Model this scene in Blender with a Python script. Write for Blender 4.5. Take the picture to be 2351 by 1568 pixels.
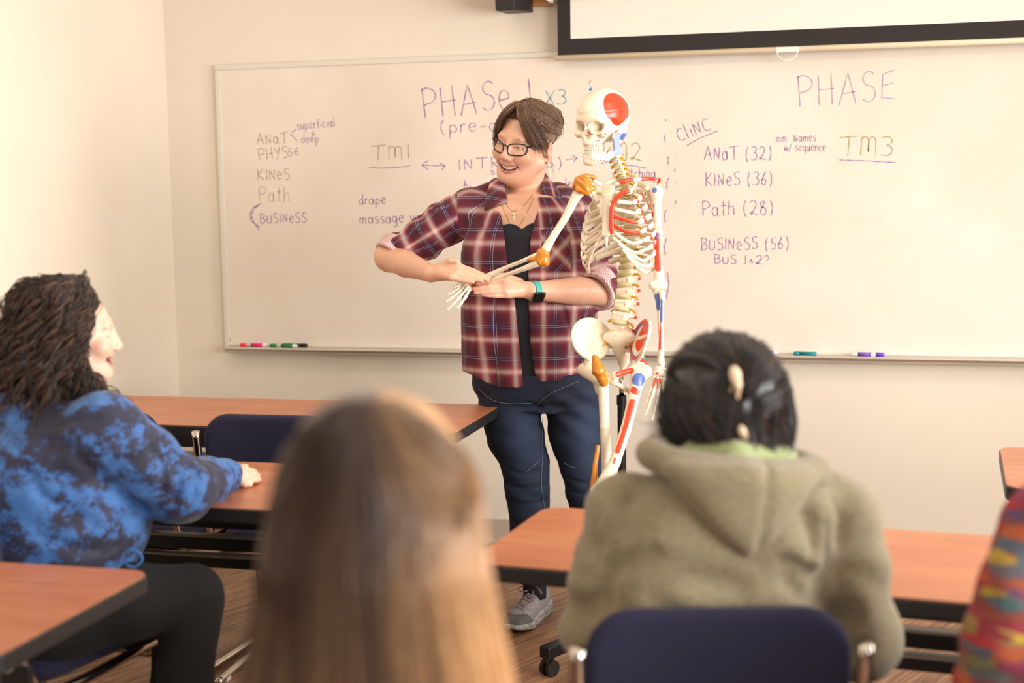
import bpy, math, random
import numpy as np
from math import radians as R, sin, cos, pi

for o in list(bpy.data.objects): bpy.data.objects.remove(o)
scene = bpy.context.scene
col = scene.collection

# ------------------------------------------------------------------ camera
F = 3200.0; CAMH = 1.46
YAW = R(14.5); PITCH = math.atan(354/3200); ROLL = 0.0147
def V(*a): return np.array(a if len(a) > 1 else a[0], dtype=float)
_f = V(-sin(YAW)*cos(PITCH), cos(YAW)*cos(PITCH), -sin(PITCH))
_r0 = V(cos(YAW), sin(YAW), 0.0); _u0 = np.cross(_r0, _f)
_r = _r0*cos(ROLL) - _u0*sin(ROLL); _u = _u0*cos(ROLL) + _r0*sin(ROLL)
CC = V(0.0, 0.0, CAMH)
def ray(x, y): return _f + _r*(x-1175.5)/F - _u*(y-784)/F
def P(x, y, Z): return CC + Z*ray(x, y)                 # pixel + distance -> point in the room
def onz(x, y, z):
    d = ray(x, y); return CC + d*(z-CAMH)/d[2]
def ony(x, y, Y):
    d = ray(x, y); return CC + d*Y/d[1]
def pxm(Z): return F/Z

cam = bpy.data.cameras.new('camera'); camo = bpy.data.objects.new('camera', cam); col.objects.link(camo)
cam.sensor_width = 36.0; cam.lens = 36.0*F/2351.0
import mathutils
camo.matrix_world = mathutils.Matrix(((_r[0], _u[0], -_f[0], CC[0]), (_r[1], _u[1], -_f[1], CC[1]),
                                      (_r[2], _u[2], -_f[2], CC[2]), (0, 0, 0, 1)))
cam.clip_start = 0.05
cam.dof.use_dof = True; cam.dof.focus_distance = 4.45; cam.dof.aperture_fstop = 2.3
scene.camera = camo

# ------------------------------------------------------------------ light and exposure
scene.view_settings.view_transform = 'Standard'; scene.view_settings.look = 'None'
scene.view_settings.exposure = 0.52; scene.view_settings.gamma = 1.0
scene.view_settings.use_curve_mapping = False
scene.cycles.max_bounces = 8; scene.cycles.diffuse_bounces = 4
W = bpy.data.worlds.new('world'); scene.world = W; W.use_nodes = True
W.node_tree.nodes['Background'].inputs[0].default_value = (1.0, 0.97, 0.935, 1)
W.node_tree.nodes['Background'].inputs[1].default_value = 0.33
def area(name, loc, look, size, sizey, power, color, spread=180):
    l = bpy.data.lights.new(name, 'AREA'); l.shape = 'RECTANGLE'; l.size = size; l.size_y = sizey
    l.energy = power; l.color = color; l.spread = R(spread)
    o = bpy.data.objects.new(name, l); col.objects.link(o)
    o.location = loc
    d = mathutils.Vector(look) - mathutils.Vector(loc)
    o.rotation_euler = d.to_track_quat('-Z', 'Y').to_euler()
    return o
# daylight through the windows of the right-hand wall
area('window_daylight', (2.70, 3.15, 1.55), (-3.0, 3.7, .8), 1.9, 1.5, 50, (1.0, 0.975, 0.94), 118)
area('window_daylight', (2.70, 0.75, 1.55), (-3.0, 1.9, 0.9), 1.9, 1.5, 86, (1.0, 0.975, 0.94), 150)
# added ambient fill from overhead, no real ceiling fixtures
for (x, y) in ((-1.6, 3.6), (0.6, 3.6), (-1.6, 0.6), (0.6, 0.6)):
    area('overhead_fill', (x, y, 2.68), (x, y, 0), 1.15, 0.55, 7, (1.0, 0.92, 0.82))
# ------------------------------------------------------------------ materials
def mat(name, color=(.5, .5, .5), rough=.5, metal=0, **kw):
    m = bpy.data.materials.new(name); m.use_nodes = True
    b = m.node_tree.nodes['Principled BSDF']
    b.inputs['Base Color'].default_value = (*color, 1); b.inputs['Roughness'].default_value = rough
    b.inputs['Metallic'].default_value = metal
    for k, v in kw.items(): b.inputs[k.replace('_', ' ')].default_value = v
    return m
def srgb(r, g, b):
    f = lambda c: (c/255/12.92 if c/255 <= .04045 else ((c/255+.055)/1.055)**2.4)
    return (f(r), f(g), f(b))
class NT:
    def __init__(s, m): s.m = m; s.t = m.node_tree; s.b = s.t.nodes['Principled BSDF']
    def n(s, typ, **kw):
        n = s.t.nodes.new(typ)
        for k, v in kw.items():
            if k[0] == '_': n.inputs[k[1:].replace('_', ' ')].default_value = v
            else: setattr(n, k, v)
        return n
    def l(s, a, b): s.t.links.new(a, b)
    def math(s, op, a, b=None, c=None):
        n = s.t.nodes.new('ShaderNodeMath'); n.operation = op
        for i, v in enumerate((a, b, c)):
            if v is None: continue
            if isinstance(v, (int, float)): n.inputs[i].default_value = v
            else: s.l(v, n.inputs[i])
        return n.outputs[0]
    def ramp(s, fac, stops, interp='LINEAR'):
        n = s.t.nodes.new('ShaderNodeValToRGB'); n.color_ramp.interpolation = interp
        e = n.color_ramp.elements
        while len(e) < len(stops): e.new(0.5)
        for i, (p, c) in enumerate(stops): e[i].position = p; e[i].color = (*c, 1)
        s.l(fac, n.inputs[0]); return n.outputs[0]
    def mix(s, fac, a, b, mode='MIX'):
        n = s.t.nodes.new('ShaderNodeMix'); n.data_type = 'RGBA'; n.blend_type = mode
        for i, v in ((0, fac), (6, a), (7, b)):
            if isinstance(v, (int, float)): n.inputs[i].default_value = v
            elif isinstance(v, tuple): n.inputs[i].default_value = (*v, 1)
            else: s.l(v, n.inputs[i])
        return n.outputs[2]
    def bump(s, h, strength=.3, dist=.01):
        n = s.t.nodes.new('ShaderNodeBump'); n.inputs['Strength'].default_value = strength
        n.inputs['Distance'].default_value = dist; s.l(h, n.inputs['Height']); s.l(n.outputs[0], s.b.inputs['Normal'])
    def obj(s): return s.n('ShaderNodeTexCoord').outputs['Object']
    def noise(s, vec, scale, detail=3, rough=.5, mapscale=None):
        if mapscale:
            mp = s.n('ShaderNodeMapping'); mp.inputs['Scale'].default_value = mapscale; s.l(vec, mp.inputs[0]); vec = mp.outputs[0]
        n = s.n('ShaderNodeTexNoise'); n.inputs['Scale'].default_value = scale; n.inputs['Detail'].default_value = detail
        n.inputs['Roughness'].default_value = rough; s.l(vec, n.inputs['Vector']); return n.outputs['Fac']
    def attr(s, name):
        n = s.n('ShaderNodeAttribute'); n.attribute_name = name; return n.outputs['Color']
    def col(s, c): s.l(c, s.b.inputs['Base Color'])

def m_paint(name, c, rough=.75, amp=.04):
    m = mat(name, c, rough); t = NT(m); o = t.obj()
    f = t.noise(o, 1.3, 4)
    t.col(t.ramp(f, [(.3, tuple(v*(1-amp) for v in c)), (.7, tuple(min(1, v*(1+amp)) for v in c))]))
    t.bump(t.noise(o, 260, 2), .06, .002); return m
def m_cloth(name, c, c2=None, scale=900, rough=.9, bump=.25, sheen=.3):
    m = mat(name, c, rough); t = NT(m); o = t.obj(); m.node_tree.nodes['Principled BSDF'].inputs['Sheen Weight'].default_value = sheen
    c2 = c2 or tuple(v*.8 for v in c)
    t.col(t.ramp(t.noise(o, scale, 2), [(.35, c2), (.65, c)]))
    t.bump(t.noise(o, scale, 2), bump, .002); return m
def m_vcol(name, rough=.4, bump=0, bscale=60, **kw):
    m = mat(name, (.5, .5, .5), rough, **kw); t = NT(m); t.col(t.attr('Col'))
    if bump: t.bump(t.noise(t.obj(), bscale, 3), bump, .002)
    return m

# ------------------------------------------------------------------ mesh helpers
def link(name, me, m, parent=None, smooth=True):
    if smooth: me.polygons.foreach_set('use_smooth', [True]*len(me.polygons))
    if m: me.materials.append(m)
    o = bpy.data.objects.new(name, me); col.objects.link(o)
    if parent is not None: o.parent = parent; o.matrix_parent_inverse = mathutils.Matrix.Translation(-parent.location) if parent.rotation_euler.z == 0 else parent.matrix_basis.inverted()
    return o
def np_mesh(name, v, f, colors=None, uvs=None, mats=None):
    v = np.asarray(v, dtype=np.float32); me = bpy.data.meshes.new(name)
    if isinstance(f, np.ndarray):
        k = f.shape[1]; nf = len(f)
        me.vertices.add(len(v)); me.vertices.foreach_set('co', v.ravel())
        me.loops.add(nf*k); me.loops.foreach_set('vertex_index', f.astype(np.int32).ravel())
        me.polygons.add(nf); me.polygons.foreach_set('loop_start', np.arange(0, nf*k, k, dtype=np.int32))
        me.polygons.foreach_set('loop_total', np.full(nf, k, dtype=np.int32)); me.update(calc_edges=True)
    else: me.from_pydata([tuple(map(float, p)) for p in v], [], f); me.update()
    if colors is not None:
        a = me.attributes.new('Col', 'FLOAT_COLOR', 'POINT')
        c = np.ones((len(v), 4), dtype=np.float32); c[:, :3] = colors; a.data.foreach_set('color', c.ravel())
    if uvs is not None:                                                  # per-loop uv
        l = me.uv_layers.new(name='UVMap'); l.data.foreach_set('uv', np.asarray(uvs, dtype=np.float32).ravel())
    return me
class MB:
    """collects quads/tris into one mesh"""
    def __init__(s): s.v = []; s.f = []; s.c = []; s.sm = []
    def add(s, v, f, c=None):
        n = len(s.v); s.v += [tuple(map(float, p)) for p in v]; s.f += [tuple(i+n for i in q) for q in f]
        s.c += [c or (1, 1, 1)]*len(v)
    def box(s, a, b, c=None, M=None):
        (x0, y0, z0), (x1, y1, z1) = a, b
        v = [(x0, y0, z0), (x1, y0, z0), (x1, y1, z0), (x0, y1, z0), (x0, y0, z1), (x1, y0, z1), (x1, y1, z1), (x0, y1, z1)]
        if M is not None: v = [tuple(M @ mathutils.Vector(p)) for p in v]
        s.add(v, [(3, 2, 1, 0), (4, 5, 6, 7), (0, 1, 5, 4), (1, 2, 6, 5), (2, 3, 7, 6), (3, 0, 4, 7)], c)
    def tube(s, pts, r, n=10, c=None, flat=1.0, upv=None, caps=True):
        pts = [V(p) for p in pts]; N = len(pts); rr = r if hasattr(r, '__len__') else [r]*N
        vs = []; prev = None
        for i, p in enumerate(pts):
            t = pts[min(i+1, N-1)] - pts[max(i-1, 0)]; t = t/(np.linalg.norm(t)+1e-9)
            if upv is not None: a = V(upv) - t*np.dot(upv, t)
            elif prev is None: a = np.cross(t, V(0, 0, 1) if abs(t[2]) < .9 else V(1, 0, 0))
            else: a = prev - t*np.dot(prev, t)
            a = a/(np.linalg.norm(a)+1e-9); prev = a; b = np.cross(t, a)
            for k in range(n):
                th = 2*pi*k/n; vs.append(p + rr[i]*(a*cos(th) + b*sin(th)*flat))
        fs = [(i*n+k, i*n+(k+1) % n, (i+1)*n+(k+1) % n, (i+1)*n+k) for i in range(N-1) for k in range(n)]
        if caps: fs += [tuple(range(n))[::-1], tuple((N-1)*n+k for k in range(n))]
        s.add(vs, fs, c)
    def lathe(s, prof, o, ax=(0, 0, 1), n=24, c=None):
        ax = V(ax)/np.linalg.norm(ax); a = np.cross(ax, V(0, 0, 1) if abs(ax[2]) < .9 else V(1, 0, 0)); a /= np.linalg.norm(a); b = np.cross(ax, a)
        vs = [V(o) + ax*h + r*(a*cos(2*pi*k/n) + b*sin(2*pi*k/n)) for (r, h) in prof for k in range(n)]
        N = len(prof); fs = [(i*n+k, i*n+(k+1) % n, (i+1)*n+(k+1) % n, (i+1)*n+k) for i in range(N-1) for k in range(n)]
        fs += [tuple(range(n))[::-1], tuple((N-1)*n+k for k in range(n))]; s.add(vs, fs, c)
    def build(s, name, m, parent=None, smooth=False, bevel=0, vc=False, seg=2):
        me = bpy.data.meshes.new(name); me.from_pydata(s.v, [], s.f); me.update()
        if vc:
            a = me.attributes.new('Col', 'FLOAT_COLOR', 'POINT'); a.data.foreach_set('color', np.array([(*c, 1) for c in s.c], dtype=np.float32).ravel())
        o = link(name, me, m, parent, smooth)
        if bevel:
            b = o.modifiers.new('b', 'BEVEL'); b.width = bevel; b.segments = seg; b.limit_method = 'ANGLE'
        return o
def spline(pts, n=8):
    """Catmull-Rom through points"""
    p = [V(q) for q in pts]; p = [2*p[0]-p[1]] + p + [2*p[-1]-p[-2]]; out = []
    for i in range(1, len(p)-2):
        for k in range(n):
            t = k/n; a, b, c, d = p[i-1], p[i], p[i+1], p[i+2]
            out.append(.5*((2*b)+(-a+c)*t+(2*a-5*b+4*c-d)*t*t+(-a+3*b-3*c+d)*t**3))
    out.append(p[-2]); return out
def rrect(x0, y0, x1, y1, r, n=6):
    out = []
    for (cx, cy, a0) in ((x1-r, y0+r, -90), (x1-r, y1-r, 0), (x0+r, y1-r, 90), (x0+r, y0+r, 180)):
        for k in range(n+1): a = R(a0+90*k/n); out.append((cx+r*cos(a), cy+r*sin(a)))
    return out
def empty(name, loc, rz=0):
    o = bpy.data.objects.new(name, None); col.objects.link(o); o.location = tuple(map(float, loc)); o.rotation_euler.z = rz
    bpy.context.view_layer.update(); return o
def tag(o, label=None, cat=None, group=None, kind=None):
    if label: o['label'] = label
    if cat: o['category'] = cat
    if group: o['group'] = group
    if kind: o['kind'] = kind
    return o
def children(o): return [c for c in bpy.data.objects if c.parent == o]
def copy_tree(o, parent=None):
    c = o.copy(); col.objects.link(c); c.parent = parent
    for ch in children(o): copy_tree(ch, c)
    return c

# ------------------------------------------------------------------ implicit surfaces
def smin(a, b, k): h = np.clip(.5+.5*(b-a)/k, 0, 1); return b*(1-h)+a*h-k*h*(1-h)
def smax(a, b, k): return -smin(-a, -b, k)
class SDF:
    """list of primitives evaluated in order on an (N,3) array; smooth blending"""
    def __init__(s, M=None, c=(0, 0, 0)):
        s.ops = []; s.M = np.eye(3) if M is None else M; s.c = V(c)
    def loc(s, p): return (p - s.c) @ s.M                # world -> local (M columns = local axes)
    def world(s, q): return V(q) @ s.M.T + s.c
    def cap(s, a, b, ra, rb=None, k=.01, sub=False):
        s.ops.append(('cap', V(a), V(b), ra, ra if rb is None else rb, k, sub)); return s
    def ell(s, c, r, k=.01, sub=False, rot=None):
        s.ops.append(('ell', V(c), V(r), rot, None, k, sub)); return s
    def box(s, c, h, r=.005, k=.01, sub=False, rot=None):
        s.ops.append(('box', V(c), V(h), r, rot, k, sub)); return s
    def chain(s, pts, rad, k=.01, sub=False):
        s.ops.append(('chain', [V(q) for q in pts], list(rad), None, None, k, sub)); return s
    def loft(s, rows, k=.02, p=2.0, sub=False):          # rows: z, cx, cy, rx, ry ascending z
        s.ops.append(('loft', np.array(rows, float), p, None, None, k, sub)); return s
    def disp(s, fn): s.ops.append(('disp', fn, None, None, None, 0, False)); return s
    def ev(s, pw):
        p = s.loc(pw); d = np.full(len(p), 9.0)
        for op in s.ops:
            t, A, B, C_, D, k, sub = op
            if t == 'disp': d = A(p, d); continue
            if t == 'cap':
                ab = B-A; L = ab@ab+1e-12; h = np.clip(((p-A)@ab)/L, 0, 1)
                e = np.linalg.norm(p-A-h[:, None]*ab, axis=1) - (C_+(D-C_)*h)
            elif t == 'chain':
                e = None
                for i in range(len(A)-1):
                    ab = A[i+1]-A[i]; h = np.clip(((p-A[i])@ab)/(ab@ab+1e-12), 0, 1); g = np.linalg.norm(p-A[i]-h[:, None]*ab, axis=1)-(B[i]+(B[i+1]-B[i])*h)
                    e = g if e is None else smin(e, g, max(.0015, min(B)*.25))
            elif t == 'ell':
                q = p-A
                if C_ is not None: q = q @ C_
                k0 = np.linalg.norm(q/B, axis=1); k1 = np.linalg.norm(q/(B*B), axis=1)+1e-9; e = k0*(k0-1)/k1
                e = np.where(k0 < .02, -B.min(), e)
            elif t == 'box':
                q = p-A
                if D is not None: q = q @ D
                q = np.abs(q)-B+C_; e = np.linalg.norm(np.maximum(q, 0), axis=1)+np.minimum(q.max(1), 0)-C_
            else:
                z = p[:, 2]; R_ = A; zc = np.clip(z, R_[0, 0], R_[-1, 0])
                cx = np.interp(zc, R_[:, 0], R_[:, 1]); cy = np.interp(zc, R_[:, 0], R_[:, 2])
                rx = np.interp(zc, R_[:, 0], R_[:, 3]); ry = np.interp(zc, R_[:, 0], R_[:, 4])
                g = (np.abs((p[:, 0]-cx)/rx)**B+np.abs((p[:, 1]-cy)/ry)**B)**(1/B)
                e = (g-1)*np.minimum(rx, ry)*.9
                dz = np.abs(z-zc); e = np.where(dz > 0, np.sqrt(np.maximum(e, 0)**2+dz**2), e)
            if sub: h = np.clip(.5-.5*(d+e)/k, 0, 1); d = d*(1-h)+(-e)*h + k*h*(1-h)
            else: h = np.clip(.5+.5*(e-d)/k, 0, 1); d = e*(1-h)+d*h - k*h*(1-h)
            if not sub: d = np.minimum(d, 9.0)
        return d
def sstep(a, b, x):
    t = np.clip((x-a)/(b-a), 0, 1); return t*t*(3-2*t)
def vnoise(p, seed=0):
    """smooth value noise, p (N,3) in cells, returns about -1..1"""
    i = np.floor(p).astype(np.int64); f = p-i; f = f*f*(3-2*f); out = 0
    for a in (0, 1):
        for b in (0, 1):
            for c in (0, 1):
                n = (i[:, 0]+a)*374761393 + (i[:, 1]+b)*668265263 + (i[:, 2]+c)*2147483647 + seed*974711
                n = (n ^ (n >> 13))*1274126177 & 0x7fffffff; h = ((n ^ (n >> 16)) & 0xffff)/32767.5-1
                out = out + h*(f[:, 0] if a else 1-f[:, 0])*(f[:, 1] if b else 1-f[:, 1])*(f[:, 2] if c else 1-f[:, 2])
    return out
def surf(fn, lo, hi, h, stride=6):
    """mesh the zero level of fn (world points -> distance) inside a box"""
    lo = V(lo); hi = V(hi); n = (np.ceil((hi-lo)/h/stride).astype(int)+1)*stride+1
    cn = (n-1)//stride+1
    g = [lo[i]+h*stride*np.arange(cn[i]) for i in range(3)]
    CP = np.stack(np.meshgrid(*g, indexing='ij'), -1).reshape(-1, 3); cd = fn(CP).reshape(cn)
    val = np.repeat(np.repeat(np.repeat(cd[:-1, :-1, :-1], stride, 0), stride, 1), stride, 2).astype(np.float32)
    val = np.pad(val, ((0, 1),)*3, mode='edge'); val[-1:] = 1; val[:, -1:] = 1; val[:, :, -1:] = 1
    rad = h*stride*1.8
    near = np.zeros(cn-1, bool)
    for a in (0, 1):
        for b in (0, 1):
            for c in (0, 1):
                near |= np.abs(cd[a:cn[0]-1+a, b:cn[1]-1+b, c:cn[2]-1+c]) < rad
    bl = np.argwhere(near)*stride; k = np.arange(stride+1)
    off = np.stack(np.meshgrid(k, k, k, indexing='ij'), -1).reshape(-1, 3)
    for s0 in range(0, len(bl), 3000):
        idx = (bl[s0:s0+3000, None, :]+off[None]).reshape(-1, 3)
        val[idx[:, 0], idx[:, 1], idx[:, 2]] = fn(lo+idx*h)
    ins = val < 0
    cnt = np.zeros(n-1, np.int8)
    for a in (0, 1):
        for b in (0, 1):
            for c in (0, 1): cnt += ins[a:n[0]-1+a, b:n[1]-1+b, c:n[2]-1+c]
    cells = np.argwhere((cnt > 0) & (cnt < 8)); vid = np.full(n-1, -1, np.int32); vid[tuple(cells.T)] = np.arange(len(cells))
    acc = np.zeros((len(cells), 3)); num = np.zeros(len(cells)); corners = [(a, b, c) for a in (0, 1) for b in (0, 1) for c in (0, 1)]
    for i, A in enumerate(corners):
        for B in corners[i+1:]:
            if sum(abs(A[q]-B[q]) for q in range(3)) != 1: continue
            va = val[cells[:, 0]+A[0], cells[:, 1]+A[1], cells[:, 2]+A[2]]; vb = val[cells[:, 0]+B[0], cells[:, 1]+B[1], cells[:, 2]+B[2]]
            x = (va < 0) != (vb < 0); t = np.where(x, va/(va-vb+1e-20), 0)
            acc += np.where(x[:, None], V(A)+(V(B)-V(A))*t[:, None], 0); num += x
    verts = lo+h*(cells+acc/num[:, None]); faces = []
    for ax in range(3):
        sl0 = [slice(1, -1)]*3; sl0[ax] = slice(0, -1); sl1 = [slice(1, -1)]*3; sl1[ax] = slice(1, None)
        a = ins[tuple(sl0)]; b = ins[tuple(sl1)]; e = np.argwhere(a != b)
        if not len(e): continue
        inside = a[tuple(e.T)]; p = e+1; p[:, ax] -= 1
        u, w = (ax+1) % 3, (ax+2) % 3
        def at(du, dw):
            q = p.copy(); q[:, u] -= du; q[:, w] -= dw; return vid[tuple(q.T)]
        q4 = np.stack([at(1, 1), at(0, 1), at(0, 0), at(1, 0)], 1)
        q4[~inside] = q4[~inside][:, ::-1]; faces.append(q4)
    f = np.concatenate(faces); f = f[(f >= 0).all(1)]
    return verts, f
def smooth_mesh(v, f, it=1, lam=.5):
    for _ in range(it):
        acc = np.zeros_like(v); n = np.zeros(len(v))
        for a in range(4):
            i, j = f[:, a], f[:, (a+1) % 4]
            for q in range(3): acc[:, q] += np.bincount(i, v[j, q], len(v)) + np.bincount(j, v[i, q], len(v))
            n += np.bincount(i, minlength=len(v)) + np.bincount(j, minlength=len(v))
        v = v*(1-lam)+lam*acc/np.maximum(n, 1)[:, None]
    return v
def join(parts):
    vs = []; fs = []; n = 0
    for v, f in parts: vs.append(v); fs.append(f+n); n += len(v)
    return np.concatenate(vs), np.concatenate(fs)
def normals(v, f):
    a = np.cross(v[f[:, 2]]-v[f[:, 0]], v[f[:, 3]]-v[f[:, 1]]); n = np.zeros_like(v)
    for k in range(4):
        for q in range(3): n[:, q] += np.bincount(f[:, k], a[:, q], len(v))
    return n/(np.linalg.norm(n, axis=1)[:, None]+1e-9)
def frame(fwd, up):
    """columns: x = left-to-right of the thing, y = forward, z = up"""
    y = V(fwd)/np.linalg.norm(fwd); x = np.cross(y, V(up)); x /= np.linalg.norm(x); z = np.cross(x, y); return np.stack([x, y, z], 1)
def rotm(axis, deg):
    a = V(axis)/np.linalg.norm(axis); K = np.array([[0, -a[2], a[1]], [a[2], 0, -a[0]], [-a[1], a[0], 0]]); t = R(deg)
    return np.eye(3)+sin(t)*K+(1-cos(t))*K@K

def segd(p, a, b):
    a, b = V(a), V(b); ab = b-a; h = np.clip(((p-a)@ab)/(ab@ab+1e-12), 0, 1); return np.linalg.norm(p-a-h[:, None]*ab, axis=1)
def pathd(p, pts): return np.min([segd(p, pts[i], pts[i+1]) for i in range(len(pts)-1)], axis=0)
def onsurf(fn, pts, back=.4, off=-.0022):
    """drop picture points onto a surface, along the line of sight"""
    out = []
    for q in spline(pts, 5):
        dr = q-CC; L = np.linalg.norm(dr); dr = dr/L; t0 = L-back; stp = 2*back/200
        for _ in range(3):
            ts = t0+stp*np.arange(202); dd = fn(CC+ts[:, None]*dr); k = int(np.argmax(dd < 0)); k = max(k, 1); t0 = ts[k-1]; stp = stp/100
            if dd[k] >= 0: break
        out.append(CC+dr*(ts[k]+off))
    return out
def creased(fn, Z, paths):
    """press soft creases into a cloth surface; paths: (pixel points, radius, softness)"""
    gr = [(onsurf(fn, [P(x, y, Z) for x, y in pts], off=0)[::2], r, k) for pts, r, k in paths]
    gr = [(g, r, k, np.min(g, 0)-.08, np.max(g, 0)+.08) for g, r, k in gr]
    def f2(pw):
        d = fn(pw)
        for g, r, k, lo, hi in gr:
            m = ((pw > lo) & (pw < hi)).all(1)
            if m.any(): d[m] = smax(d[m], -(pathd(pw[m], g)-r), k)
        return d
    return f2
# ------------------------------------------------------------------ the room
WY = 5.429; LX = -2.897; RX = 2.95; CZ = 2.74
wall_c = srgb(231, 221, 205)
M_wall = m_paint('wall_paint', wall_c, .8)
M_ceil = m_paint('ceiling_paint', srgb(240, 235, 225), .9)
def structure(o): o['kind'] = 'structure'; return o
def slab(name, a, b, m): mb = MB(); mb.box(a, b); return structure(mb.build(name, m))
slab('wall_front', (LX-.1, WY, 0), (RX+.1, WY+.12, CZ), M_wall)
slab('wall_left', (LX-.12, -1.4, 0), (LX, WY, CZ), M_wall)
slab('ceiling', (LX-.12, -1.4, CZ), (RX+.12, WY+.12, CZ+.1), M_ceil)
# right wall with two window openings
mb = MB(); wins = [(-.25, 1.75), (2.15, 4.15)]; ys = [-1.4] + [q for w in wins for q in w] + [WY]
for i in range(0, len(ys), 2): mb.box((RX, ys[i], 0), (RX+.15, ys[i+1], CZ))
for (a, b) in wins: mb.box((RX, a, 0), (RX+.15, b, .8)); mb.box((RX, a, 2.3), (RX+.15, b, CZ))
structure(mb.build('wall_right', M_wall))
M_frame = mat('window_frame_paint', srgb(235, 232, 225), .4)
for i, (a, b) in enumerate(wins):
    w = empty('window_%d' % (i+1), (RX+.07, (a+b)/2, .8)); w['kind'] = 'structure'
    fm = MB()
    for z in (.8, 2.25): fm.box((RX+.05, a, z), (RX+.1, b, z+.05))
    for y in (a, (a+b)/2-.02, b-.04): fm.box((RX+.05, y, .8), (RX+.1, y+.04, 2.3))
    fm.build('window_frame', M_frame, w, bevel=.004)
# floor: wood-look vinyl planks
m = mat('vinyl_plank_floor', srgb(125, 95, 72), .42); t = NT(m); o = t.obj()
mp = t.n('ShaderNodeMapping'); mp.inputs['Rotation'].default_value = (0, 0, R(-66)); t.l(o, mp.inputs[0])
br = t.n('ShaderNodeTexBrick', _Scale=1.0, _Brick_Width=1.2, _Row_Height=.15, _Mortar_Size=.0012, _Bias=0.0)
br.inputs['Color1'].default_value = (.25, .25, .25, 1); br.inputs['Color2'].default_value = (.75, .75, .75, 1); br.inputs['Mortar'].default_value = (0, 0, 0, 1)
t.l(mp.outputs[0], br.inputs['Vector'])
g = t.noise(mp.outputs[0], 4, 8, .62, (.9, 15, 1)); g2 = t.noise(mp.outputs[0], 2.2, 4, .5, (1, 5, 1))
fac = t.math('ADD', t.math('MULTIPLY', g, .75), t.math('ADD', t.math('MULTIPLY', br.outputs[0], .16), t.math('MULTIPLY', g2, .3)))
c = t.ramp(fac, [(.42, srgb(84, 54, 38)), (.55, srgb(132, 92, 66)), (.68, srgb(162, 120, 88)), (.82, srgb(188, 150, 118))])
t.col(t.mix(br.outputs['Fac'], c, srgb(55, 40, 30))); t.bump(g, .12, .003)
t.l(t.ramp(g, [(.3, (.5, .5, .5)), (.8, (.36, .36, .36))]), t.b.inputs['Roughness'])
slab('floor', (LX-.12, -1.4, -.1), (RX+.15, WY+.1, 0), m)
M_base = mat('baseboard_vinyl', srgb(190, 176, 160), .5)
for nm, a, b in (('baseboard_front', (LX, WY-.008, 0), (RX, WY, .105)), ('baseboard_left', (LX, -1.4, 0), (LX+.008, WY-.008, .105)), ('baseboard_right', (RX-.008, -1.4, 0), (RX, WY-.008, .105))):
    mb = MB(); mb.box(a, b); mb.box((a[0], a[1]-(.008 if 'front' in nm else 0), 0), (b[0]+(.008 if 'left' in nm else 0), b[1], .018)); structure(mb.build(nm, M_base, bevel=.003))

# ------------------------------------------------------------------ whiteboard
wb = empty('whiteboard', (-.6, WY-.01, .8)); tag(wb, 'long wall-mounted whiteboard covered in purple and olive handwriting', 'whiteboard')
BX0, BX1, BZ0, BZ1 = -2.664, 2.2, .81, 1.985
m = mat('whiteboard_enamel', srgb(236, 224, 208), .22); t = NT(m)
f = t.noise(t.obj(), 1.7, 5, .6); t.col(t.ramp(f, [(.35, srgb(229, 217, 201)), (.6, srgb(235, 226, 213))]))
t.l(t.ramp(t.noise(t.obj(), 3, 4), [(.3, (.42,)*3), (.7, (.55,)*3)]), t.b.inputs['Roughness'])
mb = MB(); mb.box((BX0+.02, WY-.014, BZ0), (BX1, WY, BZ1-.015)); mb.build('board_panel', m, wb)
M_alu = mat('brushed_aluminium', srgb(205, 200, 192), .35, .85)
M_alu_l = mat('painted_aluminium', srgb(225, 220, 208), .4, .2)
mb = MB(); mb.box((BX0, WY-.02, BZ1-.022), (BX1, WY, BZ1)); mb.box((BX0, WY-.02, BZ0), (BX0+.022, WY, BZ1-.022)); mb.box((BX0, WY-.02, BZ0-.015), (BX1, WY, BZ0+.006))
mb.build('board_frame', M_alu_l, wb, bevel=.003)
mb = MB(); x0, x1 = BX0+.03, BX1-.1
prof = [(0, -.012), (0, .006), (-.045, .0), (-.062, .004), (-.066, -.002), (-.062, -.012), (-.03, -.022)]
v = [(x, WY-.018+a, BZ0-.006+b) for x in (x0, x1) for (a, b) in prof]; n = len(prof)
mb.add(v, [(i, (i+1) % n, n+(i+1) % n, n+i) for i in range(n)] + [tuple(range(n))[::-1], tuple(range(n, 2*n))])
mb.build('marker_tray', M_alu, wb)
mb = MB(); q = ony(529, 778, WY-.015); mb.lathe([(.007, 0), (.007, .002), (.004, .004)], q, (0, -1, 0), 16); mb.build('corner_screw', M_alu, wb)

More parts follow.
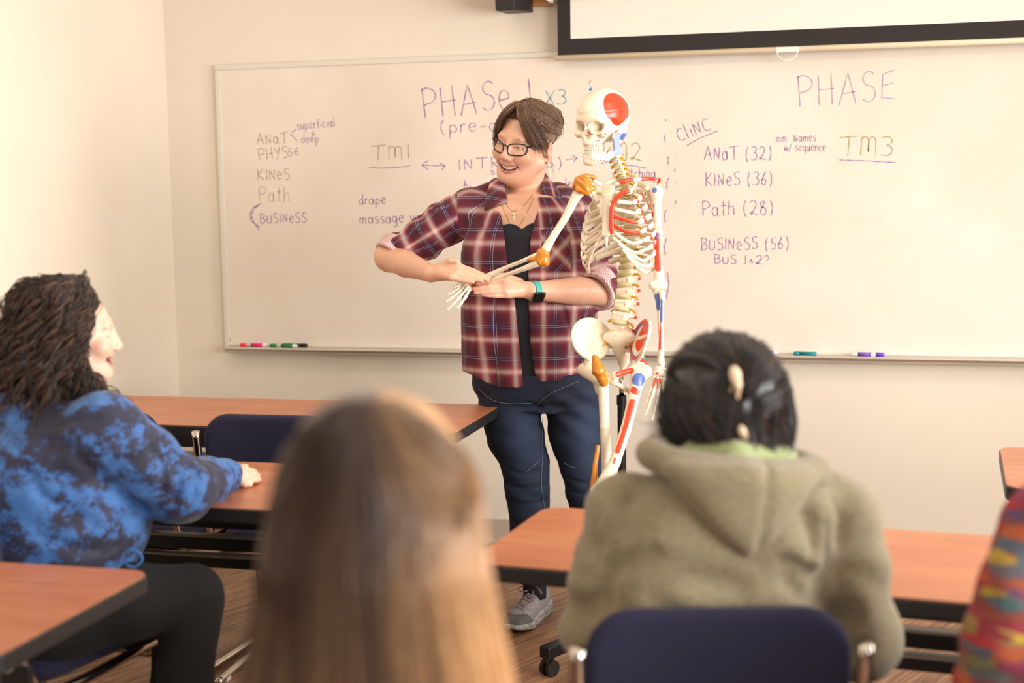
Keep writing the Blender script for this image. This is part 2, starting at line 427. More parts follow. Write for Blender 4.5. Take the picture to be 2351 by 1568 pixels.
# --- handwriting: simple stroke alphabet, units: x 0..w, y 0..1
def arc(cx, cy, rx, ry, a0, a1, n=10): return [(cx+rx*cos(R(a0+(a1-a0)*i/n)), cy+ry*sin(R(a0+(a1-a0)*i/n))) for i in range(n+1)]
G = {
 'A': (.7, [[(0, 0), (.33, 1), (.62, 0)], [(.12, .35), (.6, .4)]]), 'N': (.6, [[(.05, 0), (.06, .86), (.45, .04), (.48, .9)]]),
 'T': (.75, [[(0, .92), (.75, 1)], [(.4, .96), (.38, 0)]]), 'P': (.62, [[(.08, 0), (.05, 1)], [(.02, .92)] + arc(.15, .73, .42, .27, 85, -85) + [(.08, .42)]]),
 'H': (.65, [[(.05, 0), (.03, .95)], [(.5, 1), (.53, 0)], [(.04, .48), (.6, .5)]]), 'Y': (.55, [[(0, .9), (.25, .45)], [(.5, .95), (.18, -.15)]]),
 'S': (.55, [arc(.3, .76, .22, .22, 40, 265) + arc(.26, .28, .25, .26, 85, -140)]), 'K': (.6, [[(.05, 0), (.03, 1)], [(.5, .95), (.06, .45), (.55, 0)]]),
 'I': (.22, [[(.1, 0), (.1, .9)]]), 'E': (.55, [[(.5, .95), (.1, .85), (.06, .1), (.5, .06)], [(.08, .48), (.45, .55)]]),
 'M': (.75, [[(.05, 0), (.07, .9)] + arc(.22, .7, .14, .22, 150, 0, 6) + [(.36, .15)] + arc(.52, .7, .14, .22, 170, 0, 6) + [(.68, 0)]]),
 'B': (.6, [[(.06, 0), (.04, 1)], [(0, .95)] + arc(.15, .75, .3, .22, 80, -80) + arc(.15, .26, .38, .26, 80, -95) + [(0, .02)]]),
 'U': (.55, [[(.03, .75)] + arc(.25, .25, .22, .25, 180, 360) + [(.48, .75)]]), 'R': (.6, [[(.08, 0), (.05, 1)] + arc(.15, .75, .32, .24, 85, -85) + [(.1, .5), (.55, 0)]]),
 'O': (.65, [arc(.3, .45, .28, .45, 90, 450, 18)]), 'X': (.55, [[(0, .9), (.5, 0)], [(.5, 1), (.02, 0)]]),
 'e': (.5, [[(.05, .32), (.42, .38)] + arc(.24, .33, .2, .33, 20, 320)]), 'a': (.52, [arc(.22, .3, .2, .3, 60, 420, 16), [(.42, .62), (.42, .12), (.5, 0)]]),
 't': (.42, [[(.2, 1), (.2, .05), (.3, 0)], [(0, .68), (.4, .7)]]), 'h': (.48, [[(.04, 0), (.05, 1.05)], [(.05, .4)] + arc(.23, .4, .17, .22, 150, 0, 8) + [(.42, 0)]]),
 's': (.42, [arc(.22, .47, .16, .15, 40, 265) + arc(.2, .16, .18, .16, 85, -140)]), 'u': (.5, [[(.04, .6)] + arc(.21, .2, .17, .2, 180, 360) + [(.4, .6), (.42, 0)]]),
 'p': (.5, [[(.05, .6), (.05, -.45)], arc(.24, .3, .19, .29, 150, -160)]), 'r': (.36, [[(.04, 0), (.05, .6)], [(.05, .4)] + arc(.2, .42, .14, .18, 160, 40, 5)]),
 'f': (.36, [arc(.26, .85, .12, .15, 30, 180, 6) + [(.13, 0)], [(0, .55), (.34, .57)]]), 'i': (.2, [[(.1, 0), (.1, .58)], [(.1, .85), (.11, .88)]]),
 'c': (.44, [arc(.24, .3, .2, .3, 50, 310)]), 'l': (.22, [[(.08, 1.1), (.08, .05), (.16, 0)]]), 'd': (.52, [arc(.22, .28, .2, .28, 60, 400, 16), [(.42, 1.1), (.42, 0)]]),
 'm': (.72, [[(.04, 0), (.05, .6)], [(.05, .4)] + arc(.18, .42, .13, .18, 150, 0, 6) + [(.31, 0)], [(.31, .4)] + arc(.45, .42, .14, .18, 160, 0, 6) + [(.62, 0)]]),
 'n': (.48, [[(.04, 0), (.05, .6)], [(.05, .4)] + arc(.22, .4, .16, .2, 150, 0, 8) + [(.4, 0)]]), 'g': (.5, [arc(.22, .32, .19, .28, 60, 400, 14), [(.42, .6), (.42, -.2)] + arc(.25, -.25, .17, .17, 0, -150, 6)]),
 'v': (.42, [[(0, .6), (.18, 0), (.4, .62)]]), 'o': (.46, [arc(.21, .3, .2, .3, 90, 450, 14)]), 'q': (.5, [arc(.22, .32, .19, .28, 60, 400, 14), [(.42, .6), (.42, -.4)]]),
 'w': (.6, [[(0, .6), (.14, 0), (.28, .5), (.42, 0), (.56, .6)]]), 'k': (.45, [[(.04, 0), (.05, 1)], [(.36, .6), (.06, .3), (.4, 0)]]),
 '(': (.35, [arc(.45, .4, .42, .72, 130, 230, 8)]), ')': (.35, [arc(-.15, .4, .42, .72, 50, -50, 8)]), '1': (.25, [[(.12, 0), (.1, 1)]]),
 '2': (.6, [arc(.26, .72, .22, .26, 160, -20, 8) + [(.1, .05)] + arc(.1, .12, .06, .07, 270, 60, 5) + [(.2, .12), (.58, 0)]]), '3': (.55, [[(.02, .9)] + arc(.2, .74, .24, .22, 80, -80, 8) + arc(.18, .26, .3, .27, 80, -130, 10)]),
 '5': (.5, [[(.42, .95), (.1, .85), (.05, .5)] + arc(.18, .28, .24, .25, 100, -130, 8)]), '6': (.5, [[(.35, .95), (.08, .4)] + arc(.22, .24, .18, .22, 170, 520, 14)]),
 '8': (.5, [arc(.22, .73, .17, .22, 60, 300, 10) + arc(.24, .25, .2, .25, 120, -240, 14) + [(.34, .9)]]), '?': (.45, [arc(.2, .75, .2, .22, 170, -70, 8) + [(.2, .3)], [(.2, .03), (.21, 0)]]),
 '.': (.25, [[(.08, 0), (.1, .02)]]), '-': (.4, [[(.03, .35), (.35, .38)]]), '/': (.35, [[(0, -.1), (.35, .9)]]), ' ': (.4, []),
 'C': (.55, [arc(.33, .45, .3, .45, 50, 310)]), 'z': (.4, [[(0, .6), (.4, .6), (0, 0), (.4, 0)]]), 'b': (.5, [[(.05, 1), (.05, .05)], arc(.24, .3, .19, .29, 150, -160)]), 'y': (.45, [[(.02, .6), (.2, .05)], [(.42, .62), (.1, -.45)]]),
 '<': (.5, [[(.5, .9), (0, .45), (.5, 0)]]), '&': (.5, [arc(.22, .3, .12, .14, 0, 330, 10) + [(.45, .15)], [(.25, .55), (.24, .4)]]),
}
M_ink = {'purple': mat('purple_marker_ink', srgb(158, 112, 176), .5), 'olive': mat('olive_marker_ink', srgb(182, 160, 110), .5),
         'teal': mat('teal_marker_ink', srgb(60, 165, 190), .5), 'pale': mat('faded_purple_ink', srgb(190, 150, 190), .5), 'tan': mat('faded_olive_ink', srgb(205, 180, 138), .5)}
IY = WY-.0152
def ribbon(mb, pts, w):
    pts = [V(p) for p in pts]
    if len(pts) < 2: return
    if len(pts) < 7: pts = [pts[i]+(pts[i+1]-pts[i])*q/5 for i in range(len(pts)-1) for q in range(5)]+[pts[-1]]
    v = []; n = len(pts)
    for i, p in enumerate(pts):
        t = pts[min(i+1, n-1)]-pts[max(i-1, 0)]; t = t/(np.linalg.norm(t)+1e-9); q = V(t[1], -t[0])*w*.8/2*(.75+.35*sin(i*1.7+p[0]*90))
        v += [(p[0]-q[0], IY, p[1]-q[1]), (p[0]+q[0], IY, p[1]+q[1])]
    mb.add(v, [(2*i, 2*i+1, 2*i+3, 2*i+2) for i in range(n-1)])
_rw = random.Random(4)
def write(txt, xa, ya, xb, yb, h, ink, w=.0045, slant=.0, extra=()):
    """baseline from pixel (xa,ya) to (xb,yb) on the board, cap height h pixels"""
    A = ony(xa, ya, IY); B = ony(xb, yb, IY); hh = h*5.6/F
    tot = sum(G[c][0]+.12 for c in txt)-.12; d = (B-A)[[0, 2]]; L = np.linalg.norm(d); e = d/L; s = L/tot; up = V(-e[1], e[0])
    mb = MB(); x = 0
    for ch in txt:
        gw, st = G[ch]; jy = _rw.uniform(-.04, .04); jr = _rw.uniform(-.03, .03)
        for S in st:
            pts = [A[[0, 2]]+e*(x+px+slant*py+jr*py)*s+up*(py+jy)*hh for (px, py) in S]
            if len(pts) > 2 and len(pts) < 6 and ch in 'NMe': pass
            ribbon(mb, pts, w)
        x += gw+.12
    for S in extra: ribbon(mb, [ony(px, py, IY)[[0, 2]] for (px, py) in S], w)
    o = mb.build('handwriting', M_ink[ink], wb); o['label'] = {'purple': 'purple', 'olive': 'olive green', 'teal': 'teal', 'pale': 'faded purple', 'tan': 'faded tan'}[ink]+' marker handwriting'; return o
write('PHASe 1', 972, 270, 1228, 248, 68, 'purple', .0055)
write('x3'.upper(), 1252, 240, 1302, 240, 34, 'teal', .005)
write('(pre-clinic)', 1012, 306, 1250, 296, 30, 'purple')
write('ANaT', 590, 332, 662, 328, 26, 'olive'); write('PHYS', 594, 368, 662, 362, 28, 'olive'); write('KINeS', 592, 414, 666, 412, 28, 'olive')
write('Path', 594, 462, 666, 462, 34, 'tan')
write('superficial', 682, 298, 770, 290, 20, 'purple', .0035, extra=[[(680, 296), (666, 308), (683, 323)], [(719, 301), (719, 310)], [(715, 306), (719, 311), (723, 306)]])
write('deep', 692, 328, 732, 326, 18, 'purple', .0035); write('56', 662, 358, 688, 356, 20, 'purple', .0035)
write('BUSINeSS...', 598, 512, 728, 510, 24, 'purple', .0045, extra=[[(600, 466), (582, 476), (573, 492), (577, 508), (597, 522)], [(598, 468), (585, 478), (577, 492), (580, 506), (596, 530)]])
write('TM1', 850, 366, 944, 366, 34, 'olive', .005); write(' ', 0+847, 380, 941, 382, 10, 'purple', extra=[[(847, 384), (875, 386), (910, 384), (941, 381)]])
write('drape', 824, 470, 886, 468, 22, 'purple'); write('massage vocab', 826, 514, 1010, 508, 24, 'purple')
write('INTRO (26)', 1052, 390, 1292, 384, 26, 'purple', extra=[[(968, 379), (1022, 381)], [(982, 369), (968, 379), (984, 390)], [(1008, 374), (1022, 381), (1014, 390)], [(1300, 367), (1325, 363)], [(1314, 356), (1325, 363), (1317, 371)]])
write('TM2', 1368, 366, 1474, 368, 40, 'olive', .005, extra=[]); write(' ', 1410, 380, 1485, 385, 10, 'purple', extra=[[(1400, 381), (1450, 380), (1485, 386)]])
write('. stretching', 1390, 412, 1505, 408, 22, 'purple'); write('.learn', 1290, 430, 1345, 432, 20, 'purple'); write('.hi', 1056, 436, 1082, 438, 22, 'purple'); write('.s', 1118, 400, 1136, 400, 14, 'purple')
write('rely', 1400, 522, 1440, 522, 20, 'purple')
o = write(' ', 1527, 280, 1530, 600, 10, 'purple', extra=[[(1528, 274), (1529, 279)], [(1526, 310), (1527, 325)], [(1534, 359), (1534, 377)], [(1535, 409), (1531, 420), (1531, 433)], [(1529, 482), (1525, 496), (1528, 511)], [(1530, 548), (1525, 566), (1528, 586)], [(1532, 624), (1536, 650), (1530, 686)], [(1550, 387), (1549, 395)], [(1550, 361), (1550, 363)], [(1551, 417), (1551, 420)], [(1551, 460), (1552, 468)]])
write('CliNC', 1560, 326, 1634, 296, 30, 'purple', extra=[[(1577, 334), (1605, 318), (1649, 300)]])
write('ANaT (32)', 1617, 368, 1772, 366, 30, 'purple'); write('KINeS (36)', 1620, 428, 1774, 424, 30, 'purple'); write('Path (28)', 1612, 496, 1776, 492, 32, 'purple')
write('BUSINeSS (56)', 1610, 574, 1812, 572, 28, 'purple'); write('BUS 1&2?', 1640, 604, 1766, 608, 20, 'purple')
write('mm. Names'.replace('N', 'N'), 1782, 327, 1874, 324, 18, 'purple', .0035); write('w/ sequence', 1800, 346, 1896, 347, 18, 'purple', .0035)
write('TM3', 1926, 356, 2052, 358, 42, 'olive', .005); write(' ', 1926, 367, 2056, 373, 10, 'purple', extra=[[(1927, 367), (1985, 369), (2056, 373)]])
write('PHASE', 1832, 246, 2056, 232, 66, 'pale', .005)

# ------------------------------------------------------------------ roll-down projector screen
SY = WY-.075
ps = empty('projection_screen', (.4, SY, 2.0)); tag(ps, 'roll-down projector screen with black border hanging over the whiteboard', 'projection screen')
a = ony(1281, 128, SY); SX0 = a[0]; SZ0 = a[2]; SX1 = 1.95
M_sb = mat('screen_black_border', srgb(38, 32, 30), .75); M_sw = mat('screen_fabric', srgb(238, 230, 220), .8); M_cream = mat('cream_enamel', srgb(240, 226, 196), .45)
bw = ony(1310, 60, SY)[0]-SX0
mb = MB(); mb.box((SX0+bw, SY-.0015, SZ0+.062), (SX1-bw, SY, ony(1281, 3, SY)[2]+.05)); mb.build('screen_fabric', M_sw, ps)
mb = MB()
for q in (((SX0, SY-.002, SZ0), (SX1, SY+.0005, SZ0+.062)), ((SX0, SY-.002, SZ0+.062), (SX0+bw, SY+.0005, ony(1281, 3, SY)[2]+.05)), ((SX1-bw, SY-.002, SZ0+.062), (SX1, SY+.0005, ony(1281, 3, SY)[2]+.05))): mb.box(*q)
mb.build('black_border', M_sb, ps)
mb = MB(); mb.tube([(SX0-.012, SY, SZ0-.009), (SX1+.012, SY, SZ0-.009)], .011, 12); mb.build('bottom_bar', M_cream, ps, smooth=True)
h0 = ony(1808, 122, SY); mb = MB()
hp = [(h0[0]+.036*cos(R(t)), SY-.012, SZ0-.022+.028*sin(R(t))*1.0) for t in range(0, -181, -15)]
mb.tube([(hp[0][0], SY, SZ0-.012)]+hp+[(hp[-1][0], SY, SZ0-.012)], .0022, 8); mb.box((h0[0]-.042, SY-.015, SZ0-.02), (h0[0]+.042, SY-.003, SZ0-.002)); mb.build('pull_handle', mat('clear_plastic_handle', srgb(245, 238, 225), .2), ps)
tz = ony(1281, 3, SY)[2]
mb = MB(); mb.box((SX0-.02, SY-.045, tz+.006), (SX1+.02, SY+.05, tz+.10)); mb.build('roller_case', M_cream, ps, bevel=.012, seg=4)
mb = MB(); mb.box((SX0-.035, SY-.05, tz-.004), (SX0-.018, SY+.055, tz+.105)); mb.build('case_end_cap', mat('white_plastic', srgb(245, 240, 232), .3), ps, bevel=.008, seg=3)
q = ony(1217, 14, WY-.03); mb = MB(); mb.box((q[0], WY-.022, q[2]), (q[0]+.085, WY, q[2]+.12))
o = mb.build('wooden_mounting_block', mat('orange_wood', srgb(196, 138, 82), .55), bevel=.003); tag(o, 'small orange-brown wooden mounting block behind the screen case end', 'wood block')
q0 = ony(1140, 28, WY-.2); q1 = ony(1203, 28, WY-.2)
sp = empty('wall_speaker', ((q0[0]+q1[0])/2, WY-.1, q0[2])); tag(sp, 'black loudspeaker box mounted high on the wall above whiteboard', 'loudspeaker')
M_blk = mat('black_plastic', srgb(26, 24, 24), .5)
w = q1[0]-q0[0]; x0 = q0[0]; z = q0[2]; mb = MB()
mb.add([(x0+.006, WY-.24, z), (x0+w*.75, WY-.24, z), (x0+w, WY-.12, z+.01), (x0+w, WY-.05, z+.01), (x0, WY-.05, z+.01), (x0, WY-.24, z+.25), (x0+w*.75, WY-.24, z+.25), (x0+w, WY-.12, z+.25), (x0+w, WY-.05, z+.25), (x0-.006, WY-.05, z+.25)],
       [(4, 3, 2, 1, 0), (5, 6, 7, 8, 9), (0, 1, 6, 5), (1, 2, 7, 6), (2, 3, 8, 7), (3, 4, 9, 8), (4, 0, 5, 9)])
mb.build('cabinet', M_blk, sp, bevel=.004)
mb = MB(); mb.box((x0+.02, WY-.05, z+.1), (x0+.06, WY, z+.16)); mb.build('wall_bracket', M_blk, sp)

# ------------------------------------------------------------------ markers on the tray
def marker(name, xa, xb, y, capc, bodyc, lab, capleft=True, labelc=None, Yo=.045):
    a = ony(xa, y, WY-.018-Yo); b = ony(xb, y, WY-.018-Yo); zt = BZ0+.0065
    a[2] = b[2] = zt; d = b-a; L = np.linalg.norm(d); e = empty(name, (a+b)/2 - V(0, 0, .008)); tag(e, lab, 'marker', 'dry-erase markers on the whiteboard tray')
    c0, c1 = (0, .28) if capleft else (.72, 1); mb = MB(); r = .0085
    if capleft: mb.lathe([(r*.7, 0), (r*.95, .004), (r, L*.26)], a, d); bo = [(r*.9, L*.26), (r*.92, L*.97), (r*.6, L)]
    else: mb.lathe([(r, L*.74), (r*.95, L-.004), (r*.7, L)], a, d); bo = [(r*.6, 0), (r*.92, L*.03), (r*.9, L*.74)]
    mb.build('cap', mat(name+'_cap', capc, .35), e, smooth=True)
    mb = MB(); mb.lathe(bo, a, d); mb.build('barrel', mat(name+'_barrel', bodyc, .4), e, smooth=True)
    if labelc:
        mb = MB(); l0, l1 = (.42, .85) if capleft else (.2, .6); mb.lathe([(r*.95, L*l0), (r*.95, L*l1)], a, d); mb.build('label_band', mat(name+'_band', labelc, .4), e, smooth=True)
wh = srgb(236, 234, 230)
marker('whiteboard_marker', 551, 613, 786, srgb(255, 50, 90), wh, 'pink dry-erase marker at the far left of the tray', True, srgb(235, 20, 110))
marker('whiteboard_marker', 620, 682, 789, srgb(20, 130, 50), wh, 'green capped dry-erase marker beside the pink one', True, srgb(15, 120, 60), .054)
marker('whiteboard_marker', 648, 705, 787, srgb(20, 25, 28), srgb(40, 55, 55), 'black-bodied dry-erase marker right of the green one', False, None, .03)
marker('whiteboard_marker', 1722, 1784, 806, srgb(30, 120, 210), wh, 'white dry-erase marker with blue label behind dark-haired seated person', True, srgb(30, 120, 210))
marker('whiteboard_marker', 1822, 1875, 809, srgb(10, 130, 140), srgb(10, 135, 145), 'solid teal dry-erase marker right of the blue-labelled one', True, None, .05)
marker('whiteboard_marker', 1954, 2031, 810, srgb(115, 75, 225), wh, 'white dry-erase marker with purple cap on right part of tray', False, srgb(120, 80, 190))
# ------------------------------------------------------------------ tables
m = mat('cherry_laminate', srgb(196, 122, 80), .3); t = NT(m); o = t.obj()
g = t.noise(o, 5, 6, .6, (1.2, 26, 1)); g2 = t.noise(o, 2, 3, .5, (1, 8, 1))
t.col(t.ramp(t.math('ADD', t.math('MULTIPLY', g, .6), t.math('MULTIPLY', g2, .4)), [(.35, srgb(166, 98, 62)), (.5, srgb(183, 113, 75)), (.65, srgb(198, 131, 94))]))
M_lam = m; t.b.inputs['Roughness'].default_value = .36
M_edge = mat('black_rubber_edge', srgb(34, 32, 32), .42); M_leg = mat('dark_grey_steel', srgb(46, 42, 40), .45, .3); M_black = mat('black_laminate_panel', srgb(18, 17, 17), .4)
M_grey = mat('grey_metal_edge', srgb(150, 140, 130), .4, .5)
M_chrome = mat('chrome_tube', srgb(205, 195, 185), .12, 1.0); M_bronze = mat('bronze_chrome_tube', srgb(150, 128, 110), .2, 1.0)
TW = .52
def slab_poly(mb, poly, z0, z1):
    n = len(poly); v = [(x, y, z0) for x, y in poly]+[(x, y, z1) for x, y in poly]
    mb.add(v, [tuple(range(n))[::-1], tuple(range(n, 2*n))]+[(i, (i+1) % n, n+(i+1) % n, n+i) for i in range(n)])
def table(name, x, y, rz, L, label, D=TW, inset=.2):
    """origin at the left front corner of the top; L along x"""
    t = empty(name, (x, y, 0), 0); tag(t, label, 'table', 'classroom training tables')
    r = .045; a = []
    mb = MB(); slab_poly(mb, rrect(.003, .003, L-.003, D-.003, r), .7325, .737); a.append(('tabletop', mb, M_lam, 0))
    mb = MB(); slab_poly(mb, rrect(0, 0, L, D, r), .702, .7355); a.append(('edge_band', mb, M_edge, .004))
    for z0, z1 in ((.573, .70), (.512, .556), (.465, .503)):
        mb = MB(); mb.box((inset+.03, D-.09, z0), (L-inset-.03, D-.072, z1)); a.append(('modesty_slat', mb, M_black, .002))
        mb = MB(); mb.box((inset+.06, D-.112, z1-.004), (L-inset-.06, D-.09, z1+.002)); a.append(('slat_ledge', mb, M_grey, 0)) if z1 < .6 else None
    for xx in (inset, L-inset-.06):
        mb = MB(); mb.box((xx, D/2-.03, .05), (xx+.06, D/2+.05, .702)); mb.box((xx+.01, .04, .69), (xx+.05, D-.04, .704)); a.append(('leg', mb, M_leg, .006))
        mb = MB(); mb.box((xx+.005, .03, .035), (xx+.055, D-.03, .07)); a.append(('foot', mb, M_leg, .01))
        for yy in (.06, D-.06): mb = MB(); mb.lathe([(.014, 0), (.018, .012), (.012, .036)], (xx+.03, yy, 0), n=14); a.append(('glide', mb, M_blk, 0))
    t.rotation_euler.z = rz
    for n_, b, m_, bv in a:
        o = b.build(n_, m_, None, bevel=bv, smooth=False); o.parent = t
    return t
table('training_table', -2.72, 3.90, 0, 1.53, 'empty cherry-topped table at the front left, before the whiteboard', .56, .14)
table('training_table', -2.60, 2.875, R(0), 1.47, 'cherry-topped table under the resting hand of the blue-hoodie person')
table('training_table', -2.85, 1.84, R(0), 1.525, 'cherry-topped table with black edge in the bottom left corner')
table('training_table', -.755, 2.535, R(-5), 1.52, 'orange-topped table in front of the olive-hoodie person', .50)
table('training_table', .315, 3.42, R(-3), 1.5, 'cherry-topped table whose rounded corner shows at the right edge', .545)

# ------------------------------------------------------------------ chairs
M_navy = m_cloth('navy_chair_fabric', srgb(28, 26, 56), srgb(19, 18, 42), 700, .95, .3, .05)
M_pan = mat('seat_underside', srgb(190, 190, 195), .4)
def pad(w, h, th, r, bend=0.0, n=18, m=12, taper=0.0):
    """rounded upholstered pad in xz, thickness along y; returns verts, faces (quads)"""
    ring = []
    out = rrect(-w/2, 0, w/2, h, r, 8)
    layers = []
    for q in range(9):
        a = pi*q/8; ins = (1-sin(a))*th*.5; yy = -cos(a)*th/2
        layers.append((ins, yy))
    v = []; N = len(out); cx, cz = 0, h/2
    for ins, yy in layers:
        for (x, z) in out:
            sx = (abs(x)-ins)/abs(x) if abs(x) > 1e-6 else 1; dz = z-cz; sz = (abs(dz)-ins)/abs(dz) if abs(dz) > 1e-6 else 1
            X = x*sx; Z = cz+dz*sz; X *= 1-taper*(1-Z/h); v.append((X, yy+bend*(X/(w/2))**2, Z))
    f = [(i*N+k, i*N+(k+1) % N, (i+1)*N+(k+1) % N, (i+1)*N+k) for i in range(8) for k in range(N)]
    # caps as fans over a scaled grid
    for base, yy, rev in ((0, -th/2, True), (8*N, th/2, False)):
        prev = base
        for s in (.8, .55, .3):
            st = len(v)
            for k in range(N):
                X = v[base+k][0]*s; Z = cz+(v[base+k][2]-cz)*s; v.append((X, yy*(1+.25*(1-s))+bend*(X/(w/2))**2, Z))
            for k in range(N):
                q = (prev+k, prev+(k+1) % N, st+(k+1) % N, st+k); f.append(q[::-1] if rev else q)
            prev = st
        c = len(v); v.append((0, yy*1.25, cz))
        for k in range(N): q = (prev+k, prev+(k+1) % N, c); f.append(q[::-1] if rev else q)
    return v, f
def chair(x, y, rz, label, W=.44, BW=.40):
    """faces +y; origin between the rear feet"""
    t = empty('stacking_chair', (x, y, 0), 0); tag(t, label, 'chair', 'navy stacking chairs')
    P_ = []
    v, f = pad(BW, .34, .045, .07, bend=-.03); v = [(a, b - .02 - (c)*.12, c+.49) for a, b, c in v]
    mb = MB(); mb.add(v, f); P_.append(('backrest', mb, M_navy, True))
    v, f = pad(W-.02, .43, .05, .06); v = [(a, c-.0, .445+b+.01*0) for a, b, c in v]
    mb = MB(); mb.add([(a, b, c) for a, b, c in v], [q[::-1] for q in f]); P_.append(('seat', mb, M_navy, True))
    mb = MB(); mb.box((-.14, .06, .412), (.14, .36, .424)); P_.append(('seat_pan', mb, M_pan, False))
    for s in (-1, 1):
        X = s*W/2; mb = MB()
        pts = spline([(s*(BW/2+.012), -.118, .785), (s*(BW/2+.012), -.095, .66), (s*(BW/2+.016), -.045, .50), (X, .00, .425), (X, .10, .405), (X, .36, .418), (X, .415, .402), (X, .43, .33), (X, .455, .05), (X, .44, .016), (X, .40, .012), (X, .10, .012), (X, -.02, .012)], 6)
        mb.tube(pts, .0115, 12); P_.append(('frame_tube', mb, M_chrome, True))
        mb = MB(); mb.box((min(s*(BW/2+.01), s*(BW/2-.05)), -.115, .575), (max(s*(BW/2+.01), s*(BW/2-.05)), -.108, .675)); mb.lathe([(.008, 0), (.008, .004), (.004, .006)], (s*(BW/2-.02), -.115, .64), (0, -1, 0), 12); P_.append(('back_bracket', mb, M_bronze, False))
        mb = MB(); mb.box((X-.012, .02, 0), (X+.012, .05, .012)); mb.box((X-.012, .36, 0), (X+.012, .39, .012)); P_.append(('glide', mb, M_pan, False))
    for yy in (.34, .03): mb = MB(); mb.tube([(-W/2, yy, .395), (W/2, yy, .395)], .009, 10); P_.append(('cross_bar', mb, M_bronze, True))
    for nm, b, m_, sm in P_:
        o = b.build(nm, m_, None, smooth=sm); o.parent = t
    t.rotation_euler.z = rz
    return t
def at_chair(px, Y): p = ony(px, 1000, Y); return p[0]
c1 = chair(at_chair(612, 3.62)+.02, 3.68, R(2), 'empty navy chair tucked at the front table, left of centre')
c2 = chair(at_chair(612, 3.62)-.50, 3.66, R(-3), 'navy chair mostly hidden behind the blue-hoodie shoulder')
# ------------------------------------------------------------------ people: shared helpers
FH = V(-sin(YAW), cos(YAW), 0); RH = _r0          # horizontal view axes, used only to pose things the way they stand
def skin_mat(name, rough=.42):
    m = m_vcol(name, rough); b = m.node_tree.nodes['Principled BSDF']
    b.inputs['Subsurface Weight'].default_value = .15; b.inputs['Subsurface Radius'].default_value = (.012, .005, .003); b.inputs['Subsurface Scale'].default_value = .5
    t = NT(m); t.bump(t.noise(t.obj(), 220, 4, .6), .12, .002); return m
def strands(name, S, r, cols, m, parent, r1=.35, mb_extra=None):
    """S (n,k,3) strand points -> one mesh of thin three-sided tapering locks"""
    S = np.asarray(S, float); n, k, _ = S.shape
    t = np.gradient(S, axis=1); t /= np.linalg.norm(t, axis=2, keepdims=True)+1e-9
    ref = np.where(np.abs(t[:, :1, 2:3]) < .9, V(0, 0, 1), V(1, 0, 0)); a = np.cross(t, np.broadcast_to(ref, t.shape)); a /= np.linalg.norm(a, axis=2, keepdims=True)+1e-9
    b = np.cross(t, a); rr = np.broadcast_to(np.asarray(r).reshape(-1, 1), (n, 1))*np.linspace(1, r1, k)[None, :]
    V_ = []
    for q in range(3):
        th = 2*pi*q/3; V_.append(S+rr[..., None]*(a*cos(th)+b*sin(th)))
    v = np.stack(V_, 2).reshape(-1, 3); base = (np.arange(n)*k*3)[:, None, None]+(np.arange(k-1)*3)[None, :, None]
    q = np.arange(3)[None, None, :]; q2 = (q+1) % 3
    f = np.stack([base+q, base+q2, base+3+q2, base+3+q], -1).reshape(-1, 4)
    c = np.repeat(np.asarray(cols), k*3, axis=0)
    return v, f, c
def resample(g, k):
    g = np.asarray(g, float); d = np.r_[0, np.cumsum(np.linalg.norm(np.diff(g, axis=0), axis=1))]; t = np.linspace(0, d[-1], k)
    return np.stack([np.interp(t, d, g[:, i]) for i in range(3)], 1)
def guides_to_strands(guides, n, k, rng, spread=.006, loose=.01, freq=0, amp=0, clumps=0):
    """interpolate between neighbouring guides, adding lift, curl and shared locks"""
    Gd = np.stack([resample(spline(g, 6), k) for g in guides]); m = len(Gd); nc = clumps or n; ci = rng.integers(0, nc, n) if clumps else np.arange(n)
    u = rng.uniform(0, m-1.0001, nc)[ci]; i = u.astype(int); w = (u-i)[:, None, None]; S = Gd[i]*(1-w)+Gd[i+1]*w
    tt = np.linspace(0, 1, k)[None, :, None]; S = S+(rng.normal(0, 1, (nc, 1, 3))*spread)[ci]+(rng.normal(0, 1, (nc, 1, 3))*loose)[ci]*tt**1.5
    if clumps: S = S+rng.normal(0, 1, (n, 1, 3))*.0028*(1.1-.4*tt)
    if amp:
        ph = rng.uniform(0, 6.28, (nc, 1))[ci]+rng.normal(0, .25, (n, 1)); fr = freq*rng.uniform(.75, 1.25, (nc, 1))[ci]; a = 2*pi*fr*np.linspace(0, 1, k)[None, :]+ph
        t = np.gradient(S, axis=1); t /= np.linalg.norm(t, axis=2, keepdims=True)+1e-9
        A = np.cross(t, V(.3, .2, .9)); A /= np.linalg.norm(A, axis=2, keepdims=True)+1e-9; B = np.cross(t, A)
        am = amp*rng.uniform(.5, 1.3, (nc, 1))[ci]*np.minimum(1, np.linspace(0, 4, k))[None, :]
        S = S+A*(am*np.cos(a))[..., None]+B*(am*np.sin(a))[..., None]
    return S
def trim(S, rng, lo=.75):
    n, k, _ = S.shape; t = np.linspace(0, 1, k)[None, :]*rng.uniform(lo, 1, (n, 1))*(k-1); i = np.minimum(t.astype(int), k-2); w = (t-i)[..., None]; r = np.arange(n)[:, None]
    return S[r, i]*(1-w)+S[r, i+1]*w
def hair_mat(name, rough=.38):
    m = m_vcol(name, rough); b = m.node_tree.nodes['Principled BSDF']; b.inputs['Specular IOR Level'].default_value = .5
    b.inputs['Sheen Weight'].default_value = .1; return m
def vary(rng, n, c, amt=.25, alt=None, p=.2):
    c = np.tile(np.array(c), (n, 1))*rng.uniform(1-amt, 1+amt, (n, 1))
    if alt is not None: k = rng.random(n) < p; c[k] = np.array(alt)*rng.uniform(.8, 1.2, (k.sum(), 1))
    return c
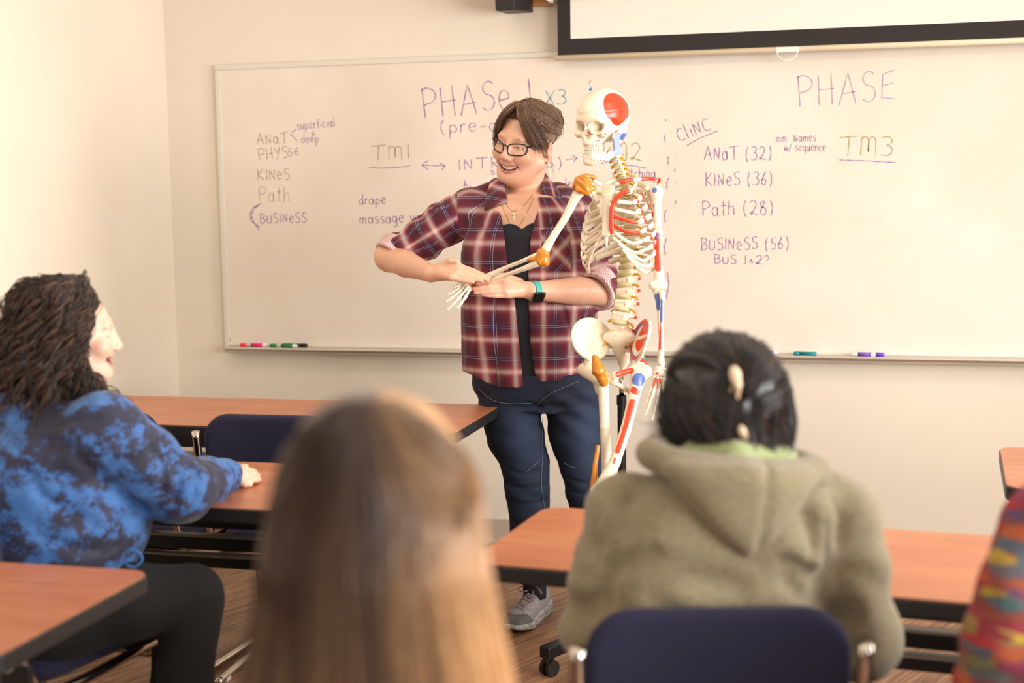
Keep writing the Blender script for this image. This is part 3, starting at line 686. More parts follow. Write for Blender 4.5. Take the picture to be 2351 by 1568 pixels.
def hand(s, wrist, mcps, mids, tips, thumb, r=.0085, k=.006, wr=.021):
    """palm + four fingers + thumb, each finger its own bent chain; all points in the frame of s"""
    W_ = V(wrist); tv = V(thumb[0])
    for i, (a, b, c) in enumerate(zip(mcps, mids, tips)):
        a, b, c = V(a), V(b), V(c); q = r*(1, 1.03, .97, .84)[i]
        s.cap(W_+(a-W_)*.05, a, wr*.72, q*1.42, k=.016)
        m2 = b+(c-b)*.55+ (b-a)*.03
        s.chain([a, b, m2, c], [q*1.3, q*1.08, q*.95, q*.8], k=.0035 if i else .004)
    s.chain([W_+(tv-W_)*.3]+[V(p) for p in thumb], [.016]+[.0155, .0112, .0088][:len(thumb)] if len(thumb) == 3 else [.016]*(len(thumb)+1), k=.008)
def colorize(v, rules, base):
    """rules: (distance array, radius, softness, colour)"""
    c = np.tile(np.array(base, float), (len(v), 1))
    for d, r, soft, cc in rules:
        w = 1-sstep(r-soft, r+soft, d); c = c*(1-w[:, None])+np.array(cc)*w[:, None]
    return c

def head_sdf(c, fwd, up, sc=1.0, smile=True, full=1.0):
    h = SDF(frame(fwd, up)*1.0, c); S = lambda *a: tuple(x*sc for x in a)
    h.ell(S(0, -.018, .036), S(.0745, .094, .082), k=.02)
    h.ell(S(0, .028, -.028), S(.060*full, .066, .083), k=.03)
    for s in (-1, 1):
        h.cap(S(s*.050*full, 0, -.05), S(s*.02, .058, -.094), .024*sc*full, .02*sc, k=.02)
        h.ell(S(s*.037, .064, -.028), S(.027*full, .023, .024), k=.016)
    h.ell(S(0, .064, -.096), S(.026, .024, .019), k=.012)
    h.ell(S(0, .028, -.098), S(.046*full, .048, .03*full), k=.03)
    h.cap(S(-.032, .071, .025), S(.032, .071, .025), .015*sc, k=.014)
    h.chain([S(0, .084, .016), S(0, .096, -.010), S(0, .103, -.028)], [.008*sc, .0092*sc, .0125*sc], k=.009)
    for s in (-1, 1):
        h.ell(S(s*.0125, .096, -.034), S(.0085, .012, .0075), k=.005)
        h.ell(S(s*.0315, .098, .004), S(.019, .016, .011), k=.012, sub=True)
        h.ell(S(s*.0315, .0735, .003), S(.0150, .0150, .0130), k=.004); h.ell(S(s*.0315, .092, .0015 if smile else .003), S(.0125, .008, .0036 if smile else .0045), k=.0015, sub=True)
        h.ell(S(s*.006, .103, -.042), S(.0035, .007, .003), k=.002, sub=True)
        h.ell(S(s*.083, -.014, -.012), S(.008, .020, .032), k=.004, rot=rotm((0, 0, 1), -s*30))
        h.ell(S(s*.092, -.006, -.006), S(.006, .011, .019), k=.004, sub=True)
        h.ell(S(s*.080, -.004, -.040), S(.008, .01, .011), k=.006)
    if smile:
        zc = lambda x: -.068+12.0*x*x
        xs = (-.029, -.016, 0, .016, .029)
        h.chain([S(x, .087-13*x*x, zc(x)) for x in xs], [.002*sc, .0075*sc, .0085*sc, .0075*sc, .002*sc], k=.003, sub=True)
        h.chain([S(x, .0905-14*x*x, zc(x)+.0085-3.5*x*x) for x in xs], [.0015*sc, .0025*sc, .0027*sc, .0025*sc, .0015*sc], k=.003)
        h.chain([S(x, .0885-14*x*x, zc(x)-.0095+4*x*x) for x in xs], [.0015*sc, .0032*sc, .004*sc, .0032*sc, .0015*sc], k=.003)
        for s in (-1, 1):      # smile folds
            h.chain([S(s*.018, .094, -.036), S(s*.032, .084, -.052), S(s*.037, .072, -.07)], [.001, .003*sc, .001], k=.006, sub=True)
    else:
        xs = (-.022, -.012, 0, .012, .022); h.chain([S(x, .093-14*x*x, -.064) for x in xs], [.003*sc, .0045*sc, .005*sc, .0045*sc, .003*sc], k=.003)
        h.chain([S(x, .092-14*x*x, -.073) for x in xs], [.003*sc, .005*sc, .0058*sc, .005*sc, .003*sc], k=.003); h.chain([S(x, .1-14*x*x, -.0685) for x in xs], [.001, .0012, .0015, .0012, .001], k=.002, sub=True)
    return h
def head_colors(h, v, skin, sc=1.0, brow=(.12, .07, .05), smile=True, blush=(.75, .25, .18)):
    q = h.loc(v)/sc; sk = np.array(skin); ax = np.abs(q[:, 0]); Q = np.stack([ax, q[:, 1], q[:, 2]], 1)
    rules = [(np.linalg.norm((Q-V(.045, .06, -.025))/V(1, 1.2, .8), axis=1), .018, .018, sk*.55+np.array(blush)*.45),
             (np.linalg.norm(Q-V(0, .112, -.032), axis=1), .008, .01, sk*.65+np.array(blush)*.35),
             (np.linalg.norm(Q-V(0, .07, -.1), axis=1), .008, .012, sk*.75+np.array(blush)*.25),
             (np.linalg.norm(Q-V(.082, -.01, -.014), axis=1), .02, .012, sk*.55+np.array(blush)*.45)]
    zc = -.068 if smile else -.0685; xs = (-.029, -.016, 0, .016, .029) if smile else (-.022, -.011, 0, .011, .022)
    lip = np.minimum(pathd(q, [(x, .0915-14*x*x, zc+(12*x*x if smile else 0)+.0085-3.5*x*x) for x in xs]), pathd(q, [(x, .0895-14*x*x, zc+(12*x*x if smile else 0)-.0095+4*x*x) for x in xs]))
    rules.append((lip, .0046, .0012, (.56, .22, .18)))
    if smile: rules.append((pathd(q, [(x, .083-13*x*x, zc+12*x*x) for x in xs]), .0072, .0012, (.12, .025, .02)))
    rules += [(pathd(Q, [(.014, .092, .021), (.03, .088, .027), (.048, .072, .02)]), .0032, .0015, np.array(brow)*.5+sk*.5),
              (pathd(Q, [(.018, .086, .0), (.03, .0885, .0045), (.045, .078, .0)]), .0019, .0008, (.05, .03, .025)),
              (np.linalg.norm((Q-V(.006, .105, -.042))/V(1, 2, 1), axis=1), .0028, .001, (.2, .06, .05))]
    return colorize(v, rules, skin)

# ------------------------------------------------------------------ the person standing: teacher
ZT = 4.70
SKIN = srgb(226, 176, 148)
M_skin = skin_mat('skin_fair')
tp = empty('person', (*onz(1250, 1400, 0)[:2], 0))
tag(tp, 'person in glasses and open maroon plaid shirt standing by the skeleton, smiling', 'person')
HC = P(1203, 329, ZT-.08)
hfw = -FH*cos(R(33)) - RH*sin(R(33)) + V(0, 0, -.13); hup = V(0, 0, 1)+RH*.25
HS = 1.09; hd = head_sdf(HC, hfw, hup, HS, True, 1.12)
TM = np.stack([RH, FH, V(0, 0, 1)], 1); T0 = V(*onz(1215, 1425, 0)[:2], 0); T0 = P(1215, 900, ZT)*V(1, 1, 0)
def TL(px, py, dz=0): return (P(px, py, ZT+dz)-T0) @ TM        # local coordinates of the torso
def row(py, x0, x1, ry, cy=0):
    a, b = TL(x0, py), TL(x1, py); return (a[2], (a[0]+b[0])/2, cy, (b[0]-a[0])/2, ry)
rows = sorted([row(900, 1072, 1366, .165, .02), row(800, 1062, 1368, .168, .01), row(700, 1060, 1366, .165, .0), row(610, 1064, 1358, .16, .0), row(540, 1070, 1350, .152, .0), row(490, 1080, 1340, .13, .01), row(455, 1110, 1305, .10, .02), row(425, 1150, 1262, .07, .03), row(405, 1165, 1250, .06, .03)])
SH1, EL1, WR1 = (1078, 482, -.03), (896, 592, .02), (990, 628, -.27)
SH2, EL2, WR2 = (1318, 492, -.03), (1388, 672, -.13), (1222, 668, -.28)
rows = [r_ for r_ in rows if r_[0] < TL(0, 445)[2]]
def torso(off=0, arms=True):
    s = SDF(TM, T0); rr = [(z, cx, cy, rx-off, ry-off) for z, cx, cy, rx, ry in rows]
    s.loft(rr, k=.02, p=2.3)
    s.cap(TL(1130, 452), TL(*SH1), .055-off, .066-off, k=.05); s.cap(TL(1280, 455), TL(*SH2), .055-off, .066-off, k=.05)
    for px in (1135, 1282): s.ell(TL(px, 590, -.10), V(.085, .075, .075)-off, k=.06)
    return s
# --- shirt
sleeve = SDF(TM, T0)
a1, e1 = TL(*SH1), TL(*EL1); a2, e2 = TL(*SH2), TL(1386, 664, -.12)
d1 = (e1-a1); d2 = (e2-a2)
fa1 = TL(*WR1)-e1; fa1 = fa1/np.linalg.norm(fa1); fa2 = TL(*WR2)-e2; fa2 = fa2/np.linalg.norm(fa2)
ax1 = d1/np.linalg.norm(d1)*.8+fa1*.45; ax1 /= np.linalg.norm(ax1); ax2 = d2/np.linalg.norm(d2)*.6+fa2*.8; ax2 /= np.linalg.norm(ax2)
cc1 = a1+d1*.96; cc2 = e2+fa2*.035
sleeve.cap(a1, a1+d1*1.0, .076, .064, k=.02); sleeve.cap(a2, e2, .074, .064, k=.02); sleeve.cap(e2, e2+fa2*.08, .064, .058, k=.02)
sh_t = torso()
XC = lambda z: np.interp(z, [TL(0, y)[2] for y in (885, 800, 700, 620, 560, 500, 440, 400)], [TL(x, 700)[0] for x in (1213, 1203, 1197, 1190, 1190, 1194, 1198, 1200)])
XW = lambda z: np.interp(z, [TL(0, y)[2] for y in (885, 800, 700, 620, 560, 500, 450, 420, 400)], [.022, .018, .022, .033, .042, .060, .058, .075, .08])
def shirt_fold(p):
    n = vnoise(np.stack([p[:, 0]*9, p[:, 1]*6, p[:, 2]*3.2], 1), 3)*.007 + vnoise(np.stack([p[:, 0]*26+p[:, 2]*6, p[:, 1]*14, p[:, 2]*7], 1), 7)*.0035
    low = sstep(1.0, .8, p[:, 2]); n = n+low*.006*np.sin(p[:, 0]*42+p[:, 2]*5)
    return n
def sleeve_fold(p):
    out = 0
    for a, d in ((a1, d1), (a2, d2)):
        L = np.linalg.norm(d); u = ((p-a)@d)/L; rad = np.linalg.norm(p-a-u[:, None]*d/L, axis=1); w = np.exp(-((np.clip(rad-.07, 0, 1))/.03)**2)*sstep(0, .05, u)
        th = np.arctan2((p-a)[:, 1], (p-a)@np.cross(d/L, V(0, 1, 0))); out = out+w*(.0045*np.sin(u*75+th*2.2)+.004*np.sin(u*38-th*1.4+1))
    return out
def f_shirt(pw):
    p = sh_t.loc(pw); dt = sh_t.ev(pw); ds = sleeve.ev(pw); fo = shirt_fold(p)
    q1 = np.linalg.norm(p-cc1, axis=1) < .16; q2 = np.linalg.norm(p-cc2, axis=1) < .16
    ds = np.where(q1, np.maximum(ds, (p-cc1)@ax1), ds); ds = np.where(q2, np.maximum(ds, (p-cc2)@ax2), ds)
    d = smin(dt, ds, .02)-fo-sleeve_fold(p)
    d = np.maximum(d, -(p[:, 2]-(TL(0, 886)[2]+.010*np.sin(p[:, 0]*22)+.02*sstep(.12, .22, np.abs(p[:, 0]-.0)))))   # hem
    d = np.maximum(d, p[:, 2]-TL(0, 418)[2])
    xc, xw = XC(p[:, 2]), XW(p[:, 2]); ad = np.abs(p[:, 0]-xc)-xw
    band = np.exp(-((ad-.016)/.013)**4)*(p[:, 1] < 0)*.0028; d = d-band
    pk = np.maximum(np.abs(p[:, 0]-TL(1272, 590)[0])-.047, np.abs(p[:, 2]-TL(0, 588)[2]+.1*(p[:, 0]-TL(1272, 590)[0]))-.064); d = d-.003*sstep(.004, -.001, pk)*(p[:, 1] < 0)
    cut = np.maximum(ad, -(d+.024+.1*sstep(TL(0, 560)[2], TL(0, 525)[2], p[:, 2]))); cut = np.maximum(cut, p[:, 1]-.10*sstep(TL(0, 500)[2], TL(0, 450)[2], p[:, 2]))
    d = smax(d, -cut, .003)
    return d
f_shc = creased(f_shirt, ZT, [([(1048, 455), (1044, 520), (1050, 590)], .004, .008), ([(1050, 590), (1010, 560), (975, 520)], .005, .014), ([(1046, 600), (1000, 598), (960, 590)], .004, .012), ([(990, 470), (1000, 520), (1030, 560)], .004, .012),
    ([(1075, 700), (1090, 780), (1085, 860)], .003, .012), ([(1130, 690), (1140, 780), (1135, 870)], .003, .014), ([(1290, 700), (1310, 780), (1300, 850)], .003, .014), ([(1330, 560), (1325, 620), (1335, 680)], .005, .012), ([(1100, 500), (1110, 560), (1095, 640)], .003, .014), ([(920, 520), (950, 560), (990, 600)], .004, .012)])
lo = T0+V(-.62, -.45, .72); hi = T0+V(.5, .45, 1.55)
v, f = surf(f_shc, lo, hi, .004)
nrm = normals(v, f); p = sh_t.loc(v)
# cloth coordinates: torso by x/z, sleeves along and around the arm
fc = p[f].mean(1); reg = np.zeros(len(f), int)
dT = sh_t.ev(v[f].mean(1)); r1 = segd(fc, a1, a1+d1); r2 = np.minimum(segd(fc, a2, a2+d2), segd(fc, e2, e2+fa2*.08))
seam1 = fc[:, 0] < TL(1052, 500)[0]+.02*sstep(1.4, 1.2, fc[:, 2]); seam2 = (fc[:, 0] > TL(1338, 500)[0]) & (fc[:, 2] > TL(0, 700)[2])
reg[seam1 & (r1 < .11)] = 1; reg[seam2 & (r2 < .10)] = 2
pkm = (np.abs(fc[:, 0]-TL(1272, 590)[0]) < .047) & (np.abs(fc[:, 2]-TL(0, 588)[2]+.1*(fc[:, 0]-TL(1272, 590)[0])) < .064) & (fc[:, 1] < 0); reg[pkm] = 3
uv = np.zeros((len(f), 4, 2)); P4 = p[f]
ang = np.arctan2(P4[..., 0]-.02, -(P4[..., 1])+.0)
uv[..., 0] = ang*.175; uv[..., 1] = P4[..., 2]
for ri, (a, dd) in ((1, (a1, d1)), (2, (a2, d2))):
    L = np.linalg.norm(dd); ax_ = dd/L; w1 = np.cross(ax_, V(0, 1, 0)); w1 /= np.linalg.norm(w1); w2 = np.cross(ax_, w1); m = reg == ri
    q = P4[m]-a; uv[m, :, 0] = np.arctan2(q@w1, -(q@V(0, 1, 0)))*.072+.03; uv[m, :, 1] = q@ax_
m3 = reg == 3; q = P4[m3]; uv[m3, :, 0] = (q[..., 0]+q[..., 2])*.7071; uv[m3, :, 1] = (q[..., 0]-q[..., 2])*.7071
def plaid(name):
    m = mat(name, (.3, .05, .1), .85); t = NT(m); uvn = t.n('ShaderNodeUVMap'); sp_ = t.n('ShaderNodeSeparateXYZ'); t.l(uvn.outputs[0], sp_.inputs[0])
    mar, mar2, nav, crm, wht, blk, pnk = srgb(108, 22, 44), srgb(74, 14, 32), srgb(30, 30, 76), srgb(226, 196, 182), srgb(240, 226, 222), srgb(22, 12, 20), srgb(170, 80, 100)
    def stripes(v, per, off=0.0):
        x = t.math('FRACT', t.math('ADD', t.math('DIVIDE', v, per), off))
        pd = srgb(140, 66, 82); cr = srgb(222, 190, 176); ct = srgb(196, 152, 142)
        st = [(0, mar2), (.12, mar), (.19, pd), (.245, ct), (.28, cr), (.295, wht), (.302, blk), (.310, wht), (.325, cr), (.36, ct), (.42, pd), (.49, mar), (.60, mar2), (.645, nav), (.668, nav), (.676, wht), (.684, nav), (.735, nav), (.743, wht), (.751, nav), (.79, mar2), (.90, mar2), (.908, blk), (.916, mar2)]
        return t.ramp(x, st)
    a = stripes(sp_.outputs[0], .102); b = stripes(sp_.outputs[1], .105, .1); c = t.mix(.5, a, b)
    fine = t.math('SINE', t.math('MULTIPLY', t.math('ADD', sp_.outputs[0], sp_.outputs[1]), 2600))
    fine = t.math('MULTIPLY_ADD', fine, .10, .98); cc = t.n('ShaderNodeCombineXYZ'); [t.l(fine, cc.inputs[i]) for i in range(3)]
    t.col(t.mix(1.0, c, cc.outputs[0], 'MULTIPLY')); t.b.inputs['Sheen Weight'].default_value = .1
    t.bump(t.noise(t.obj(), 30, 4, .6, (1, 1, .5)), .35, .006); return m
M_plaid = plaid('plaid_flannel')
me = np_mesh('shirt', v, f, uvs=uv.reshape(-1, 2)); link('plaid_shirt', me, M_plaid, tp)
# collar flaps, cuffs
def patch(name, ctrl, m, parent, th=.004, n=10, uvr=0.0, bulge=.006):
    """bilinear patch through 4 corner points, slightly bulged, given thickness"""
    A, B, C_, D = [V(q) for q in ctrl]; nn = np.cross(B-A, D-A); nn /= np.linalg.norm(nn); v = []; uvp = []
    for i in range(n+1):
        for j in range(n+1):
            s, t_ = i/n, j/n; q = (A*(1-s)+B*s)*(1-t_)+(D*(1-s)+C_*s)*t_; v.append(q+nn*bulge*4*(s*(1-s)+t_*(1-t_)-.25*0)*.5)
            uvp.append((s*np.linalg.norm(B-A)*.7+t_*np.linalg.norm(D-A)*.7, -s*np.linalg.norm(B-A)*.7+t_*np.linalg.norm(D-A)*.7))
    f = np.array([(i*(n+1)+j, (i+1)*(n+1)+j, (i+1)*(n+1)+j+1, i*(n+1)+j+1) for i in range(n) for j in range(n)])
    me = np_mesh(name, v, f, uvs=np.array(uvp)[f.ravel()]); o = link(name, me, m, parent); s = o.modifiers.new('s', 'SOLIDIFY'); s.thickness = th; s.offset = 0; return o
patch('collar', [P(1128, 414, ZT-.05), P(1158, 410, ZT-.075), P(1166, 468, ZT-.165), P(1112, 484, ZT-.15)], M_plaid, tp, bulge=-.012)
patch('collar', [P(1252, 398, ZT-.02), P(1226, 484, ZT-.168), P(1264, 496, ZT-.172), P(1290, 452, ZT-.10)], M_plaid, tp, bulge=.008)
patch('collar_band', [P(1134, 410, ZT+.04), P(1256, 400, ZT+.045), P(1262, 432, ZT+.05), P(1134, 436, ZT+.05)], M_plaid, tp)
M_cuff = mat('pale_shirt_lining', srgb(190, 130, 140), .9); t = NT(M_cuff); wv = t.n('ShaderNodeTexBrick', _Scale=70.0); wv.offset = 0; wv.inputs['Color1'].default_value = (*srgb(172, 104, 118), 1); wv.inputs['Color2'].default_value = (*srgb(196, 140, 146), 1); wv.inputs['Mortar'].default_value = (*srgb(226, 205, 200), 1); wv.inputs['Mortar Size'].default_value = .06
t.l(t.obj(), wv.inputs['Vector']); t.col(wv.outputs[0])
def cuff(c, ax_, r, w=.05):
    s = SDF(TM, T0); cw = lambda q: q
    def fn(pw):
        p = (pw-T0)@TM; q = p-c; u = q@ax_; rad = np.linalg.norm(q-u[:, None]*ax_, axis=1); th = np.arctan2(q[:, 1], q@np.cross(ax_, V(0, 1, 0)))
        R_ = r+.003*np.sin(th*3+1)+.0025*np.sin(u*110+th); e = np.sqrt(np.maximum(np.abs(rad-R_)-.005, 0)**2+np.maximum(np.abs(u)-w/2, 0)**2)-.004; return e
    cwld = c@TM.T+T0; v, f = surf(fn, cwld-.12, cwld+.12, .004); me = np_mesh('cuff', v, f); link('rolled_cuff', me, M_cuff, tp)
cuff(cc1-ax1*.012, ax1, .063); cuff(cc2-ax2*.012, ax2, .064)
# buttons
M_btn = mat('maroon_button', srgb(120, 30, 50), .3)
for (px, py) in ((1213, 517), (1217, 600), (1221, 633)):
    q = P(px+3, py, ZT); 
    u = sh_t.loc(q[None])[0]; ys = np.linspace(-.3, 0, 240); pts = np.stack([np.full(240, u[0]), ys, np.full(240, u[2])], 1)@TM.T+T0; dd_ = f_shirt(pts); k = np.argmax(dd_ < 0)
    mb = MB(); mb.lathe([(.0055, 0), (.0055, .002), (.003, .003)], pts[k]-FH*.0005, -FH, 14); mb.build('button', M_btn, tp)
# --- black top
top_t = torso(.0095)
def f_top(pw):
    p = top_t.loc(pw); d = top_t.ev(pw)+.0; d = np.maximum(d-shirt_fold(p)*.8, -(p[:, 2]-TL(0, 884)[2]))
    neck = TL(0, 541)[2]+.35*np.abs(p[:, 0]-TL(1190, 0)[0])+.01*np.sin(np.abs(p[:, 0]-TL(1190, 0)[0])*60)
    d = np.maximum(d, p[:, 2]-neck); return np.maximum(d, np.abs(p[:, 0]-TL(1190, 0)[0])-.12)
v, f = surf(f_top, T0+V(-.3, -.3, .72), T0+V(.3, .3, 1.40), .006)
m = m_cloth('black_knit_top', srgb(24, 24, 32), srgb(16, 16, 22), 500, .9, .3, .2); link('black_top', np_mesh('top', v, f), m, tp)
# --- body (one continuous surface: head, neck, chest, arms, hands)
bd = torso(.021)
nb = bd.loc(hd.world((0, -.03, -.055))[None])[0]
bd.cap(TL(1206, 452, -.02), nb, .066, .057, k=.03)
bd.ell(TL(1196, 490, -.09), (.12, .092, .06), k=.045)
e1w, w1w = TL(*EL1), TL(*WR1); e2w, w2w = TL(1386, 668, -.12), TL(*WR2)
bd.cap(a1, e1w, .05, .046, k=.02); bd.cap(a2, e2w, .05, .046, k=.02)
m1 = e1w+(w1w-e1w)*.4; bd.chain([e1w, m1, w1w], [.044, .044, .027], k=.02); bd.ell(TL(884, 588, .03), (.03, .035, .032), k=.03)
m2 = e2w+(w2w-e2w)*.38; bd.chain([e2w, m2, w2w], [.045, .046, .028], k=.02)
h1 = SDF(TM, T0); h2 = SDF(TM, T0)
h1.cap(w1w, w1w+(TL(1012, 628, -.29)-w1w), .026, .022, k=.01)
hand(h1, TL(1000, 627, -.28), [TL(1056, 613, -.32), TL(1054, 623, -.335), TL(1047, 632, -.34), TL(1036, 638, -.345)],
     [TL(1088, 623, -.325), TL(1087, 631, -.34), TL(1078, 638, -.35), TL(1062, 644, -.355)], [TL(1122, 638, -.33), TL(1119, 643, -.345), TL(1106, 645, -.36), TL(1086, 648, -.365)],
     [TL(1016, 612, -.29), TL(1034, 599, -.32), TL(1049, 601, -.33)])
h1.cap(TL(1016, 614, -.29), TL(1048, 616, -.32), .017, .012, k=.014)
h2.cap(w2w, TL(1205, 665, -.275), .027, .024, k=.01)
hand(h2, TL(1212, 666, -.275), [TL(1162, 645, -.30), TL(1158, 657, -.315), TL(1160, 668, -.32), TL(1166, 678, -.315)],
     [TL(1130, 648, -.31), TL(1124, 658, -.325), TL(1128, 669, -.33), TL(1138, 679, -.325)], [TL(1096, 652, -.31), TL(1088, 663, -.325), TL(1092, 672, -.33), TL(1108, 677, -.325)],
     [TL(1190, 648, -.25), TL(1155, 634, -.26), TL(1127, 633, -.265)], wr=.022)
def f_body(pw):
    d = bd.ev(pw); d = smin(d, h1.ev(pw), .008); d = smin(d, h2.ev(pw), .008)
    hdv = hd.ev(pw); q = hd.loc(pw); return smin(d, hdv, .018)
v, f = surf(f_body, T0+V(-.58, -.42, 1.02), T0+V(.42, .32, 1.78), .003)
cl = head_colors(hd, v, SKIN, HS, brow=(.16, .10, .07)); far = np.linalg.norm(v-HC, axis=1) > .2; ql = bd.loc(v)
hnd = np.minimum.reduce([np.linalg.norm(ql-t_, axis=1) for t_ in (TL(1120, 640, -.31), TL(1092, 656, -.31), TL(1090, 670, -.33), TL(1050, 600, -.31), TL(1160, 660, -.32))])
cl[far] = np.array(SKIN)*.98; w = (1-sstep(.01, .03, hnd))[:, None]*far[:, None]*.35; cl = cl*(1-w)+np.array(srgb(216, 130, 110))*w
link('body', np_mesh('body', v, f, colors=cl), M_skin, tp)
# teeth, eyes, glasses, earring, necklaces
hw_ = lambda q: hd.world(V(q)*HS)
M_tooth = mat('teeth', srgb(240, 225, 200), .2)
mb = MB()
for i in range(-5, 6):
    x = i*.0048; y = .0865-14*x*x; z = -.0655+11*x*x; mb.ell = None
    hw = .0023; pts = [(x-hw, y, z-.0042+abs(i)*.0003), (x+hw, y-.0002, z-.0042+abs(i)*.0003), (x+hw, y-.0002, z+.005), (x-hw, y, z+.005)]
    w = [hw_(q) for q in pts]; bk = [hw_((q[0], q[1]-.006, q[2])) for q in pts]
    mb.add(w+bk, [(0, 1, 2, 3), (7, 6, 5, 4), (0, 4, 5, 1), (1, 5, 6, 2), (2, 6, 7, 3), (3, 7, 4, 0)])
mb.build('teeth', M_tooth, tp, bevel=.0008)
M_eye = m_vcol('eye', .15)
def eyes(h, par, m=M_eye, iris=(.16, .10, .06), look=(0, 1, 0), sc=1.0, drop=0):
    for s in (-1, 1):
        c = V(s*.0315, .0738, .003)*sc; n = 20; vv = []; cc = []
        for i in range(n+1):
            th = pi*i/n
            for j in range(n):
                ph = 2*pi*j/n; d = V(sin(th)*cos(ph), cos(th), sin(th)*sin(ph)); vv.append(h.world(c+d*.0122*sc)); cc.append((.02, .02, .02) if th < .2 else iris if th < .45 else (.8, .76, .72))
        ff = [(i*n+j, i*n+(j+1) % n, (i+1)*n+(j+1) % n, (i+1)*n+j) for i in range(n) for j in range(n)]
        me = np_mesh('eye', vv, np.array(ff), colors=np.array(cc)); link('eye', me, m, par)
eyes(hd, tp, sc=HS)
gl = empty('eyeglasses', HC); gl.parent = tp; gl.matrix_parent_inverse = mathutils.Matrix.Translation(-tp.location)
M_gl = mat('black_acetate', srgb(18, 18, 24), .25)
def lens_path(s, y=.104, inset=0):
    o = []
    for i in range(29):
        a = 2*pi*i/28; cx, cz = s*.0335, -.003; n_ = 3.2
        x = (.0255-inset)*np.sign(cos(a))*abs(cos(a))**(2/n_); z = (.0175-inset)*np.sign(sin(a))*abs(sin(a))**(2/n_); z += .002*x*s/.025
        o.append(hw_((cx+x, y-9*(cx+x)**2*.9, cz+z)))
    return o
mb = MB()
for s in (-1, 1):
    mb.tube(lens_path(s), .0021, 8, caps=False)
mb.tube([hw_((-.009, .1045, .004)), hw_((0, .1075, .007)), hw_((.009, .1045, .004))], .0022, 8)
mb.build('rim', M_gl, gl, smooth=True)
for s in (-1, 1):
    mb = MB(); mb.tube([hw_(q) for q in ((s*.058, .080, .009), (s*.071, .066, .009), (s*.079, .02, .006), (s*.082, -.015, .004), (s*.08, -.03, -.012))], .0026, 8); mb.build('temple', M_gl, gl, smooth=True)
M_lens = mat('clear_lens', (1, 1, 1), .02, 0, Alpha=.05); M_lens.node_tree.nodes['Principled BSDF'].inputs['Specular IOR Level'].default_value = .6
for s in (-1, 1):
    pth = lens_path(s, .1042, .0005)[:-1]; mb = MB(); mb.add(pth, [tuple(range(len(pth)))]); mb.build('lens', M_lens, gl)
mb = MB(); q = hw_((-.0855, .002, -.043)); mb.lathe([(.0035, 0), (.0035, .002), (.001, .003)], q, q-HC, 12); mb.build('earring', M_gl, tp)
M_gold = mat('gold', srgb(190, 160, 110), .3, .9)
def chainpts(pts):
    out = []
    for q in spline(pts, 6):
        u = (q-T0)@TM; ys = np.linspace(-.3, .1, 200); pp = np.stack([np.full(200, u[0]), ys, np.full(200, u[2])], 1)@TM.T+T0
        k = np.argmax(f_body(pp) < .0015); out.append(pp[k])
    return out
nk = empty('necklace', P(1180, 480, ZT-.15)); nk.parent = tp; nk.matrix_parent_inverse = mathutils.Matrix.Translation(-tp.location)
mb = MB(); mb.tube(chainpts([P(1150, 445, ZT), P(1160, 465, ZT), P(1179, 483, ZT), P(1205, 466, ZT), P(1222, 446, ZT)]), .0009, 6); cp = chainpts([P(1149, 445, ZT), P(1157, 480, ZT), P(1181, 521, ZT), P(1200, 500, ZT), P(1224, 452, ZT)]); mb.tube(cp, .001, 6); mb.build('chain', M_gold, nk)
q = chainpts([P(1179, 485, ZT), P(1180, 505, ZT)]); mb = MB(); mb.tube([q[0], q[-1]], .0016, 6); c_ = q[len(q)//3]; mb.tube([c_-RH*.006, c_+RH*.006], .0014, 6); mb.build('cross_pendant', M_gold, nk)
q = chainpts([P(1179, 521, ZT), P(1179, 534, ZT)]); mb = MB(); mb.tube([q[0], q[-1]], .0016, 6); mb.build('bar_pendant', mat('silver', srgb(150, 150, 155), .3, .9), nk)
# watch
wc = w2w+(TL(1240, 670, -.265)-w2w)*.2; wax = (e2w-w2w)/np.linalg.norm(e2w-w2w); wl = (wc@TM.T)+T0; wa = wax@TM.T
wt = empty('wristwatch', wl); wt.parent = tp; wt.matrix_parent_inverse = mathutils.Matrix.Translation(-tp.location)
def wring(r, hw, th):
    cc = wl
    def fn(p): q = p-cc; u = q@wa; rad = np.linalg.norm(q-u[:, None]*wa, axis=1); return np.sqrt(np.maximum(np.abs(rad-r)-th, 0)**2+np.maximum(np.abs(u)-hw, 0)**2)-.0008
    return fn
v, f = surf(wring(.0315, .010, .001), wl-.05, wl+.05, .002); link('strap', np_mesh('strap', v, f), mat('teal_watch_strap', srgb(60, 178, 168), .55), wt)
wb_ = frame(wa, -FH*.9+V(0, 0, -.45)); s = SDF(wb_, wl); s.box((0, 0, .034), (.0195, .021, .0058), .006)
v, f = surf(s.ev, wl-.06, wl+.06, .0018); link('watch_case', np_mesh('case', v, f), mat('black_glass', srgb(10, 10, 12), .1), wt)
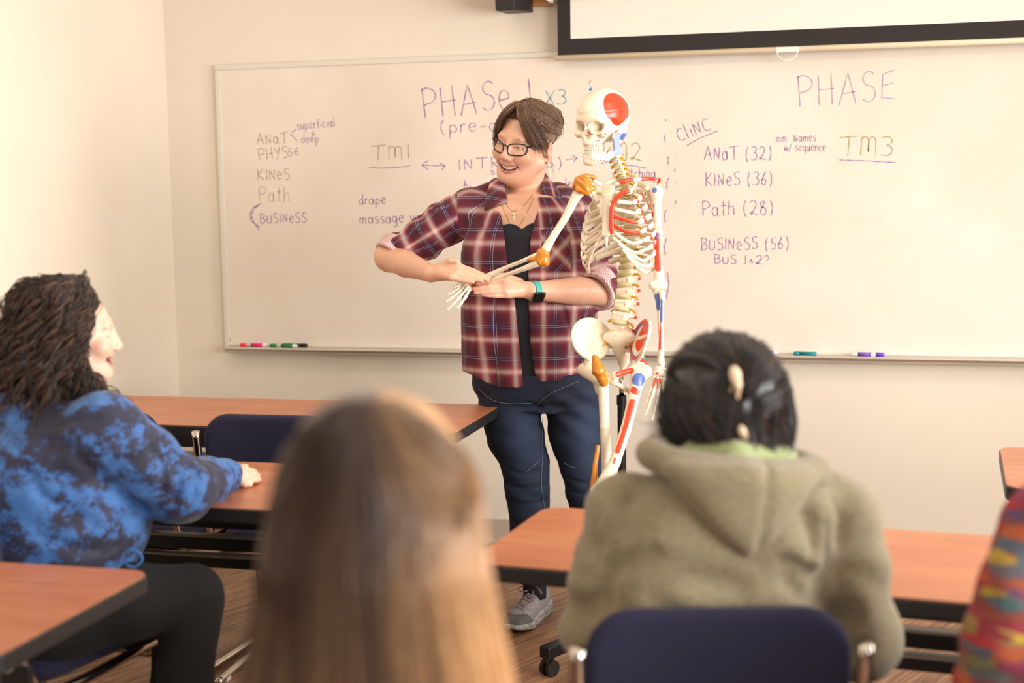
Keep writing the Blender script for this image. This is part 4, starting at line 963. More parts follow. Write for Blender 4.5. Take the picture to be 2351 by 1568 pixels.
# --- jeans
jn = SDF(TM, T0)
hipz = TL(0, 890)[2]
jr = sorted([row(880, 1082, 1376, .165, .02), row(910, 1094, 1376, .155, .02), row(925, 1104, 1372, .13, .02)]); jr = [(jr[0][0]-.02, *jr[0][1:])]+jr+[(jr[-1][0]+.06, *jr[-1][1:])]
jn.loft(jr, k=.03, p=2.3)
KN1 = TL(1210, 1120, .0); AN1 = TL(1228, 1372, .03); KN2 = TL(1352, 1130, .02); AN2 = TL(1395, 1372, .08)
jn.chain([TL(1170, 915), TL(1183, 1000), TL(1206, 1070), KN1, TL(1219, 1230, .02), AN1], [.106, .092, .077, .074, .068, .064], k=.012)
jn.chain([TL(1312, 915), TL(1321, 1000), TL(1337, 1070, .01), KN2, TL(1372, 1240, .05), AN2], [.098, .082, .073, .073, .068, .062], k=.012)
def jfold(p):
    kn = np.exp(-((p[:, 2]-KN1[2])/.10)**2); an = sstep(.35, .12, p[:, 2]); cr = np.exp(-((p[:, 2]-TL(0, 955)[2])/.09)**2)
    xx = p[:, 0]*np.where(p[:, 0] < .06, 1, -1)
    return (kn*.7+an*.9+.25)*.006*vnoise(np.stack([p[:, 0]*10, p[:, 1]*10, p[:, 2]*34+xx*12], 1), 5)+cr*.004*np.sin(p[:, 2]*80+np.abs(p[:, 0]-.05)*60)+.004*vnoise(p*V(9, 9, 5), 9)
def f_jn(pw): p = jn.loc(pw); d = jn.ev(pw)-jfold(p); d = np.maximum(d, -(p[:, 2]-.135)); return np.maximum(d, p[:, 2]-TL(0, 868)[2])
f_jc = creased(f_jn, ZT, [([(1165, 1075), (1200, 1090), (1245, 1080)], .003, .014), ([(1162, 1110), (1200, 1122), (1255, 1116)], .004, .014), ([(1170, 1150), (1210, 1158), (1258, 1148)], .003, .012), ([(1300, 1095), (1335, 1110), (1370, 1104)], .003, .012), ([(1305, 1125), (1340, 1135), (1372, 1130)], .003, .012), ([(1245, 940), (1215, 925), (1180, 920)], .003, .012), ([(1252, 945), (1290, 925), (1330, 915)], .003, .012), ([(1180, 1200), (1215, 1210), (1258, 1202)], .004, .012)])
v, f = surf(f_jc, T0+V(-.32, -.3, .02), T0+V(.42, .36, .9), .006)
p = jn.loc(v); c0 = np.array(srgb(20, 28, 48)); c1c = np.array(srgb(38, 56, 86))
fd = np.maximum(np.exp(-(((p[:, 0]-TL(1185, 0)[0])/.05)**2+((p[:, 2]-TL(0, 1010)[2])/.14)**2)), np.exp(-(((p[:, 0]-TL(1330, 0)[0])/.05)**2+((p[:, 2]-TL(0, 1000)[2])/.14)**2)))*sstep(0, -.06, p[:, 1])
fd = np.clip(fd+.5*np.exp(-((p[:, 2]-KN1[2])/.12)**2)*(vnoise(p*V(12, 12, 40), 2)*.5+.5), 0, 1)
cc = c0+(c1c-c0)*fd[:, None]
m = m_vcol('denim', .85); t = NT(m); n1 = t.noise(t.obj(), 500, 2, .5, (1, 1, .15)); t.col(t.mix(t.math('MULTIPLY', n1, .55), t.attr('Col'), srgb(18, 24, 40), 'MIX')); t.bump(n1, .2, .002)
jo = link('jeans', np_mesh('jeans', v, f, colors=cc), m, tp)
M_st = mat('pale_denim_stitch', srgb(110, 125, 150), .8)
mb = MB()
for pts in ([(1098, 893), (1130, 918), (1165, 926), (1220, 926)], [(1232, 930), (1262, 905), (1305, 885), (1330, 875)], [(1245, 960), (1246, 1040), (1243, 1110), (1252, 1175)], [(1295, 1062), (1308, 1070), (1322, 1074)], [(1208, 1084), (1224, 1070), (1238, 1058)]):
    mb.tube(onsurf(f_jn, [P(x, y, ZT) for x, y in pts]), .0008, 5)
mb.build('seam_stitching', M_st, tp)
# --- shoes
M_sh = mat('grey_sneaker_mesh', srgb(140, 132, 134), .8); t = NT(M_sh); vo = t.n('ShaderNodeTexVoronoi', _Scale=240.0); t.l(t.obj(), vo.inputs['Vector']); t.col(t.ramp(vo.outputs['Distance'], [(.2, srgb(118, 110, 112)), (.7, srgb(158, 150, 152))])); t.bump(vo.outputs['Distance'], .4, .002)
M_so = mat('marbled_grey_sole', srgb(150, 150, 150), .6); t = NT(M_so); t.col(t.ramp(t.noise(t.obj(), 26, 5, .7, (1, 1, 2)), [(.47, srgb(176, 174, 172)), (.5, srgb(95, 92, 92)), (.54, srgb(180, 178, 176))]))
M_toe = mat('dark_grey_overlay', srgb(92, 88, 94), .6); M_lace = mat('mauve_lace', srgb(150, 128, 132), .8); M_red = mat('red_outsole', srgb(170, 60, 50), .6)
def shoe(heel, fwd, L=.285, label=None):
    fw = V(fwd)/np.linalg.norm(fwd); Ms = frame(fw, (0, 0, 1)); e = empty('sneaker', (heel[0], heel[1], 0)); e.parent = tp; e.matrix_parent_inverse = mathutils.Matrix.Translation(-tp.location)
    H0 = V(heel[0], heel[1], 0)
    def outline(p, g): y = np.clip(p[:, 1], 0, L); w = np.interp(y, [0, .03, .09, .15, .21, .25, .275, L], [.026, .034, .036, .042, .050, .046, .034, .018])+g; xx = p[:, 0]-np.interp(y, [0, .15, L], [0, 0, -.006]); return np.maximum(np.abs(xx)-w, np.maximum(-p[:, 1]-g, p[:, 1]-L-g))
    def f_sole(pw): p = (pw-H0)@Ms; top = np.interp(p[:, 1], [0, .08, .2, L], [.045, .036, .03, .034]); bot = np.interp(p[:, 1], [0, .05, .2, L], [.006, .0, .0, .018]); return smax(smax(outline(p, .003), p[:, 2]-top, .008), bot-p[:, 2], .006)
    def f_up(pw):
        p = (pw-H0)@Ms; top = np.interp(p[:, 1], [-.01, .02, .05, .09, .13, .17, .22, L], [.105, .10, .085, .094, .088, .075, .058, .038]); w = np.interp(p[:, 2], [.02, .06, .10], [1, .92, .62]);
        q = p.copy(); q[:, 0] = q[:, 0]/w; return smax(smax(outline(q, -.002)*.9, p[:, 2]-top-.004*0, .03), .02-p[:, 2], .004)
    lo, hi = H0+V(-.36, -.36, -.01), H0+V(.36, .36, .13)
    v, f = surf(f_up, lo, hi, .004); link('upper', np_mesh('u', v, f), M_sh, e)
    v, f = surf(f_sole, lo, hi, .004); link('sole', np_mesh('s', v, f), M_so, e)
    def f_toe(pw): p = (pw-H0)@Ms; return np.maximum(f_up(pw)-.002, (L-.055-.5*np.abs(p[:, 0]))-p[:, 1]+.3*(p[:, 2]-.03))
    v, f = surf(f_toe, lo, hi, .004); link('toe_overlay', np_mesh('t', v, f), M_toe, e)
    Wd = lambda x, y, z: V(x, y, z)@Ms.T+H0; mb = MB()
    for i in range(5):
        y = .105+i*.022; z = np.interp(y, [.09, .13, .17, .22], [.102, .096, .083, .066]); s = 1 if i % 2 else -1
        mb.tube(spline([Wd(-.024, y, z-.014), Wd(0, y+.006*s, z+.001), Wd(.024, y, z-.014)], 5), .0028, 6)
        mb.tube(spline([Wd(-.022, y+.01, z-.016), Wd(0, y+.012, z-.001), Wd(.022, y+.0, z-.014)], 5), .0025, 6)
    k = Wd(0, .10, .105)
    for s in (-1, 1): mb.tube(spline([k, Wd(s*.02, .115, .118), Wd(s*.042, .125, .108), Wd(s*.035, .11, .094), k], 6), .0022, 6); mb.tube(spline([k, Wd(s*.02, .14, .10), Wd(s*.035, .165, .08)], 6), .0022, 6)
    mb.build('laces', M_lace, e, smooth=True)
hp_ = onz(1252, 1402, 0); fw = onz(1180, 1450, 0)-hp_; fw = -FH*.9-RH*.44
shoe(V(hp_[0], hp_[1]-.0, 0)+V(0, .0, 0), fw)
h2p = onz(1400, 1402, 0); shoe(h2p, -FH*.95+RH*.15)
M_pants0 = mat('dark_sock', srgb(40, 38, 42), .9)
for A_ in (AN1, AN2):
    mb = MB(); q = V(A_[0], A_[1]+.02, .0)@TM.T+T0; mb.tube([q+V(0, 0, .07), q+V(0, 0, .2)], [.04, .042], 16); mb.build('sock', M_pants0, tp, smooth=True)
# --- hair
rng = np.random.default_rng(11)
HW = lambda *q: hd.world(V(q)*HS)
def f_hair(pw):
    q = hd.loc(pw)/HS; e = V(.079, .0985, .0895); c = V(0, -.02, .038); k0 = np.linalg.norm((q-c)/e, axis=1); k1 = np.linalg.norm((q-c)/(e*e), axis=1)+1e-9; d = k0*(k0-1)/k1
    face = q[:, 1]-(.036+.9*(q[:, 2]-.045)*(q[:, 2] > .045)-.3*np.abs(q[:, 0]))                                    # keep the face clear
    d = smax(d, face, .015); lowb = -(q[:, 2]+.055+.35*(q[:, 1]+.05)); d = smax(d, lowb, .02)
    bun = np.linalg.norm((q-V(-.008, -.098, .045))/V(1.05, .9, 1.15), axis=1)-.046; d = smin(d, bun, .02)
    Qe = np.stack([np.abs(q[:, 0])-.085, q[:, 1]+.010, q[:, 2]+.022], 1)/V(1.3, 1, 1.3); d = smax(d, .034-np.linalg.norm(Qe, axis=1), .008)
    d = smin(d, np.linalg.norm((q-V(0, -.062, -.045))/V(1.1, 1, .8), axis=1)-.038, .02)
    return d-.0016*vnoise(np.stack([np.arctan2(q[:, 0], q[:, 2]+.02)*22, q[:, 1]*30, q[:, 2]*0], 1), 1)-.002*vnoise(q*V(70, 70, 25), 4)
v, f = surf(f_hair, HC-.19, HC+.19, .004); hb = srgb(128, 95, 72)
q = hd.loc(v)/HS; gr = sstep(.03, -.03, q[:, 2])*sstep(-.09, 0, q[:, 1]); cc = np.array(hb)*.75*(1-gr[:, None])+np.array(srgb(120, 110, 100))*.9*gr[:, None]
M_hair = hair_mat('brown_hair')
parts_ = [(v, f, cc)]
allS = []
def shell(th, ph, r=1.0):  # point on the scalp ellipsoid; th from top, ph around (0 = front)
    e = V(.083, .102, .0895)*r; return HW(*(V(0, -.02, .035)+e*V(sin(th)*sin(ph), sin(th)*cos(ph), cos(th))))
bunp = HW(0, -.105, .05)
for side in (-1, 1):
    gs = []
    for i in range(9):       # swept from the parting back to the bun
        y0 = .07-.018*i; a = HW(side*.004, y0-.01, .127-.9*max(0, y0-.02)**1.2-.5*max(0, -y0-.03)); ph = side*R(22+14*i)
        y1 = .066-.015*i; gs.append([HW(side*.004, y1, .036+.0895*math.sqrt(max(.05, 1-((y1+.02)/.106)**2))), shell(R(52), side*R(48+9*i)), shell(R(70), side*R(85+7*i), 1.01), shell(R(72), side*R(135+4*i), 1.01), bunp+rng.normal(0, .012, 3)])
    gs += [[shell(R(58+3*i), side*R(50+5*i), 1.0), shell(R(70+2*i), side*R(76+5*i), 1.01), shell(R(76), side*R(105+3*i), 1.01), shell(R(76), side*R(140), 1.0), bunp+rng.normal(0, .014, 3)] for i in range(6)]
    gs += [[shell(R(72+6*i), side*R(88+12*i), .99), shell(R(82+5*i), side*R(122+6*i), 1.0), shell(R(86), side*R(150), 1.0), bunp+rng.normal(0, .012, 3)-V(0, 0, .02)] for i in range(3)]
    allS.append((guides_to_strands(gs, 6500, 16, rng, .003, .006, clumps=900), .0011))
    gs = []
    for i in range(6):       # fringe curtain falling past the temple
        gs.append([HW(side*(.004+.003*i), .058-.006*i, .121), HW(side*(.030+.003*i), .083-.008*i, .092), HW(side*(.052+.003*i), .078-.011*i, .052), HW(side*(.064+.003*i), .060-.011*i, .02), HW(side*(.072+.002*i), .046-.011*i, -.004 if side < 0 else -.02)])
    allS.append((trim(guides_to_strands(gs, 1500, 16, rng, .003, .007, clumps=260), rng, .72), .0008))
gs = [[HW(.03*cos(a), -.07, .05+.04*sin(a)), HW(.052*cos(a), -.10, .048+.056*sin(a)), HW(.046*cos(a+.9), -.135, .045+.05*sin(a+.9)), HW(.02*cos(a+2.0), -.148, .042+.024*sin(a+2.0))] for a in np.linspace(0, 6.3, 14)]
allS.append((guides_to_strands(gs, 1800, 12, rng, .004, .009, clumps=120), .0010))
gs = [[shell(R(75), R(-150+12*i)), HW(-.03+.012*i, -.09, -.03), HW(-.045+.014*i, -.075, -.07), HW(-.04+.012*i, -.085, -.105)] for i in range(6)]
allS.append((guides_to_strands(gs, 120, 12, rng, .006, .02, 2, .006), .0006))
for S, r in allS:
    n = len(S); mid = hd.loc(S[:, S.shape[1]//2])/HS; cc = vary(rng, n, hb, .35, srgb(120, 90, 66), .15)
    gr = (rng.random(n) < .55*sstep(.05, -.02, mid[:, 2])*sstep(-.12, -.02, mid[:, 1])+.06); cc[gr] = np.array(srgb(150, 140, 130))*rng.uniform(.7, 1.1, (gr.sum(), 1))
    parts_.append(strands('h', S, r, cc, None, None))
n0 = 0; vs, fs, cs = [], [], []
for v, f, c in parts_: vs.append(v); fs.append(f+n0); cs.append(c); n0 += len(v)
link('hair', np_mesh('hair', np.concatenate(vs), np.concatenate(fs), colors=np.concatenate(cs)), M_hair, tp)
# ------------------------------------------------------------------ anatomical skeleton on its rolling stand
ZS = 4.25
sk = empty('anatomical_skeleton', (*onz(1432, 1490, 0)[:2], 0)); sk.location.y += 0
tag(sk, 'life-size anatomical skeleton model with red and blue muscle markings, head turned left', 'skeleton model')
BONE = np.array(srgb(242, 230, 206)); RED = np.array(srgb(228, 70, 40)); BLU = np.array(srgb(92, 118, 188)); ORG = np.array(srgb(206, 128, 36)); YEL = np.array(srgb(226, 172, 40)); DISC = np.array(srgb(214, 200, 150))
M_bone = m_vcol('bone_plastic', .28)
def bone(name, fn, c, ext, h=.003, rules=(), base=BONE, parent=sk, it=0):
    c = V(c); e = np.array(ext)*np.ones(3); v, f = surf(fn, c-e, c+e, h)
    rl = [(d(v), r, s, cc) for d, r, s, cc in rules]
    return link(name, np_mesh(name, v, f, colors=colorize(v, rl, base)), M_bone, parent)
def S_(px, py, dz=0): return P(px, py, ZS+dz)
# --- skull
KC = S_(1382, 291); kf = frame(-FH*cos(R(38))-RH*sin(R(38))+V(0, 0, -.08), V(0, 0, 1)+RH*.06)
k = SDF(kf, KC)
k.ell((0, -.016, .040), (.0715, .088, .0755), k=.02); k.ell((0, .012, .03), (.060, .07, .06), k=.03)
k.cap((-.034, .066, .022), (.034, .066, .022), .012, k=.012); k.ell((0, .046, -.028), (.036, .036, .034), k=.012); k.ell((0, .058, -.045), (.026, .027, .014), k=.008)
k.ell((0, -.045, -.01), (.045, .05, .035), k=.03)
for s in (-1, 1):
    k.ell((s*.044, .058, -.018), (.016, .014, .013), k=.01); k.chain([(s*.046, .062, -.017), (s*.064, .035, -.016), (s*.068, .0, -.012)], [.0065, .0045, .005], k=.006)
    k.chain([(s*.046, .062, -.012), (s*.053, .055, .01), (s*.048, .058, .024)], [.006, .005, .006], k=.006)
    k.ell((s*.066, .036, .0), (.014, .022, .02), k=.012, sub=True)
    k.ell((s*.0295, .080, .003), (.0185, .032, .0160), k=.006, sub=True)
    k.cap((s*.058, -.028, -.02), (s*.052, -.022, -.045), .012, .006, k=.01)
k.cap((0, .076, .012), (0, .088, -.004), .0065, .0045, k=.005)
k.ell((0, .086, -.021), (.0115, .022, .0145), k=.005, sub=True)
for s in (-1, 1): k.ell((s*.068, -.014, -.012), (.006, .005, .006), k=.003, sub=True)
k.disp(lambda p, d: d+.0012*np.exp(-((p[:, 2]-.047+.03*(p[:, 1]-.07))/.0011)**2))
def rk(fn_local): return lambda v: fn_local(k.loc(v))
def tempor(q): return np.where(q[:, 0] < 0, np.linalg.norm((q[:, 1:]-V(.004, .052))/V(1.15, 1.05), axis=1)+np.where(q[:, 2] < .03, .55*np.abs(q[:, 1]-.012)*(0.03-q[:, 2])/.03, 0), 9)
marks = [((-.022, .092, -.012), (-.038, .082, -.014)), ((-.02, .09, -.03), (-.024, .088, -.033)), ((-.026, .088, -.036), (-.027, .086, -.038)), ((-.032, .082, -.034), (-.036, .078, -.028)), ((-.05, .06, -.024), (-.058, .05, -.024)), ((-.013, .092, .014), (-.012, .09, .0)), ((-.03, .08, -.044), (-.033, .076, -.046)), ((-.06, .03, -.02), (-.066, .01, -.014))]
rules = [(rk(tempor), .047, .0012, RED)]+[(rk(lambda q, a=a, b=b: segd(q, a, b)), .0022, .0008, RED) for a, b in marks]+[(rk(lambda q: np.linalg.norm(q-V(-.060, -.03, -.03), axis=1)), .016, .001, BLU), (rk(lambda q: np.linalg.norm((q-V(0, .086, -.02)), axis=1)), .008, .004, (.35, .25, .15)), (rk(lambda q: np.linalg.norm(np.abs(q)-V(.0295, .052, .003), axis=1)), .006, .006, (.3, .22, .14))]
bone('skull', k.ev, KC+V(0, 0, .01), .13, .0024, rules)
mn = SDF(kf, KC)
mn.chain([(-.046, -.002, -.077), (-.036, .034, -.092), (-.014, .064, -.099), (.014, .064, -.099), (.036, .034, -.092), (.046, -.002, -.077)], [.0085, .010, .0115, .0115, .010, .0085], k=.006)
mn.chain([(-.040, .016, -.078), (-.030, .042, -.083), (-.012, .066, -.087), (.012, .066, -.087), (.030, .042, -.083), (.040, .016, -.078)], [.009, .010, .011, .011, .010, .009], k=.008); mn.ell((0, .07, -.104), (.015, .009, .009), k=.008)
for s in (-1, 1):
    mn.box((s*.0495, -.006, -.052), (.0045, .017, .032), .004, k=.006, rot=rotm((1, 0, 0), -12)); mn.cap((s*.052, -.014, -.03), (s*.056, -.016, -.014), .006, .006, k=.004); mn.cap((s*.05, .012, -.03), (s*.052, .016, -.014), .005, .003, k=.004)
rm = lambda fl: (lambda v: fl(mn.loc(v)))
bone('mandible', mn.ev, KC+kf@V(0, .02, -.06), .09, .0024, [(rm(lambda q: np.where(q[:, 0] < -.04, np.maximum(np.abs(q[:, 1]+.004)-.019, np.abs(q[:, 2]+.052)-.033), 9)), .0, .001, np.array(srgb(150, 168, 214))), (rm(lambda q: segd(q, (-.02, .07, -.104), (-.032, .05, -.099))), .0025, .0008, RED), (rm(lambda q: segd(q, (-.046, .02, -.07), (-.05, .03, -.05))), .003, .0008, RED)])
f_sm = lambda p: np.minimum(k.ev(p), mn.ev(p))
def marks(name, fn, Z, paths, m, off=.0004):
    mb = MB()
    for pts, r in paths:
        if len(pts) == 1: x, y = pts[0]; pts = [(x-.4, y-.3), (x+.4, y+.3)]
        o_ = [q for q in onsurf(fn, [P(x, y, Z) for x, y in pts], off=off)]; mb.tube(o_, [r*.7]+[r]*(len(o_)-2)+[r*.7], 8)
    return mb.build(name, m, sk, smooth=True)
M_red = mat('red_marking_paint', tuple(RED), .35); M_blu = mat('blue_marking_paint', tuple(BLU), .35)
marks('red_muscle_marks', f_sm, ZS, [([(1339, 280)], .0014), ([(1348, 284), (1349, 290), (1350, 295)], .0015), ([(1351, 302), (1355, 307), (1363, 308)], .0013), ([(1370, 310), (1375, 310), (1381, 308)], .0015), ([(1342, 309), (1349, 313)], .0013), ([(1388, 309), (1393, 307)], .0014), ([(1389, 314)], .0015), ([(1365, 321)], .0021), ([(1370, 324), (1377, 322)], .0017), ([(1364, 328)], .002), ([(1360, 334)], .0024), ([(1369, 333)], .0021), ([(1382, 330), (1386, 326), (1390, 321)], .0012), ([(1392, 354), (1397, 346), (1401, 338)], .0016), ([(1370, 371), (1376, 369), (1381, 368)], .0015), ([(1380, 371), (1385, 369), (1390, 367)], .0013), ([(1365, 367), (1365, 370)], .0013)], M_red)
marks('blue_muscle_marks', f_sm, ZS, [([(1380, 376), (1390, 373), (1401, 368)], .0011)], M_blu)
mb = MB(); xx = 1328.5
for ch in 'SKULLY':
    gw, st = G.get(ch, G['I']) if ch != 'L' else (.5, [[(.05, .95), (.05, .03), (.45, .05)]])
    for S0 in st:
        o_ = onsurf(k.ev, [P(xx+px*5.2, 263.5-(xx-1328)*.12-py*5, ZS) for px, py in (S0 if len(S0) < 8 else S0[::3])], off=.0001); mb.tube(o_, .0004, 4)
    xx += gw*5.2+1.1
mb.build('forehead_lettering', mat('faint_brown_engraving', srgb(150, 128, 104), .5), sk)
mb = MB()
for row_, z0, dy in ((0, -.0605, 0), (1, -.0735, -.001)):
    for i in range(-6, 7):
        a = R(i*13.5); x, y = .027*sin(a), .040+.036*cos(a)+dy; c = V(x, y, z0); n_ = V(sin(a), cos(a), 0); t_ = V(cos(a), -sin(a), 0); w = .0031
        pts = [c+t_*u*w+n_*q*.0032+V(0, 0, zz*.0062) for zz in (-1, 1) for (u, q) in ((-1, -1), (1, -1), (1, 1), (-1, 1))]
        mb.add([kf@p+KC for p in pts], [(3, 2, 1, 0), (4, 5, 6, 7), (0, 1, 5, 4), (1, 2, 6, 5), (2, 3, 7, 6), (3, 0, 4, 7)])
mb.build('teeth', mat('bone_teeth', srgb(246, 236, 214), .22), sk, bevel=.0012)
top = S_(1384, 206, .02); mb = MB(); mb.tube([S_(1357, 207, -.02), S_(1355, 203, -.02)], .005, 12); mb.build('blue_bushing', mat('blue_plastic', srgb(30, 110, 190), .3), sk, smooth=True)
mb = MB(); mb.tube(spline([S_(1356, 204, -.02), S_(1354, 195, -.02), S_(1353, 186, -.02), S_(1356, 184, -.02), S_(1357, 188, -.02)], 4), .0018, 8); mb.build('hanging_hook', M_chrome, sk, smooth=True)
# --- spine
sp_pts = spline([S_(1409, 352, .06), S_(1418, 378, .075), S_(1428, 402, .09), S_(1437, 430, .12), S_(1446, 500, .16), S_(1444, 570, .15), S_(1437, 625, .10), S_(1433, 675, .07), S_(1424, 725, .06), S_(1416, 765, .08)], 12)
sp_pts = resample(sp_pts, 200); cl_ = np.r_[0, np.cumsum(np.linalg.norm(np.diff(sp_pts, axis=0), axis=1))]
levels = [(.0145, .017)]*7+[(.018+.0007*i, .0235) for i in range(12)]+[(.0245, .034), (.025, .035), (.0258, .0355), (.0262, .036), (.0265, .036)]
tot = sum(q[1] for q in levels); scl = cl_[-1]/tot; pos = 0
back = FH*cos(R(30))+RH*sin(R(30))      # the model faces image-left of the lens, so its back points away
M_disc = mat('intervertebral_disc', tuple(DISC), .45); M_nerve = mat('yellow_nerve', tuple(YEL), .4)
for i, (r, hgt) in enumerate(levels):
    a = np.array([np.interp(pos, cl_, sp_pts[:, q]) for q in range(3)]); pos += hgt*scl; b = np.array([np.interp(pos, cl_, sp_pts[:, q]) for q in range(3)])
    ax_ = (b-a)/np.linalg.norm(b-a); L = np.linalg.norm(b-a); Mv = frame(-back, -ax_); c = (a+b)/2; kind = 0 if i < 7 else 1 if i < 19 else 2
    s = SDF(Mv, c); hh = L*.40
    s.box((0, 0, 0), (r, r*.78, hh), r*.4, k=.003); s.disp(lambda p, d, r=r, hh=hh: d+.0022*np.exp(-(p[:, 2]/(hh*.6))**2))
    s.cap((-r*.7, -r*1.0, 0), (-r*.4, -r*1.6, .002), r*.28, k=.004); s.cap((r*.7, -r*1.0, 0), (r*.4, -r*1.6, .002), r*.28, k=.004)
    s.cap((0, -r*1.5, 0), (0, -r*(2.3 if kind != 1 else 2.2), -.006 if kind != 1 else -.02), r*.26, r*.22, k=.004)
    wt_ = r*(1.4, 1.6, 1.45)[kind]
    for q in (-1, 1): s.cap((q*r*.5, -r*1.15, 0), (q*wt_, -r*1.3, .0), r*.24, r*.2, k=.004); s.cap((q*r*.55, -r*1.35, -hh), (q*r*.55, -r*1.35, hh), r*.24, k=.003)
    rl = []
    if kind != 1:
        rl = [((lambda v, M=Mv, c=c, r=r, hh=hh: segd((v-c)@M, (-r*.62, r*.62, -hh*.5), (-r*.62, r*.62, hh*.6))), .0022, .0006, RED), ((lambda v, M=Mv, c=c, wt_=wt_, r=r: np.linalg.norm((v-c)@M-V(-wt_, -r*1.3, 0), axis=1)), r*.25, .001, RED)]
    bone('vertebra', s.ev, c-Mv@V(0, r*.8, 0)*1, r*1.9+.012, .0026 if kind != 1 else .0034, rl)
    if i < 23:
        mb = MB(); mb.lathe([(r*.9, -L*.16), (r*.99, 0), (r*.9, L*.16)], b, ax_, 20); mb.build('disc', M_disc, sk, smooth=True)
        for q in (-1, 1):
            o_ = b+Mv@V(q*r*.7, -r*.75, 0); mb = MB(); mb.tube(spline([o_, o_+Mv@V(q*r*.55, .001, -.002), o_+Mv@V(q*r*1.0, .006, -.010)], 3), [.0034]*3+[.004]*3+[.0025], 8); mb.build('nerve_root', M_nerve, sk, smooth=True)
# --- rib cage
RC = S_(1421, 520, .06); th = R(31); Mr = frame(-FH*cos(th)-RH*sin(th), V(0, 0, 1)-RH*.02)
def RW(x, y, z): return RC+Mr@V(x, y, z)
ra = [.052, .080, .100, .113, .121, .127, .130, .131, .128, .122, .112, .095]; rb_ = [.050, .066, .079, .088, .094, .098, .100, .100, .098, .094, .09, .085]
st_z = [.105, .082, .058, .034, .010, -.012, -.03]; M_cart = mat('costal_cartilage', srgb(236, 222, 188), .3)
def flat_tube(pts, w, t_, cols, name, m, colfn=None):
    mb = MB(); pts = resample(pts, 40); cen = RC; n = 10; vs = []; cc = []
    for i, p in enumerate(pts):
        t = pts[min(i+1, 39)]-pts[max(i-1, 0)]; t /= np.linalg.norm(t); out = p-cen; out[2] = 0; out -= t*np.dot(out, t); out /= np.linalg.norm(out)+1e-9; up = np.cross(t, out)
        fr = i/39; e = min(1, .6+fr*6, .6+(1-fr)*6)
        for q in range(n): a = 2*pi*q/n; vs.append(p+out*t_*sin(a)*e+up*w*cos(a)*e); cc.append(colfn(fr, sin(a)) if colfn else cols)
    fs = [(i*n+q, i*n+(q+1) % n, (i+1)*n+(q+1) % n, (i+1)*n+q) for i in range(39) for q in range(n)]+[tuple(range(n))[::-1], tuple(39*n+q for q in range(n))]
    for p, c in zip(vs, cc): mb.v.append(tuple(p)); mb.c.append(tuple(c))
    mb.f = fs; return mb.build(name, m, sk, smooth=True, vc=True)
for i in range(12):
    zb = .150-.0232*i; a_, b_ = ra[i], rb_[i]; drop = .052+.006*i if i < 10 else .06; end = (128, 132, 134, 134, 132, 128, 122, 114, 105, 96, 70, 48)[i]
    for s in (-1, 1):
        pts = []
        for j in range(13):
            t = R(8+(end-8)*j/12); x = a_*sin(t)**.85; y = -b_*cos(t)-.012 if t < pi/2 else -b_*cos(t)*.92-.012; z = zb+.004-drop*(1-cos(t))*.62; pts.append(RW(s*x, y, z))
        if s < 0:
            def cf(fr, sd, i=i):
                if sd > -.2 and i > 0 and (.40 < fr < .52 or (.70 < fr < .75) or (.85 < fr < .92)): return tuple(RED)
                if sd < 0 and .6 < fr < .9: return tuple(BONE*.95)
                return tuple(BONE)
        else: cf = None
        flat_tube(spline(pts, 4), .0092 if i else .009, .003, tuple(BONE), 'rib', M_bone, cf)
        if i < 10:
            e0 = pts[-1]; E = (e0-RC)@Mr
            if i < 7: tz = st_z[i]; cp = [e0, RW(s*(abs(E[0])*.62+.006), E[1]*.6+.045*.9, E[2]+(tz-E[2])*(.25 if i > 3 else .4)-(.006*max(0, i-3))), RW(s*.018, .083 if i else .062, tz)]
            else: cp = [e0, RW(s*(abs(E[0])*.80), E[1]*.75+.026, E[2]-.012), RW(s*(.052+.012*(i-7)), .075-.006*(i-7), -.062-.022*(i-7)), RW(s*(.036+.012*(i-7)), .080-.004*(i-7), -.045-.020*(i-7))]
            def cf2(fr, sd, i=i, s=s):
                if s < 0 and i in (3, 4) and sd > 0: return tuple(RED)
                return tuple(BONE*np.array((1, .98, .93)))
            flat_tube(spline(cp, 6), .0058, .0036, tuple(BONE), 'costal_cartilage', M_bone, cf2)
s = SDF(Mr, RC)
s.box((0, .066, .112), (.020, .006, .019), .005, k=.006, rot=rotm((1, 0, 0), 20)); s.box((0, .083, .035), (.0135, .0055, .064), .005, k=.008, rot=rotm((1, 0, 0), 8)); s.cap((0, .088, -.035), (0, .086, -.062), .006, .003, k=.008)
rr_ = lambda v: pathd((v-RC)@Mr, [(-.022, .07, .12), (-.016, .088, .08), (-.013, .09, .0), (-.014, .092, -.03)])
bone('sternum', s.ev, RW(0, .08, .04), .11, .003)
flat_tube(spline([RW(-.070, .062, .108), RW(-.045, .078, .098), RW(-.026, .087, .07), RW(-.022, .092, .04), RW(-.022, .094, .01), RW(-.024, .096, -.02)], 6), .0075, .0045, tuple(RED), 'muscle_origin', M_bone)
